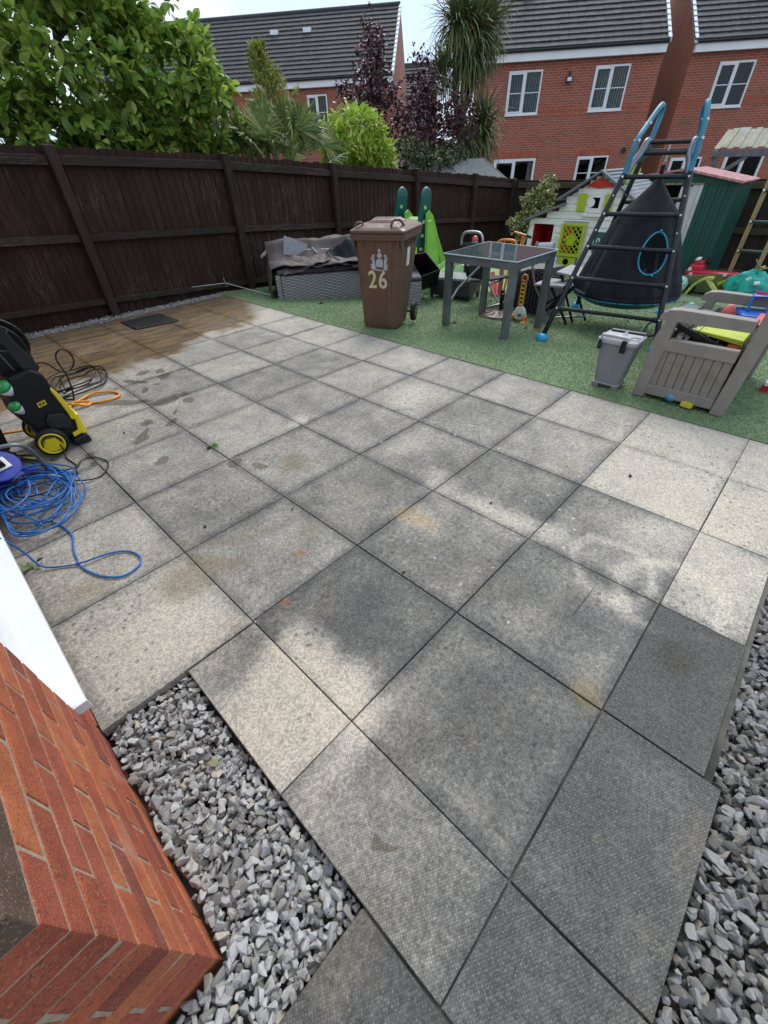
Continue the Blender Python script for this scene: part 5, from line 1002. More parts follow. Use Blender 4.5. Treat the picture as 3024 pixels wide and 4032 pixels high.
# toys behind the table
cor = mat('coral_plastic', (.72, .1, .09), (.6, .08, .08), rough=.4); slg = mat('sage_plastic', (.13, .19, .16), (.1, .15, .13), rough=.5)
CT = thing('toy_cone', 'sage green toy cone with a pink tip showing behind the table', 'toy', (6.95, 4.45, .2))
build(M().lathe([(.15, -.4), (.14, .3), (.04, .47), (.02, .49)], (6.95, 4.44, 0), 20), 'cone', slg, CT, smooth=False); build(M().lathe([(.045, .47), (.045, .5), (.03, .53), (0, .54)], (6.95, 4.44, 0), 14), 'tip', cor, CT)
SK = thing('toy_skittles', 'coral red toy posts with round knobs on the grass behind the table', 'toy', (6.8, 3.95, -.24))
build(M().cyl((6.8, 3.9, -.24), (6.95, 4.05, .06), .045, .035, 14), 'post', cor, SK); build(M().cyl((7.1, 4.27, -.25), (7.0, 4.3, .36), .03, n=12), 'post', cor, SK); build(M().lathe([(0, -.05), (.035, -.03), (.04, .02), (.02, .05), (0, .055)], (7.0, 4.3, .4), 12), 'knob', cor, SK)
build(M().cyl((7.05, 3.95, -.25), (6.95, 3.9, .36), .028, n=12), 'post', cor, SK); build(M().lathe([(0, -.05), (.035, -.03), (.04, .02), (.02, .05), (0, .055)], (6.95, 3.9, .385), 12), 'knob', cor, SK); build(M().cyl((6.78, 3.83, -.22), (6.9, 3.93, -.08), .02, n=10), 'strut', cor, SK)
TR = thing('toy_trolley', 'orange tubular toy trolley handle sticking up behind the table', 'toy', (7.2, 3.95, -.27))
build(M().tube(smooth_pts([(7.2, 4.42, -.25), (7.2, 4.24, .3), (7.2, 4.18, .42), (7.2, 4.1, .47), (7.2, 3.9, .475), (7.2, 3.84, .42), (7.2, 3.87, .3), (7.2, 3.95, -.25)], 4), .019, 8), 'frame', orp, TR, smooth=True)
build(M().tube([(7.25, 4.08, .46), (7.25, 4.1, .1)], .01, 6).tube([(7.25, 3.95, .46), (7.25, 3.97, .1)], .01, 6), 'bars', orp, TR)
SC = thing('scooter', 'small child scooter with orange stem and black grips near the shrub', 'scooter', (7.6, 4.0, -.3))
build(M().tube([(7.6, 4.12, -.2), (7.6, 3.95, .5)], .02, 8), 'stem', orp, SC); build(M().tube([(7.6, 4.16, .545), (7.6, 3.88, .5)], .014, 8), 'handlebar', orp, SC); build(M().tube([(7.6, 4.22, .56), (7.6, 4.13, .545)], .02, 8).tube([(7.6, 3.9, .5), (7.6, 3.82, .48)], .02, 8), 'grip', blk, SC); build(M().box(7.55, 7.95, 4.05, 4.18, -.24, -.2), 'deck', orp, SC)
S4 = thing('scooter', 'thin silver and red scooter pole leaning by the white playhouse', 'scooter', (7.7, 4.0, -.3)); build(M().tube([(7.6, 3.97, .3), (7.7, 3.9, .66)], .013, 8), 'pole', silv, S4); build(M().tube([(7.5, 4.05, -.28), (7.6, 3.97, .3)], .017, 8), 'lower_pole', cor, S4)
# ------------------------------------------------------------------ playhouse
phw = mat('playhouse_white', (.82, .82, .78), (.74, .74, .69), rough=.5, scale=2.5, dirt=.12); phr = mat('playhouse_red', (.62, .035, .02), (.5, .03, .02), rough=.45, scale=3); phl = mat('playhouse_lime', (.42, .55, .02), (.36, .47, .02), rough=.45, scale=3); phg = mat('playhouse_grey', (.16, .18, .2), (.12, .14, .155), rough=.5, scale=3)
PH = thing('playhouse', 'white plastic playhouse with grey roof, red porch opening and lime lattice shutter', 'playhouse', (9.3, 3.6, -.42))
X = 8.8
def yz(poly, x0, x1, name, m, par=PH, bevel=.004, holes=None):
    return build(M().prism([(x0, y, z) for y, z in poly], (x1 - x0, 0, 0)), name, m, par, bevel=bevel)
# clapboards of the front, each plank its own piece; gable and wing outlines
def front_top(y):
    if y > 3.90: return .84 - (y - 3.90) * .42
    return min(1.25 - abs(y - 3.38) * .58, 1.2)
rows = np.arange(-.42, 1.2, .105)
def clap(y0, y1, zlo, zhi):
    for z in rows:
        a, b = max(z, zlo), min(z + .1, zhi)
        if b - a < .02: continue
        ya, yb = y0, y1
        # clip by the roof line
        ys = [y for y in np.linspace(ya, yb, 25) if front_top(y) > b - .02]
        if not ys: continue
        ya, yb = min(ys), max(ys)
        if yb - ya < .03: continue
        build(M().hexa([(X, ya, a), (X + .03, ya, a), (X + .03, yb, a), (X, yb, a)], [(X + .006, ya, b), (X + .03, ya, b), (X + .03, yb, b), (X + .006, yb, b)]), 'clapboard', phw, PH, bevel=.003)
clap(3.90, 4.02, -.42, .82); clap(4.02, 4.42, -.42, .07); clap(4.02, 4.42, .54, .82); clap(4.42, 4.50, -.42, .62)
clap(2.87, 3.42, -.42, .68); clap(3.42, 3.90, .60, .70); clap(3.86, 3.90, -.42, .6); clap(2.87, 3.90, .70, 1.2)
build(M().box(X + .031, X + .04, 2.9, 4.0, -.42, .8), 'backing', phw, PH); yz([(3.9, .8), (2.87, .8), (2.87, .93), (3.38, 1.22), (3.88, .93)], X + .031, X + .04, 'backing', phw)
sw = M().box(X + .03, 10.0, 2.86, 2.89, -.45, .93); build(sw, 'side_wall', phw, PH); build(M().box(9.97, 10.0, 2.89, 3.9, -.45, .95).box(X + .1, 10.0, 3.9, 3.93, -.45, .5).box(9.5, 9.53, 3.93, 4.5, -.45, .6), 'rear_wall', phr, PH)
build(M().box(X + .03, 9.5, 4.47, 4.5, -.42, .62), 'wing_wall', phr, PH); build(M().box(X - .004, X + .05, 4.44, 4.5, -.42, .60).box(X - .003, X + .02, 4.0, 4.03, .06, .55), 'corner_post', phw, PH)
build(M().box(X + .05, 9.49, 3.94, 4.46, -.05, -.02), 'porch_shelf', phr, PH); build(M().box(X + .02, X + .026, 4.425, 4.445, .07, .48), 'red_trim', phr, PH)
def roofp(y0, z0, y1, z1, x0, x1, name): build(M().hexa([(x0, y0, z0), (x1, y0, z0), (x1, y1, z1), (x0, y1, z1)], [(x0, y0, z0 + .035), (x1, y0, z0 + .035), (x1, y1, z1 + .035), (x0, y1, z1 + .035)]), name, phg, PH, bevel=.006)
roofp(3.38, 1.25, 4.02, .88, X - .1, 10.1, 'roof'); roofp(3.38, 1.25, 2.76, .89, X - .1, 10.1, 'roof'); roofp(3.88, .825, 4.60, .565, X - .09, 9.6, 'wing_roof')
for k in range(9): t_ = (k + .5) / 9; y_ = 3.36 - t_ * .58; z_ = 1.285 - t_ * .36 + .004; build(M().tube([(X - .02, y_, z_), (10.05, y_, z_)], .012, 6), 'roof_rib', mat('pale_rib', (.42, .44, .46)), PH)
yz([(3.60, 1.075), (3.5, 1.06), (3.38, 1.05), (3.26, 1.06), (3.15, 1.075), (3.38, 1.2)], X - .012, X + .02, 'red_gable', phr)
def shutter(y0, y1, z0, z1):
    s_ = build(M().box(X - .02, X + .001, y0, y1, z0, z1), 'shutter', phl, PH, bevel=.008); build(M().box(X - .026, X - .0205, y0 + .03, y1 - .03, z0 + .035, z1 - .035), 'shutter_panel', phl, s_, bevel=.004); return s_
shutter(3.55, 3.69, .74, .98); shutter(3.11, 3.25, .74, .98)
build(M().box(X - .012, X + .002, 3.28, 3.5, .72, 1.0), 'window_frame', phw, PH, bevel=.008); build(M().box(X - .016, X - .0125, 3.33, 3.45, .79, .93), 'window_opening', dark, PH); build(M().cyl((X - .02, 3.46, .86), (X - .012, 3.46, .86), .06, n=20), 'half_moon', phw, PH); build(M().box(X - .03, X, 3.26, 3.56, .67, .705), 'window_ledge', phw, PH, bevel=.006)
lat = build(M().box(X - .035, X + .0, 3.46, 3.50, .08, .57).box(X - .035, X, 3.83, 3.875, .08, .57).box(X - .035, X, 3.5, 3.83, .53, .57).box(X - .035, X, 3.5, 3.83, .08, .125), 'lattice_shutter', phl, PH, bevel=.006)
for k in range(-4, 6):
    for sg in (1, -1):
        pts = []
        for q in np.linspace(0, 1, 41):
            z = .125 + q * .405; y = 3.5 + k * .085 + (q if sg > 0 else (1 - q)) * .405 - .17
            if 3.5 <= y <= 3.83: pts.append((X - .02 - .004 * sg, y, z))
        if len(pts) > 2: build(M().beam(pts[0], pts[-1], .012, .016, (1, 0, 0)), 'lattice_bar', phl, lat)
build(M().prism([(X - .045, 3.60, .25), (X - .045, 3.60, .34), (X - .045, 3.665, .40), (X - .045, 3.73, .34), (X - .045, 3.73, .25)], (.02, 0, 0)), 'bird_house', phl, lat, bevel=.004); build(M().beam((X - .045, 3.57, .33), (X - .045, 3.667, .42), .03, .02, (1, 0, 0)).beam((X - .045, 3.667, .42), (X - .045, 3.76, .33), .03, .02, (1, 0, 0)), 'bird_house_roof', phl, lat)
build(M().box(X + .004, X + .008, 3.5, 3.66, .125, .53), 'dark_interior', dark, PH); build(M().box(X + .0041, X + .0079, 3.66, 3.83, .125, .53), 'red_interior', phr, PH)
dr = build(M().box(X - .02, X - .0, 3.52, 3.82, -.38, .065), 'lower_door', phl, PH, bevel=.006)
build(M().cyl((X - .025, 3.68, .0), (X - .021, 3.68, .0), .05, n=18), 'door_slot', dark, dr); build(M().box(X - .025, X - .021, 3.62, 3.74, -.13, -.095), 'door_slot', dark, dr)
for k in range(5):
    build(M().beam((X - .024, 3.54, -.36 + k * .045), (X - .024, 3.66, -.24 + k * .03), .008, .014, (1, 0, 0)).beam((X - .024, 3.8, -.36 + k * .045), (X - .024, 3.68, -.24 + k * .03), .008, .014, (1, 0, 0)), 'door_weave', phl, dr)
build(M().box(X - .012, X, 3.48, 3.52, -.4, .07), 'door_post', phg, PH)
for y_ in (3.94, 3.2): build(M().tube([(X - .008, y_ + .025 * math.cos(a), .32 + .06 * math.sin(a)) for a in np.linspace(0, 5.8, 12)], .008, 6), 'scroll_moulding', phw, PH)
for z_ in (.45, .1): build(M().box(X - .008, X + .002, 3.06, 3.27, z_ - .28, z_ + .02), 'panel', mat('dark_green_panel', (.02, .11, .09), (.02, .09, .08)) if z_ > .3 else mat('grey_board', (.1, .11, .1)), PH, bevel=.003)
build(M().box(X - .012, X - .0085, 3.1, 3.2, .11, .125), 'tray_lip', silv, PH)
LS = thing('lime_panel', 'loose lime plastic panel leaning on the playhouse roof beside the swing ladder', 'panel', (9.05, 3.0, 1.1)); build(M().prism([(9.0, 3.09, 1.12), (9.0, 3.12, 1.2), (9.0, 3.04, 1.33), (9.0, 2.93, 1.33), (9.0, 2.9, 1.26), (9.0, 2.98, 1.03)], (.03, 0, 0)), 'panel', phl, LS, bevel=.01); build(M().box(8.99, 9.06, 2.99, 3.03, .95, 1.1), 'bracket', phl, LS)
# ------------------------------------------------------------------ metal shed
shg = NT('ribbed_green_steel'); sx = shg.n('SeparateXYZ'); shg.l(shg.pos(), sx.inputs[0]); shg.l(shg.mix(shg.ramp(shg.noise(1.7, 5), .45, .7), (.006, .075, .053), (.012, .058, .044)), shg.b.inputs['Base Color']); shg.b.inputs['Roughness'].default_value = .5
shp = mat('faded_pink_roof', (.36, .12, .125), (.48, .27, .26), rough=.6, scale=4, stretch=(1, 8, 1)); shw2 = mat('white_steel', (.6, .62, .63), (.45, .43, .4), rough=.5, scale=3); rust = mat('rust', (.25, .09, .03), (.4, .3, .24), rough=.9, scale=20)
MS = thing('metal_shed', 'old green ribbed metal shed with a faded pink roof and a white door edge', 'shed', (11, 2.6, -.56))
xs0 = 10.4
for k in range(7):
    y0 = 2.275 - k * .07; build(M().box(xs0 + (.012 if k % 2 else 0), xs0 + .03, y0 - .0685, y0, -.56, 1.035), 'wall_rib', shg.m, MS, bevel=.003)
for k in range(16):
    x0 = xs0 + .03 + k * .068; build(M().box(x0, x0 + .066, 1.785 - (.014 if k % 2 else 0), 1.81, -.62, 1.0), 'wall_rib', shg.m, MS, bevel=.003)
build(M().box(xs0 - .008, xs0 + .02, 2.28, 2.335, -.56, 1.03), 'door_frame', shw2, MS, bevel=.002); build(M().box(xs0 + .004, xs0 + .02, 2.34, 2.44, -.56, 1.02), 'door', shw2, MS); build(M().box(xs0 - .004, xs0 + .012, 2.445, 2.61, -.56, 1.0), 'door', shw2, MS, bevel=.004)
build(M().box(xs0 + .05, xs0 + .06, 2.6, 3.3, -.56, 1.02), 'dark_doorway', dark, MS); build(M().box(xs0 - .0, xs0 + .03, 3.0, 3.4, -.56, 1.0), 'wall_sheet', shg.m, MS)
build(M().box(xs0 - .012, xs0 + .02, 2.27, 3.36, 1.025, 1.05), 'rusty_lintel', rust, MS)
build(M().prism([(xs0 - .01, 1.79, 1.05), (xs0 - .01, 2.62, 1.21), (xs0 - .01, 3.4, 1.12), (xs0 - .01, 3.4, 1.055), (xs0 - .01, 2.9, 1.055), (xs0 - .01, 1.79, 1.038)], (.02, 0, 0)), 'gable_fascia', shg.m, MS)
for (y0, z0, y1, z1) in ((2.62, 1.225, 1.72, 1.05), (2.62, 1.225, 3.46, 1.12)):
    for k in range(9):
        u0, u1 = k / 9, (k + 1) / 9; dz = .003 if k % 2 else 0
        xa, xb = xs0 - .1 + u0 * 1.35, xs0 - .1 + u1 * 1.35
        build(M().hexa([(xa, y0, z0 + dz), (xb, y0, z0 + dz), (xb, y1, z1 + dz), (xa, y1, z1 + dz)], [(xa, y0, z0 + .02 + dz), (xb, y0, z0 + .02 + dz), (xb, y1, z1 + .02 + dz), (xa, y1, z1 + .02 + dz)]), 'roof_sheet', shp, MS)
build(M().beam((xs0 - .11, 2.62, 1.235), (xs0 - .11, 1.71, 1.06), .02, .03).beam((xs0 - .11, 2.62, 1.235), (xs0 - .11, 3.47, 1.13), .02, .03), 'roof_edge', shp, MS)
# ------------------------------------------------------------------ swing frame and pod tent
blkm = mat('black_tube', (.007, .009, .013), (.012, .014, .018), rough=.4, scale=5, spec=.35); bolt = mat('bolt', (.7, .7, .68), rough=.3, metal=.6); teal = mat('blue_foam', (.02, .2, .30), (.015, .16, .25), rough=.45, scale=3); bcap = mat('blue_foot', (.02, .34, .6), (.015, .28, .52), rough=.4)
SW = thing('swing_frame', 'black steel A-frame climbing ladder with blue handrails and blue feet', 'swing frame', (6.0, 1.8, -.17))
Lr = [V(4.825, 2.08, -.07), V(5.023, 2.069, .204), V(5.204, 2.049, .465), V(5.385, 2.035, .729), V(5.566, 2.019, .992), V(5.763, 2.002, 1.278), V(5.85, 1.965, 1.39)]
Rr = [V(5.27, 1.06, -.1), V(5.441, 1.153, .136), V(5.585, 1.231, .414), V(5.729, 1.313, .696), V(5.872, 1.395, .976), V(6.025, 1.474, 1.27), V(6.075, 1.51, 1.39)]
BLr = [V(6.95, 2.6, -.23), V(6.5, 2.26, .68), V(6.12, 1.985, 1.40)]; BRr = [V(7.5, 1.62, -.29), V(6.9, 1.58, .6), V(6.26, 1.555, 1.44)]
for P_ in (Lr, Rr): build(M().tube(P_, .026, 12), 'leg', blkm, SW, smooth=True)
for P_ in (BLr, BRr): build(M().tube(P_, .026, 12), 'leg', blkm, SW, smooth=True)
for i in (1, 2, 3, 4, 5):
    a, b = Lr[i], Rr[i]; r_ = build(M().tube([a, b], .019, 10).tube([a + (b - a) * .0, a + (b - a) * .06], .027, 8).tube([b - (b - a) * .07, b], .027, 8), 'rung', blkm, SW)
    for e_ in (a, b): d_ = (CAM - e_).normalized() * .027; build(M().lathe([(0, 0), (.011, 0), (.008, .006), (0, .007)], e_ + d_, 10, (CAM - e_).normalized()[:]), 'bolt', bolt, r_)
for P_ in (Lr, Rr, BLr):
    for t_ in ((3.5, 4.5) if len(P_) > 3 else (.55, 1.2, 1.6)):
        i = int(t_); e_ = P_[i].lerp(P_[i + 1], t_ - i); d_ = (CAM - e_).normalized(); build(M().lathe([(0, 0), (.009, 0), (.007, .005), (0, .006)], e_ + d_ * .026, 10, d_[:]), 'bolt', bolt, SW)
build(M().tube([BLr[0].lerp(BLr[2], .78), BRr[0].lerp(BRr[2], .78)], .02, 10), 'rung', blkm, SW)
tb_ = [(V(5.911, 1.94, 1.455), V(6.102, 1.556, 1.451)), (V(5.985, 1.93, 1.535), V(6.16, 1.555, 1.53)), (V(6.06, 1.975, 1.47), V(6.24, 1.56, 1.465))]
for a, b in tb_: build(M().tube([a, b], .018, 10), 'top_bar', blkm, SW)
for a, b in ((0, 0), (0, 1)):
    p0 = (Lr, Rr)[b][5]; p1 = tb_[0][b]; p2 = tb_[1][b]; p3 = (BLr, BRr)[b][2]
    build(M().tube(smooth_pts([p0 + V(0, 0, -.06), p0.lerp(p1, .5), p1, p2 + V(0, 0, .01), p3], 4), .032, 12), 'head_bracket', mat('grey_bracket', (.22, .25, .3), rough=.3, metal=.5), SW, smooth=True)
hl = [V(5.70, 1.97, 1.30), V(5.72, 1.965, 1.38), V(5.75, 1.95, 1.549), V(5.93, 1.95, 1.675), V(6.10, 1.95, 1.78), V(6.184, 1.95, 1.806), V(6.215, 1.95, 1.74), V(6.13, 1.95, 1.54), V(6.14, 1.96, 1.42)]
hr = [V(6.02, 1.475, 1.30), V(6.05, 1.485, 1.38), V(6.075, 1.50, 1.55), V(6.12, 1.522, 1.68), V(6.19, 1.56, 1.78), V(6.24, 1.585, 1.80), V(6.29, 1.60, 1.74), V(6.33, 1.57, 1.56), V(6.33, 1.54, 1.42)]
for h_ in (hl, hr):
    r_ = build(M().tube(smooth_pts(h_, 5), .024, 12), 'handrail', teal, SW, smooth=True)
    for i in (2, 3, 7): build(M().cyl(h_[i] + V(-.02, -.03, 0), h_[i] + V(.02, .03, 0), .012, n=8), 'clip', bolt, r_)
for p_ in (Lr[0], BLr[0], Rr[0], BRr[0]): build(M().lathe([(.062, -.02), (.064, .01), (.05, .04), (.03, .055)], p_, 18), 'foot_cap', bcap, SW, smooth=True)
build(M().tube(smooth_pts([V(5.36, 1.1, .03), V(5.34, 1.2, .0), V(5.42, 1.25, .05), V(5.55, 1.24, .1)], 4), .009, 6), 'strap', blk, SW)
PD = thing('pod_swing', 'black hanging pod tent swing with a blue-edged oval window and teal saucer base', 'pod swing', (6.08, 1.745, .25))
podm = mat('black_tent_fabric', (.011, .013, .018), (.016, .019, .024), rough=.8, spec=.25, scale=3, bump=.25, bscale=30)
pc = V(6.08, 1.745, 0)
def pod(u, v):
    a = 2 * math.pi * u; zz = [(1.27, .012), (1.22, .05), (1.1, .155), (.99, .262), (.95, .285), (.85, .325), (.66, .405), (.45, .48), (.3, .535), (.235, .545)]
    k = v * (len(zz) - 1); i = min(int(k), len(zz) - 2); f_ = k - i; z = zz[i][0] + (zz[i + 1][0] - zz[i][0]) * f_; r_ = zz[i][1] + (zz[i + 1][1] - zz[i][1]) * f_
    w_ = min(1, max(0, (1.15 - z) * 1.4)); r_ *= 1 + w_ * (.035 * math.sin(7 * a + 1) + .018 * math.sin(19 * a + 4 * z) + .012 * math.sin(31 * a)) - (.03 * math.sin(6 * a) if z < .9 else 0)
    return pc + V(r_ * math.cos(a), r_ * math.sin(a), z + .02 * math.sin(3 * a + .6) * (1 if z < .4 else 0))
build(M().grid(pod, 120, 36), 'tent', podm, PD, smooth=True)
build(M().lathe([(.545, .24), (.548, .215), (.53, .19), (.4, .125), (.2, .09), (0, .08)], pc, 40), 'saucer', mat('teal_saucer', (.01, .13, .15), (.01, .1, .12), rough=.5), PD, smooth=True); build(M().tube([pc + V(.548 * math.cos(a), .548 * math.sin(a), .232) for a in np.linspace(0, 2 * math.pi, 48)[:-1]], .02, 8, closed=True), 'rim', podm, PD, smooth=True)
build(M().tube([pc + V(.552 * math.cos(a), .552 * math.sin(a), .208) for a in np.linspace(0, 2 * math.pi, 48)[:-1]], .011, 6, closed=True), 'blue_piping', teal, PD, smooth=True)
for k in range(10): a = k * .63 + .2; p_ = pc + V(.55 * math.cos(a), .55 * math.sin(a), .23); build(M().tube([p_ + V(0, 0, .04), p_ + V(0, 0, -.04)], .014, 6), 'tie', blk, PD)
ov = []; cdir = Vector((CAM.x - pc.x, CAM.y - pc.y, 0)).normalized(); base_a = math.atan2(cdir.y, cdir.x) + R(22)
def onpod(a, z, off):
    r_ = np.interp(z, [.235, .45, .66, .85, .95], [.545, .48, .405, .325, .285]) + off; return pc + V(r_ * math.cos(a), r_ * math.sin(a), z)
win = [onpod(base_a + .30 * math.cos(t_) * 1.05, .66 + .178 * math.sin(t_) + .02 * math.cos(t_), .022) for t_ in np.linspace(0, 2 * math.pi, 40)[:-1]]
netm = NT('dark_net'); nt_ = netm.n('BsdfTransparent'); nd_ = netm.n('BsdfDiffuse'); nd_.inputs[0].default_value = (.012, .014, .016, 1); nm_ = netm.n('MixShader'); nm_.inputs[0].default_value = .9; netm.l(nt_.outputs[0], nm_.inputs[1]); netm.l(nd_.outputs[0], nm_.inputs[2]); netm.l(nm_.outputs[0], netm.out.inputs[0])
wf = M(); wf.v = [tuple(p_) for p_ in win]; wf.f = [tuple(range(len(win)))]; wf2 = []
for q in (.75, .5, .25):
    pass
wm = M(); rings = [[onpod(base_a + q * .30 * math.cos(t_) * 1.05, .66 + q * .178 * math.sin(t_) + q * .02 * math.cos(t_), .018) for t_ in np.linspace(0, 2 * math.pi, 40)[:-1]] for q in (1, .7, .4, .05)]; wm.loft(rings, caps=False)
build(wm, 'window_net', netm.m, PD); build(M().tube(win, .0085, 8, closed=True), 'window_trim', mat('cyan_trim', (.015, .3, .46), rough=.5), PD, smooth=True)
build(M().tube([win[30], win[30] + V(-.01, -.005, -.02)], .01, 6).tube([win[8], win[8] + V(-.01, 0, .02)], .01, 6), 'trim_end', mat('cyan_trim', (.015, .3, .46)), PD)
build(M().tube([pc + V(0, 0, 1.25), pc + V(-.005, 0, 1.36)], .02, 8), 'strap', blk, PD); build(M().tube(smooth_pts([pc + V(0, 0, 1.35), pc + V(.02, .01, 1.39), pc + V(0, 0, 1.43), pc + V(-.02, -.01, 1.39)], 3), .007, 6, closed=True).tube([pc + V(0, 0, 1.42), pc + V(0, 0, 1.52)], .01, 6), 'hook', bolt, PD)
# ------------------------------------------------------------------ storage bench
tau = mat('taupe_plastic', (.25, .23, .2), (.22, .2, .175), rough=.55, scale=14, bump=.25, bscale=40); slate = mat('slate_lid', (.13, .13, .15), (.11, .11, .125), rough=.55, scale=9)
tau2 = NT('taupe_panel'); sx = tau2.n('SeparateXYZ'); tau2.l(tau2.pos(), sx.inputs[0]); al = tau2.math('MULTIPLY', tau2.ramp(tau2.math('ABSOLUTE', tau2.math('SUBTRACT', sx.outputs[2], .235)), .02, .085, 1, 0), tau2.ramp(tau2.noise(11, 5), .4, .6)); tau2.l(tau2.mix(tau2.math('MULTIPLY', al, .55), (.235, .213, .185), (.16, .14, .05)), tau2.b.inputs['Base Color']); tau2.b.inputs['Roughness'].default_value = .6
BE = thing('storage_bench', 'taupe plastic storage bench with open arms, its lid pushed up by toys', 'bench', (4.45, .5, -.05))
def endframe(x0, x1, zo):
    build(M().prism([(x0, .815, zo), (x0, .735, zo), (x0, .70, .555 + zo), (x0, .765, .555 + zo), (x0, .80, .44 + zo)], (x1 - x0, 0, 0)), 'leg', tau, BE, bevel=.006)
    arm = [(x0, .27, .555 + zo), (x0, .80, .55 + zo), (x0, .815, .562 + zo), (x0, .80, .598 + zo), (x0, .765, .622 + zo), (x0, .70, .63 + zo), (x0, .27, .625 + zo)]
    build(M().prism(arm, (x1 - x0 + .015, 0, 0)), 'arm', tau, BE, bevel=.006)
    build(M().prism([(x0, .290, zo - .003), (x0, .205, zo - .003), (x0, .16, .86 + zo), (x0, .245, .86 + zo)], (x1 - x0 + .01, 0, 0)), 'back_post', tau, BE, bevel=.006)
    build(M().box(x0 + .006, x1 - .005, .285, .735, .355 + zo, .436 + zo), 'rail', tau, BE, bevel=.006); build(M().box(x0 + .006, x1 - .005, .29, .738, .028 + zo, .102 + zo), 'rail', tau, BE, bevel=.006)
    for k in range(8): y_ = .287 + k * .0563; build(M().box(x0 + .022, x0 + .04, y_ + .0015, y_ + .0545, .10 + zo, .358 + zo), 'plank', tau2.m, BE, bevel=.003)
endframe(3.815, 3.885, 0); endframe(5.03, 5.10, -.1)
for k in range(5):
    z0 = .04 + k * .082; build(M().hexa([(3.87, .235, z0), (5.05, .235, z0 - .09), (5.05, .25, z0 - .09), (3.87, .25, z0)], [(3.87, .235, z0 + .078), (5.05, .235, z0 - .012), (5.05, .25, z0 - .012), (3.87, .25, z0 + .078)]), 'plank', tau, BE, bevel=.003)
    build(M().hexa([(3.87, .74, z0), (5.05, .74, z0 - .09), (5.05, .755, z0 - .09), (3.87, .755, z0)], [(3.87, .74, z0 + .078), (5.05, .74, z0 - .012), (5.05, .755, z0 - .012), (3.87, .755, z0 + .078)]), 'plank', tau, BE, bevel=.003)
for k in range(4):
    z0 = .46 + k * .095; yb = .235 - k * .007; build(M().hexa([(3.87, yb, z0), (5.05, yb, z0 - .09), (5.05, yb + .018, z0 - .09), (3.87, yb + .018, z0)], [(3.87, yb - .006, z0 + .088), (5.05, yb - .006, z0 - .002), (5.05, yb + .012, z0 - .002), (3.87, yb + .012, z0 + .088)]), 'back_plank', tau, BE, bevel=.003)
for k in range(4):
    y1, y0 = .90 - k * .14, .765 - k * .14; zf = .385 - .0 * k
    build(M().hexa([(4.25, y0, .47 - (k) * .012), (5.03, y0, .385 - k * .01), (5.03, y1, .385 - k * .01), (4.25, y1, .455 - k * .012)], [(4.25, y0, .5 - k * .012), (5.03, y0, .405 - k * .01), (5.03, y1, .405 - k * .01), (4.25, y1, .485 - k * .012)]), 'lid_plank', slate, BE, bevel=.003)
build(M().box(3.9, 5.0, .26, .74, -.04, .0), 'floor', blk, BE)
LB = thing('toy_board', 'lime green plastic board sticking out of the storage bench under its arm', 'toy', (4.2, .5, .5)); limb = mat('lime_board', (.5, .6, .03), (.42, .5, .02), rough=.45); build(M().hexa([(3.93, .62, .485), (3.93, .30, .44), (4.22, .30, .45), (4.22, .60, .47)], [(3.93, .64, .50), (3.93, .30, .475), (4.22, .30, .475), (4.22, .60, .49)]), 'board', limb, LB, bevel=.005); build(M().box(3.95, 4.2, .3, .315, .41, .455), 'board_edge', limb, LB)
TY = thing('toy_tray', 'black ribbed plastic tray lying tilted inside the storage bench', 'tray', (4.1, .5, .45)); build(M().hexa([(3.9, .73, .50), (3.9, .34, .36), (4.3, .34, .38), (4.3, .73, .50)], [(3.9, .73, .535), (3.9, .34, .41), (4.3, .34, .42), (4.3, .73, .54)]), 'tray', blk, TY, bevel=.006)
for k in range(6): y_ = .70 - k * .065; z_ = .537 - k * .0215; build(M().box(3.895, 4.25, y_ - .006, y_, z_ - .022, z_ + .003), 'tray_rib', mat('dark_rib', (.05, .05, .055)), TY)
BG = thing('plastic_bag', 'crumpled white plastic bag in the front of the storage bench', 'bag', (3.98, .68, .45))
bgm = mat('white_bag', (.5, .53, .57), (.25, .27, .3), rough=.35, scale=16, bump=.8, bscale=30)
build(M().grid(lambda u, v: V(3.92 + .25 * u, .72 - .2 * v, .42 + .1 * math.sin(2.6 * u + .4) * math.cos(1.3 * v) + .022 * math.sin(17 * u + 9 * v) + .018 * math.sin(23 * v)), 18, 18), 'bag', bgm, BG)
IN = thing('toy_pile', 'dark jumble of toys filling the storage bench, with one red piece and a clear ball', 'toys', (4.2, .5, .2)); build(M().grid(lambda u, v: V(3.9 + 1.1 * u, .27 + .47 * v, .36 + .05 * math.sin(11 * u + 5 * v) + .03 * math.sin(23 * v + 3 * u)), 24, 14), 'heap', mat('dark_toys', (.02, .02, .022), (.05, .04, .04), rough=.6, scale=12), IN)
build(M().lathe([(0, -.024), (.017, -.017), (.024, 0), (.017, .017), (0, .024)], (3.93, .42, .41), 14), 'clear_ball', mat('clear_ball', (.5, .48, .44), rough=.15), IN, smooth=True); build(M().box(3.93, 4.05, .31, .38, .39, .44), 'red_piece', cor, IN, bevel=.01)
def ball(name, label, cat, c, r_, m, squash=1): o = build(M().lathe([(r_ * math.sin(a), -r_ * math.cos(a) * squash) for a in np.linspace(.02, math.pi - .02, 12)], c, 20), name, m, org=c, smooth=True); tag(o, label, cat); return o
RC = thing('toy_cone', 'small red toy cone resting on the slate bench lid', 'toy', (4.75, .53, .43)); build(M().lathe([(.058, -.02), (.045, .04), (.028, .075), (.012, .085), (0, .086)], (4.72, .54, .43), 16), 'cone', mat('faded_red', (.62, .12, .11), rough=.5), RC, smooth=True)
BT2 = thing('toy_stool', 'bright blue plastic toy frame lying on the far end of the bench lid', 'toy', (4.95, .42, .43)); blu = mat('bright_blue', (.01, .13, .55), (.01, .1, .45), rough=.35)
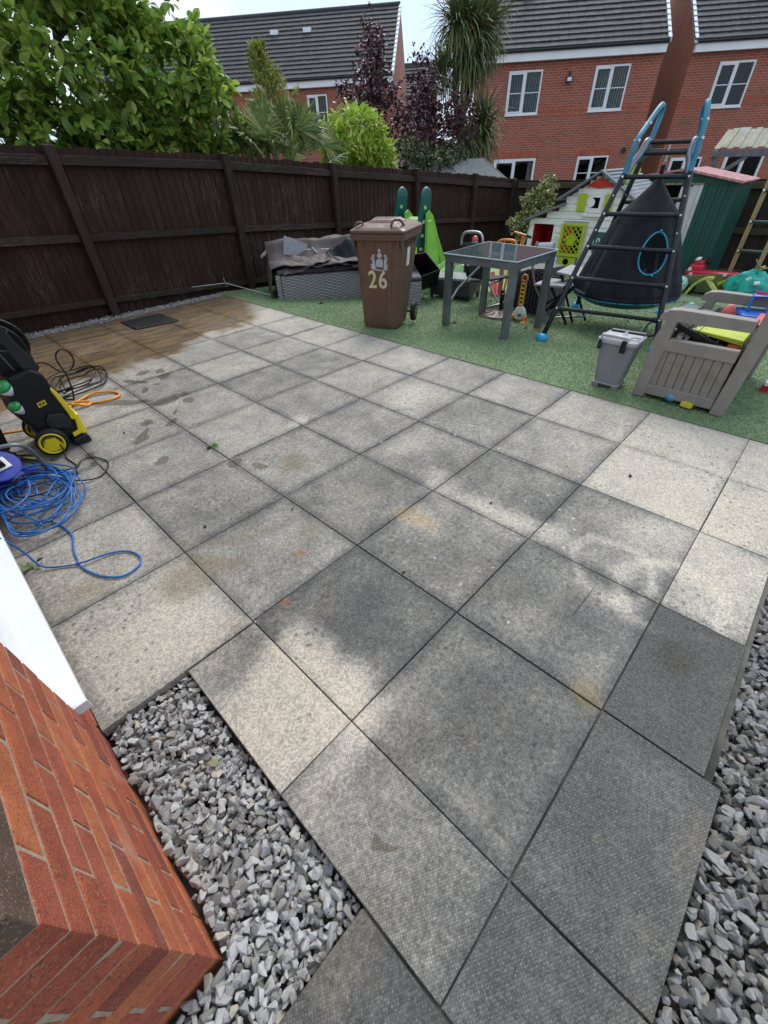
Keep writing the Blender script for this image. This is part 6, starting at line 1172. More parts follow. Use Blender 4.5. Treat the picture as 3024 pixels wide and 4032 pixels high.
build(M().hexa([(4.82, .33, .41), (4.82, .46, .41), (5.08, .56, .40), (5.08, .33, .40)], [(4.82, .33, .43), (4.82, .45, .43), (5.08, .54, .43), (5.08, .33, .44)]), 'plate', blu, BT2, bevel=.006); build(M().tube([(4.95, .45, .44), (5.0, .45, .53), (5.0, .33, .54), (4.95, .32, .44)], .012, 8).tube([(5.1, .5, .44), (5.1, .46, .53), (5.0, .45, .53)], .012, 8), 'frame', blu, BT2)
RP = thing('toy_piece', 'red plastic toy piece against the bench back post on the lid', 'toy', (4.55, .33, .45)); build(M().box(4.4, 4.75, .28, .34, .46, .475), 'piece', cor, RP, bevel=.005)
# ------------------------------------------------------------------ grey food caddy
CD = thing('food_caddy', 'small grey lidded food waste caddy on the grass beside the storage bench', 'caddy', (3.87, 1.02, 0)); gcm = mat('grey_caddy_plastic', (.22, .225, .24), (.19, .195, .21), rough=.45, scale=6, bump=.1, bscale=200, dirt=.15); gcl = mat('pale_caddy_plastic', (.40, .41, .43), (.34, .35, .37), rough=.4, scale=6, dirt=.15)
def rr(x0, x1, y0, y1, z, ch, sh=0): return [(x0 + ch, y0, z), (x1 - ch, y0, z), (x1, y0 + ch, z), (x1, y1 - ch, z), (x1 - ch, y1, z), (x0 + ch, y1, z), (x0, y1 - ch, z), (x0, y0 + ch, z)]
build(M().loft([rr(3.80, 3.975, .935, 1.12, .035, .02), rr(3.785, 4.015, .895, 1.155, .345, .025)]), 'body', gcm, CD, bevel=.006)
build(M().box(3.795, 3.98, 1.075, 1.125, -.003, .033).box(3.795, 3.98, .93, .975, -.003, .033).box(3.83, 3.98, .975, 1.075, .0, .033), 'foot', gcm, CD, bevel=.004); build(M().loft([rr(3.794, 3.982, .928, 1.127, .031, .02), rr(3.794, 3.982, .928, 1.127, .038, .02)]), 'base_ridge', gcl, CD)
build(M().loft([rr(3.77, 4.03, .885, 1.172, .345, .03), rr(3.768, 4.032, .883, 1.174, .372, .03), rr(3.79, 4.01, .905, 1.152, .385, .03)]), 'lid', gcl, CD, bevel=.003)
build(M().tube([(3.775, 1.14, .402), (3.775, .96, .402)], .013, 8).tube([(3.775, 1.14, .402), (3.76, 1.14, .33)], .011, 8).tube([(3.775, .96, .402), (3.76, .96, .33)], .011, 8), 'handle', gcl, CD); build(M().box(3.75, 3.78, 1.13, 1.15, .3, .37).box(3.75, 3.78, .95, .985, .3, .385), 'hinge', blk, CD, bevel=.002)
build(M().prism([(3.80, 1.04, .385), (3.80, .98, .385), (3.83, .985, .42), (3.86, 1.0, .425), (3.87, 1.03, .39)], (.012, .0, .012)), 'latch', gcl, CD, bevel=.004); build(M().tube([(3.97, 1.14, .395), (3.99, .90, .395)], .009, 6), 'rear_handle', gcl, CD); build(M().tube([(3.955, 1.14, .39), (3.975, .90, .39)], .006, 6), 'rear_slot', blk, CD); build(M().tube(smooth_pts([(3.79, .96, .39), (3.83, .93, .4), (3.85, .89, .395)], 3), .006, 6), 'lid_clip', gcl, CD)
# small things on the grass
ball('ball', 'blue plastic play ball on the grass in front of the storage bench', 'ball', (3.845, .557, .042), .040, mat('blue_ball', (.06, .27, .42), (.05, .22, .36), rough=.4), .9)
YB = thing('toy_brick', 'tiny yellow toy building brick on the grass in front of the bench', 'toy brick', (3.82, .434, .01)); build(M().hexa([(3.79, .405, .01), (3.835, .395, .01), (3.85, .465, .01), (3.80, .475, .01)], [(3.79, .405, .04), (3.835, .395, .038), (3.85, .465, .038), (3.80, .475, .042)]), 'brick_body', yel, YB, bevel=.002)
for a, b in ((3.815, .425), (3.825, .445)): build(M().cyl((a, b, .038), (a, b, .047), .009, n=8), 'stud', yel, YB)
leafm = mat('dead_leaf', (.12, .09, .055), (.2, .16, .11), rough=.8, scale=30); 
def dleaf(label, x, y, r_, base=None): o = build(M().grid(lambda u, v: V((x + (u - .5) * r_ * 2), y + (v - .5) * r_ * 1.3 * (1 - .6 * abs(u - .5)), (gz(x) + .015 + .02 * math.sin(5 * u) * math.cos(4 * v))), 5, 4), 'dead_leaf', leafm, org=(x, y, gz(x)), smooth=True); tag(o, label, 'leaf', 'dead leaves scattered on the lawn')
dleaf('crumpled dead leaf on the grass in front of the grey sofa base', 4.27, 5.14, .05); dleaf('dry brown leaf beside the nearest left table leg', 4.74, 3.2, .05); dleaf('dark dead leaf on the grass between ottoman and parasol base', 6.36, 3.68, .035); dleaf('small dark leaf on the grass in front of the push toy', 5.18, 2.46, .025); dleaf('pale dead leaf on the grass under the pod swing', 8.78, 1.65, .07); dleaf('speck of dark leaf on the grass just behind the wheelie bin', 4.95, 4.55, .03)
WT = thing('toy_rail', 'black and white toy rail lying on the grass under the pod swing', 'toy', (7.6, 2.1, -.3)); build(M().beam((7.6, 2.35, -.285), (7.9, 1.95, -.29), .06, .03), 'rail', blk, WT); build(M().tube([(7.55, 2.3, -.26), (7.75, 2.05, -.26)], .015, 6), 'white_bar', whp, WT)
ball('toy_scrap', 'small turquoise toy scrap on the grass behind the bench lid', 'toy', (8.5, 1.45, -.34), .045, mat('turquoise', (.1, .5, .42)), .6); tag(build(M().box(8.6, 8.75, 1.75, 1.9, -.38, -.34), 'toy_scrap', whp, org=(8.67, 1.8, -.38), bevel=.01), 'flat white toy scrap on the grass under the pod swing', 'toy')
# toys by the metal shed
redp = mat('red_plastic', (.62, .02, .05), (.5, .02, .04), rough=.35, scale=3); 
RB = thing('ride_on_toy', 'red ride-on toy with white spots and one white ear beside the green metal shed', 'toy', (10.2, 1.65, -.5))
build(M().loft([[(10.1 + .1 * c_, 1.62 + w_ * s_, z) for c_, s_ in ((-1, -1), (1.2, -1), (1.2, 1), (-1, 1))] for z, w_ in ((-.42, .3), (-.22, .37), (-.14, .39))]), 'hull', redp, RB, bevel=.02)
build(M().loft([[(10.1 + .09 * c_, 1.86 + .11 * s_, z) for c_, s_ in ((-1, -1), (1, -1), (1, 1), (-1, 1))] for z in (-.16, -.05)] ), 'head', redp, RB, bevel=.03); build(M().loft([[(10.1 + .07 * c_, 1.85 + .07 * s_, z) for c_, s_ in ((-1, -1), (1, -1), (1, 1), (-1, 1))] for z in (-.06, -.0)] ), 'nose', redp, RB, bevel=.02)
build(M().lathe([(.02, -.004), (.055, 0), (.02, .02)], (10.05, 1.88, .03), 14, (-.5, .3, 1)), 'ear', whp, RB, smooth=True); build(M().lathe([(.01, 0), (.05, .05), (.03, .12)], (10.1, 1.72, -.06), 10), 'black_ear', blk, RB)
for y_, z_ in ((1.94, -.12), (1.4, -.16), (1.9, -.2)): build(M().cyl((9.99, y_, z_), (9.985, y_, z_), .03, n=12), 'spot', whp, RB)
SB = thing('sand_tray', 'olive green plastic sand tray with scalloped edge tipped in front of the red toy', 'tray', (10.1, 1.7, -.5)); olv = mat('olive_plastic', (.2, .24, .1), (.16, .19, .08), rough=.6, scale=5)
build(M().hexa([(9.98, 1.86, -.47), (10.0, 1.36, -.45), (10.3, 1.36, -.45), (10.3, 1.86, -.47)], [(9.9, 2.0, -.235), (9.93, 1.42, -.15), (9.97, 1.42, -.15), (9.94, 2.0, -.235)]), 'tray', olv, SB, bevel=.008)
for k in range(14): y_ = 1.99 - k * .042; z_ = -.232 + k * .006; build(M().box(9.9, 9.945, y_ - .024, y_, z_, z_ + .016), 'scallop', olv, SB)
ARC = thing('toy_arch', 'curved yellow plastic toy arch on the grass in front of the sand tray', 'toy', (9.8, 1.65, -.48)); yl = mat('soft_yellow', (.62, .6, .16), (.52, .5, .13), rough=.45)
pts = smooth_pts([(9.75, 1.82, -.47), (9.75, 1.74, -.3), (9.75, 1.62, -.2), (9.75, 1.5, -.18)], 4)
am = M()
for a, b in zip(pts, pts[1:]): am.beam(a, b + (b - a) * .15, .12, .035, (0, .6, .8))
build(am, 'arch', yl, ARC); build(M().beam((9.75, 1.58, -.2), (9.75, 1.36, -.4), .1, .04), 'leg', yl, ARC)
HM = thing('helmet', 'mint helmet with black dots beside a small black wheel by the shed', 'helmet', (9.9, 1.96, -.4)); build(M().lathe([(.09, -.13), (.115, -.06), (.11, .02), (.07, .09), (0, .12)], (9.85, 1.97, -.33), 20), 'shell', mat('mint', (.42, .68, .6), rough=.4), HM, smooth=True)
for k in range(14): a, e_ = R(150 + (k % 5) * 18), R(-35 + (k // 5) * 30 + (k % 2) * 8); d_ = V(math.cos(a) * math.cos(e_), math.sin(a) * math.cos(e_), math.sin(e_)); c_ = V(9.85, 1.97, -.34) + d_ * .112; build(M().cyl(c_, c_ + d_ * .004, .011, n=8), 'dot', blk, HM)
build(M().lathe([(.02, -.03), (.07, -.03), (.08, 0), (.07, .03), (.02, .03)], (9.85, 1.8, -.4), 16, (1, .3, 0)), 'wheel', blk, HM)
TG = thing('play_bag', 'bulging turquoise fabric play bag behind the climbing frame', 'bag', (9.9, 1.0, -.5)); tq = mat('turquoise_fabric', (.02, .38, .31), (.015, .3, .25), rough=.55, scale=6, bump=.5, bscale=14)
def bag(u, v):
    a = 2 * math.pi * u; e_ = math.pi * (v - .5); r_ = 1 + .12 * math.sin(3 * a + 2) + .07 * math.sin(7 * a + 5 * e_) + .05 * math.sin(13 * e_ + a); return V(10.0 + .28 * r_ * math.cos(a) * math.cos(e_), .98 + .34 * r_ * math.sin(a) * math.cos(e_), -.3 + .22 * r_ * math.sin(e_))
build(M().grid(bag, 36, 18), 'body', tq, TG, smooth=True)
build(M().grid(lambda u, v: V(9.78 + .05 * math.sin(6 * u), 1.28 - .3 * u, -.42 + .26 * v + .1 * u + .03 * math.sin(9 * v)), 8, 8), 'flap', mat('pale_turquoise', (.03, .52, .42), rough=.55), TG, smooth=True); build(M().cyl((9.74, 1.05, -.16), (9.74, 1.0, -.12), .025, n=12).cyl((9.74, .93, -.2), (9.74, .86, -.19), .03, n=12), 'white_eye', whp, TG)
LP = thing('toy_rail', 'long lime green toy rail lying behind the turquoise bag', 'toy', (10.0, 1.2, -.3)); build(M().beam((9.95, 1.45, -.3), (10.15, .92, -.02), .05, .05), 'rail', phl, LP, bevel=.01)
PK = thing('toy_bucket', 'pink plastic toy bucket at the right edge behind the storage bench', 'toy', (9.6, .78, -.45)); build(M().lathe([(.07, -.47), (.1, -.3), (.11, -.27), (.09, -.27), (.06, -.44), (0, -.45)], (9.7, .76, 0), 18), 'bucket', mat('pink_plastic', (.62, .12, .3), rough=.4), PK)
TC2 = thing('toy_scrap', 'small red and white toy piece on the grass behind the bench back', 'toy', (8.5, .2, -.4)); build(M().box(4.7, 4.78, .02, .1, -.09, -.02), 'piece', redp, TC2, bevel=.01); build(M().box(4.68, 4.76, .03, .09, -.02, .01), 'white_piece', whp, TC2, bevel=.005); TC2.location = (4.72, .06, -.08)
for o in TC2.children: o.location = Vector(o.location) + Vector((8.5, .2, -.4)) - Vector((4.72, .06, -.08))
# wooden climbing frame at the right edge
pine = mat('pine_pole', (.36, .25, .13), (.25, .17, .09), rough=.7, scale=4, stretch=(8, 8, 1), bump=.3)
CF = thing('climbing_frame', 'pale wooden climbing frame with dark green rungs at the right edge', 'climbing frame', (10.3, 1.1, -.52)); drg = mat('dark_green_rung', (.008, .04, .03), (.01, .05, .04), rough=.4)
for p_, z1 in (((10.3, 1.4), 1.75), ((10.0, 1.01), .95)): build(M().box(p_[0], p_[0] + .07, p_[1] - .03, p_[1] + .03, gz(10.2) - .02, z1), 'post', pine, CF, bevel=.005)
build(M().box(10.3, 10.37, .2, .26, gz(10.3) - .02, 1.75), 'post', pine, CF, bevel=.005); build(M().beam((10.06, 1.22, -.45), (10.06, 1.0, -.2), .05, .05), 'brace', pine, CF)
for z in (.56, .16, -.24, .96, 1.36):
    r_ = build(M().tube([(10.27, 1.40, z), (10.27, .22, z)], .022, 10), 'rung', drg, CF); build(M().lathe([(0, 0), (.018, 0), (.012, .008), (0, .01)], (10.235, 1.40, z), 10, (-1, 0, 0)), 'bolt', bolt, r_)
build(M().tube(smooth_pts([(9.98, 1.07, .1), (9.97, 1.0, .02), (9.97, .92, -.02), (9.97, .8, .02)], 4), .012, 6), 'rope', mat('dark_rope', (.2, .2, .18)), CF)
# ------------------------------------------------------------------ pressure washer at the left edge
pwb = mat('washer_black', (.006, .006, .0075), (.01, .01, .011), rough=.5, scale=5, spec=.25); pwg = mat('washer_grey', (.014, .016, .018), (.02, .022, .024), rough=.5, spec=.3, scale=5); pwy = mat('washer_yellow', (.78, .62, .01), (.7, .55, .01), rough=.4, scale=4, dirt=.1)
PW = thing('pressure_washer', 'black and yellow upright pressure washer with hose reel at the left edge', 'pressure washer', (.45, 3.5, 0))
tilt = lambda pts: [(x, y, z) for x, y, z in pts]
build(M().prism([(.655, 3.39, .06), (.66, 3.39, .2), (.655, 3.39, .3), (.63, 3.39, .41), (.62, 3.39, .5), (.57, 3.39, .54), (.44, 3.39, .52), (.395, 3.39, .42), (.385, 3.39, .28), (.42, 3.39, .2), (.44, 3.39, .08)], (-.02, .27, 0)), 'housing', pwb, PW, bevel=.02, seg=3)
build(M().prism([(.668, 3.40, .075), (.672, 3.40, .22), (.645, 3.40, .35), (.622, 3.40, .41), (.61, 3.40, .395), (.625, 3.40, .3), (.636, 3.40, .22), (.636, 3.40, .18), (.655, 3.40, .175), (.64, 3.40, .1), (.6, 3.40, .09), (.6, 3.40, .06)], (0, -.02, 0)), 'yellow_trim', pwy, PW, bevel=.005)
build(M().hexa([(.655, 3.38, .06), (.69, 3.39, .06), (.69, 3.66, .06), (.655, 3.66, .06)], [(.66, 3.38, .21), (.69, 3.39, .2), (.69, 3.66, .2), (.66, 3.66, .21)]), 'yellow_trim', pwy, PW, bevel=.008)
build(M().prism([(.60, 3.385, .13), (.63, 3.385, .17), (.61, 3.385, .24), (.53, 3.385, .26), (.5, 3.385, .22), (.5, 3.385, .17)], (0, -.018, 0)), 'wheel_arch', pwg, PW, bevel=.008)
ft = build(M().hexa([(.585, 3.37, 0), (.69, 3.37, 0), (.69, 3.68, 0), (.585, 3.68, 0)], [(.585, 3.37, .05), (.68, 3.37, .058), (.68, 3.68, .058), (.585, 3.68, .05)]), 'front_foot', pwg, PW, bevel=.01)
for a in (.635, .665): build(M().cyl((a, 3.366, .032), (a, 3.371, .032), .009, n=10), 'foot_hole', blk, ft)
for yw in (3.36, 3.68):
    wc = V(.47, yw, .09); ax = V(-.22, -.97, .0) if yw < 3.5 else V(-.22, -.97, 0)
    wb = build(M().lathe([(.05, -.03), (.075, -.032), (.09, -.02), (.092, 0), (.09, .02), (.075, .032), (.05, .03)], wc, 30, ax), 'wheel', blk, PW, smooth=True)
    build(M().lathe([(.062, .028), (.072, .036), (.066, .04), (.058, .03)], wc, 30, ax), 'rim', pwy, wb); qv = Vector(ax).to_track_quat('Z', 'Y')
    hb = [wc + qv @ V(x_, y_, .034) for x_, y_ in ((-.055, -.02), (-.025, .035), (.03, .035), (.055, -.02), (.04, -.045), (0, -.055), (-.04, -.045))]; build(M().prism(hb, ax * -.02), 'hub_plate', pwy, wb); build(M().lathe([(.0, .0), (.06, .0), (.06, .02), (0, .02)], wc, 24, ax), 'hub_recess', pwb, wb)
build(M().hexa([(.508, 3.383, .31), (.556, 3.383, .318), (.556, 3.388, .318), (.508, 3.388, .31)], [(.508, 3.381, .34), (.556, 3.381, .348), (.556, 3.388, .348), (.508, 3.388, .34)]), 'badge', pwy, PW)
text('badge_text', 'K4', pwb, PW, V(.514, 3.380, .318), V(1, 0, .16).normalized(), V(0, 0, 1), .02, .001, 1.1, .02)
build(M().prism([(.60, 3.42, .5), (.63, 3.42, .53), (.55, 3.42, .80), (.50, 3.42, .80), (.53, 3.42, .60), (.55, 3.42, .5)], (0, .035, 0)), 'handle', pwg, PW, bevel=.006); build(M().prism([(.60, 3.62, .5), (.63, 3.62, .53), (.55, 3.62, .80), (.50, 3.62, .80), (.53, 3.62, .60), (.55, 3.62, .5)], (0, .035, 0)), 'handle', pwg, PW, bevel=.006); build(M().tube([(.52, 3.43, .8), (.52, 3.65, .8)], .02, 10), 'grip', pwb, PW)
rc = V(.50, 3.56, .66); rl = build(M().lathe([(.03, -.075), (.145, -.075), (.15, -.068), (.145, -.06), (.03, -.06), (.045, .06), (.145, .06), (.15, .068), (.145, .075), (.03, .075)], rc, 34, (.3, .95, 0)), 'hose_reel', pwb, PW)
qv = Vector((.3, .95, 0)).to_track_quat('Z', 'Y')
for k in range(6): a = k * math.pi / 3 + .3; build(M().tube([rc + qv @ V(.02 * math.cos(a), .02 * math.sin(a), -.078), rc + qv @ V(.14 * math.cos(a), .14 * math.sin(a), -.077)], .005, 6), 'spoke', mat('spoke_grey', (.12, .13, .14)), rl)
build(M().tube([rc + qv @ V((.06 + .012 * (i // 24)) * math.cos(i * .262), (.06 + .012 * (i // 24)) * math.sin(i * .262), -.05 + (i % 24) * .004) for i in range(140)], .006, 6), 'wound_hose', blk, rl)
build(M().box(.57, .63, 3.5, 3.62, .5, .62), 'reel_bracket', pwg, PW, bevel=.01)
for z_, s_ in ((.47, .8), (.345, .62)):
    btl = build(M().lathe([(.01, -.06), (.045 * s_, -.01), (.05 * s_, .01)], (.405, 3.385, z_), 20, (-.3, -.4, .9)), 'detergent_cup', whp, PW, smooth=True); build(M().lathe([(.052 * s_, .01), (.054 * s_, .03), (.03 * s_, .04), (0, .042)], (.405, 3.385, z_), 20, (-.3, -.4, .9)), 'green_cap', mat('green_cap', (.03, .3, .08), (.02, .25, .06), rough=.3), btl)
TBK = thing('black_tub', 'tall black plastic container at the left edge behind the cable reel', 'container', (.17, 3.76, 0)); build(M().hexa([(.08, 3.68, 0), (.26, 3.68, 0), (.26, 3.84, 0), (.08, 3.84, 0)], [(.05, 3.67, .27), (.29, 3.67, .27), (.29, 3.85, .27), (.05, 3.85, .27)]), 'body', blk, TBK, bevel=.012); build(M().box(.045, .295, 3.665, 3.855, .27, .29), 'lid', blk, TBK, bevel=.008)
# hoses and cables
hosem = mat('black_hose', (.008, .0085, .01), (.014, .0145, .016), rough=.45, spec=.3, scale=30)
pts = [(.62, 3.72, .47), (.72, 3.9, .42), (.82, 4.12, .27), (.90, 4.188, .25), (.95, 4.19, .31), (.935, 4.19, .39), (.885, 4.188, .405), (.84, 4.18, .35), (.85, 4.17, .2), (.82, 4.17, .04), (.80, 4.25, .012)]
cc = V(.95, 4.52, 0)
for i in range(78):
    a = -2.2 + i * .42; k = i / 78; rx = .16 + .05 * math.sin(i * .37) + .02 * math.sin(i * 1.1); ry = .30 + .07 * math.sin(i * .23 + 1); ca, sa = math.cos(R(-32)), math.sin(R(-32)); ex, ey = rx * math.cos(a) + .03 * math.sin(i * .19), ry * math.sin(a) + .04 * math.cos(i * .31)
    pts.append((cc.x + ex * ca - ey * sa, cc.y + ex * sa + ey * ca, .012 + .05 * k + .035 * abs(math.sin(i * .63))))
HS = build(M().tube(smooth_pts(pts, 5), .0065, 7), 'hose', hosem, org=(.95, 4.5, 0), smooth=True); tag(HS, 'coiled black pressure hose on the wet slabs with one raised loop', 'hose')
orh = mat('orange_hose', (.78, .32, .01), (.68, .27, .01), rough=.4, scale=20)
oh = smooth_pts([(.70, 4.10, .02), (.76, 4.12, .03), (.84, 4.10, .02), (.90, 4.05, .012), (.86, 4.0, .012), (.80, 4.02, .035), (.76, 4.05, .04), (.80, 4.03, .03), (.88, 4.03, .012), (.97, 3.98, .012), (1.06, 3.97, .012), (1.12, 4.02, .012), (1.10, 4.12, .012), (1.03, 4.17, .02), (.95, 4.2, .02), (.86, 4.15, .02), (.78, 4.10, .02), (.72, 4.03, .012), (.66, 3.95, .015), (.6, 3.86, .02), (.4, 3.8, .05), (.1, 3.9, .08)], 5)
o = build(M().tube(oh, .0095, 8), 'hose', orh, org=(.9, 4.05, 0), smooth=True); tag(o, 'orange garden hose looping beside the black hose coil', 'hose'); HF = thing('hose_connector', 'grey quick-fit hose connector joined to the orange hose', 'connector', (.72, 4.1, .02)); build(M().cyl((.68, 4.09, .02), (.74, 4.11, .028), .014, n=12), 'body', frm, HF); build(M().cyl((.66, 4.085, .018), (.68, 4.09, .02), .011, n=12), 'collar', silv, HF)
blc = mat('blue_cable', (.008, .13, .42), (.006, .10, .34), rough=.42, scale=20)
rs2 = np.random.RandomState(11)
cpts = [(-.09, 2.40, .21), (-.03, 2.355, .196), (.02, 2.305, .19), (.06, 2.27, .10), (.09, 2.2, .02), (.176, 2.129, .008), (.244, 2.084, .016), (.345, 2.066, .008), (.413, 2.009, .007), (.433, 1.929, .007), (.403, 1.871, .007), (.324, 1.863, .007), (.252, 1.952, .007), (.213, 2.083, .007), (.218, 2.15, .007), (.227, 2.232, .007), (.256, 2.35, .007), (.25, 2.45, .007), (.215, 2.564, .01), (.16, 2.60, .02)]
bc = V(.2, 2.84, 0)
for i in range(210):
    a = i * .48; k = i / 210; rr_ = .17 + .06 * math.sin(i * .137) + .035 * math.sin(i * .71 + 1); cx = bc.x + .07 * math.sin(i * .083) + (.08 if 60 < i < 80 else 0); cy = bc.y + .10 * math.sin(i * .061 + 2)
    x_, y_ = cx + rr_ * .95 * math.cos(a), cy + rr_ * 1.35 * math.sin(a); x_ = max(x_, .055)
    cpts.append((x_, y_, .012 + .085 * k * max(0, 1 - ((x_ - .18) ** 2 + (y_ - 2.86) ** 2) * 6) + .03 * abs(math.sin(i * .77 + rs2.uniform(0, .5)))))
o = build(M().tube(smooth_pts(cpts, 5), .0048, 6), 'cable', blc, org=(.2, 2.8, 0), smooth=True); tag(o, 'tangled heap of bright blue extension cable with a loose loop', 'cable')
bcp = smooth_pts([(.53, 3.375, .24), (.515, 3.36, .18), (.50, 3.33, .1), (.497, 3.3, .03), (.484, 3.237, .006), (.499, 3.09, .006), (.478, 3.03, .01), (.471, 2.975, .006), (.44, 3.03, .01), (.40, 3.12, .015), (.333, 3.279, .03), (.27, 3.4, .06), (.2, 3.45, .15), (.16, 3.4, .2), (.25, 3.32, .1), (.34, 3.2, .03), (.43, 3.07, .015), (.494, 3.06, .012), (.53, 3.11, .01), (.57, 3.13, .007), (.617, 3.094, .007), (.65, 2.99, .007), (.625, 2.9, .007), (.56, 2.83, .007), (.5, 2.83, .012), (.435, 2.879, .02), (.40, 2.96, .03), (.36, 3.05, .04), (.27, 3.1, .06), (.18, 3.0, .08), (.19, 2.88, .1), (.27, 2.84, .1), (.32, 2.9, .09), (.3, 3.0, .09), (.22, 3.02, .1), (.15, 2.93, .1), (.16, 2.8, .09), (.25, 2.74, .09), (.36, 2.78, .07), (.42, 2.83, .04), (.38, 2.88, .05), (.33, 2.85, .08)], 6)
o = build(M().tube(bcp, .0042, 6), 'cable', hosem, org=(.45, 3, 0), smooth=True); tag(o, 'thin black mains cable trailing from the washer over the blue cable heap', 'cable')
# cable reel and broom
CRL = thing('cable_reel', 'blue drum cable reel with white socket face and grey tube stand', 'cable reel', (.15, 3.25, 0)); dbl = mat('deep_blue_plastic', (.015, .035, .32), (.012, .03, .27), rough=.4, scale=4)
rx = V(.15, 3.06, .13); axr = V(.12, -.5, .86)
build(M().lathe([(.03, .07), (.10, .07), (.105, .075), (.10, .08), (.03, .08)], rx, 32, axr), 'drum_face', dbl, CRL, smooth=False); build(M().lathe([(.05, -.07), (.05, .07)], rx, 20, axr), 'hub', dbl, CRL); build(M().lathe([(.03, -.07), (.10, -.07), (.105, -.075), (.10, -.08), (.03, -.08)], rx, 32, axr), 'drum_face', dbl, CRL)
qv = Vector(axr).to_track_quat('Z', 'Y'); build(M().hexa([rx + qv @ V(x_, y_, .08) for x_, y_ in ((-.05, -.04), (.05, -.04), (.05, .04), (-.05, .04))], [rx + qv @ V(x_, y_, .09) for x_, y_ in ((-.05, -.04), (.05, -.04), (.05, .04), (-.05, .04))]), 'socket_plate', whp, CRL, bevel=.004)
build(M().hexa([rx + qv @ V(x_, y_, .09) for x_, y_ in ((-.02, -.03), (.03, -.03), (.03, .025), (-.02, .025))], [rx + qv @ V(x_, y_, .125) for x_, y_ in ((-.015, -.02), (.02, -.02), (.02, .02), (-.015, .02))]), 'plug', blk, CRL, bevel=.006)
build(M().tube(smooth_pts([(.12, 2.98, .3), (.21, 2.98, .31), (.28, 2.97, .3), (.32, 2.99, .26), (.34, 3.03, .18), (.35, 3.09, .09), (.345, 3.14, .02), (.25, 3.16, .012), (.1, 3.16, .012)], 5), .011, 10), 'stand', frm, CRL, smooth=True); build(M().box(.14, .31, 3.14, 3.26, .01, .035), 'base_plate', dbl, CRL, bevel=.005)
BR = thing('broom_head', 'broom head with long yellow and black bristles lying under the pressure washer', 'broom', (.3, 3.42, .02)); bry = mat('yellow_bristle', (.62, .53, .12), (.5, .4, .06), rough=.6, scale=40, rnd=.2)
bm_ = M(); bk_ = M()
for k in range(90):
    t_ = rs2.uniform(0, 1); a = V(.16 + .08 * t_, 3.56 - .12 * t_, .05); b = V(.31 + .06 * t_, 3.50 - .17 * t_, .008) + Vector(rs2.normal(0, .006, 3)); b.z = max(b.z, .006); (bk_ if rs2.uniform() < .25 else bm_).tube([a, b], .0022, 4, caps=False)
build(bm_, 'bristles', bry, BR, kind='stuff'); build(bk_, 'dark_bristles', blk, BR, kind='stuff'); build(M().beam((.13, 3.6, .06), (.25, 3.4, .06), .05, .05), 'head', blk, BR, bevel=.008)
# doormat by the fence
MT = thing('doormat', 'black rubber doormat with raised diamond tread on the wet slabs', 'mat', (2.2, 6.08, 0)); mtm = mat('mat_rubber', (.014, .015, .018), (.022, .023, .027), rough=.5, scale=12)
mx_ = [V(1.99, 6.33, 0), V(1.99, 5.86, 0), V(2.50, 5.79, 0), V(2.49, 6.33, 0)]
build(M().prism(mx_, (0, 0, .014)), 'mat', mtm, MT, bevel=.003); tr_ = []
for i in range(12):
    for j in range(10):
        u, v = (i + .5) / 12, (j + .5) / 10; c_ = mx_[0].lerp(mx_[3], u).lerp(mx_[1].lerp(mx_[2], u), v); a = R(40 if (i + j) % 2 else -40); s_ = .02; tr_.append(np.array([[math.cos(a) * s_, -math.sin(a) * .009, 0, c_.x], [math.sin(a) * s_, math.cos(a) * .009, 0, c_.y], [0, 0, .007, .017]]))
pieces(MT, 'tread_lug', chamfer_box(2, 2, 1, .3, 0, 1), mtm, tr_, 140)
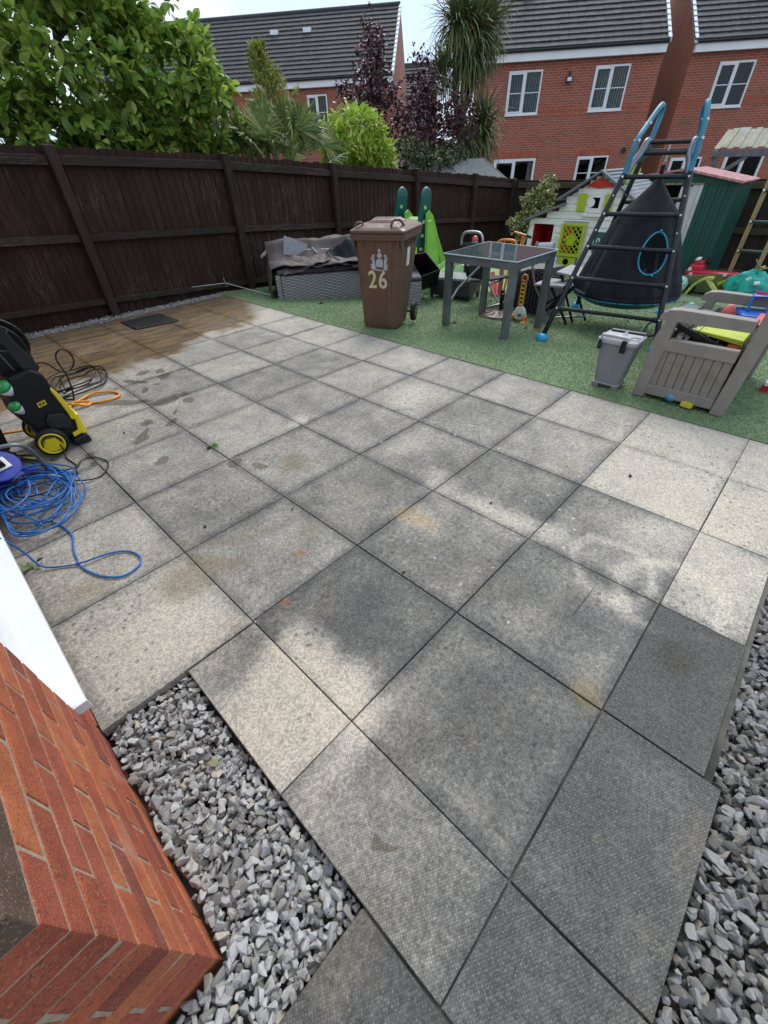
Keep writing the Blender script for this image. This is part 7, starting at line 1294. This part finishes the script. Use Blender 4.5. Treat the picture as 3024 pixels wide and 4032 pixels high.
# weeds and clods
wdm = mat('weed_green', (.09, .16, .03), (.06, .1, .02), rough=.6, scale=20)
def weed(label, x, y, z, s_, n_=14):
    H = thing('weed', label, 'weed', (x, y, z)); p_ = np.tile([x, y, z + .004], (n_, 1)) + rs2.normal(0, s_ * .2, (n_, 3)) * [1, 1, 0]; d_ = rs2.normal(size=(n_, 3)) * [1, 1, .3] + [0, 0, .35]
    pieces(H, 'leaf', [leaf_t([.01, .12, .16, .01], .2, .3)], wdm, orient(p_, d_, s_ * rs2.uniform(.5, 1.2, n_)), 40)
weed('small green weed growing in the slab joint left of centre', 1.202, 2.62, 0, .045); weed('thin green weed poking out beside the white door sill', .045, 2.27, 0, .05)
clm = mat('dark_clod', (.012, .011, .01), (.03, .026, .02), rough=.9, scale=80)
def clod(label, x, y, r_): 
    t_ = ST2[rs2.randint(14)]; me = np_mesh('clod', t_[0] * r_ * np.array([1, .7, .6]), t_[1], clm); o = bpy.data.objects.new('clod', me); C.objects.link(o); o.location = (x, y, r_ * .5); o.rotation_euler = (0, 0, rs2.uniform(0, 6)); tag(o, label, 'dirt clod', 'dark crumbs of dirt on the slabs')
for l_, x, y, r_ in (('largest dark crumb of dirt, on the slab right of the cable loop', .761, 1.897, .011), ('dark crumb of dirt near the olive damp stain', 1.158, 1.669, .008), ('dark crumb of dirt on the joint in the middle of the patio', 1.219, .91, .009), ('dark crumb of dirt on the cleaned pale slab at the right', 2.659, .42, .013), ('brown crumb of dirt on the sandy patch right of centre', 1.917, .888, .01), ('dark crumb of dirt by the washer foot', .877, 3.305, .012)): clod(l_, x, y, r_)
tag(build(M().grid(lambda u, v: V(1.72 + .02 * u, -.43 + .012 * v, -.005 + .004 * math.sin(4 * u)), 3, 2), 'yellow_leaf', mat('yellow_leaf', (.6, .4, .03), rough=.6), org=(1.73, -.42, -.005)), 'tiny yellow leaf lying on the right-hand slate gravel', 'leaf')
yl_ = stone_templates(1, 2)[0]; o = bpy.data.objects.new('stone', np_mesh('stone', yl_[0] * np.array([.02, .017, .011]), yl_[1], mat('yellow_stone', (.36, .35, .2), (.26, .25, .15), rough=.9, scale=40, bump=.4))); C.objects.link(o); o.location = (.215, .83, -.006); tag(o, 'single mossy yellowish stone among the grey chippings', 'stone')
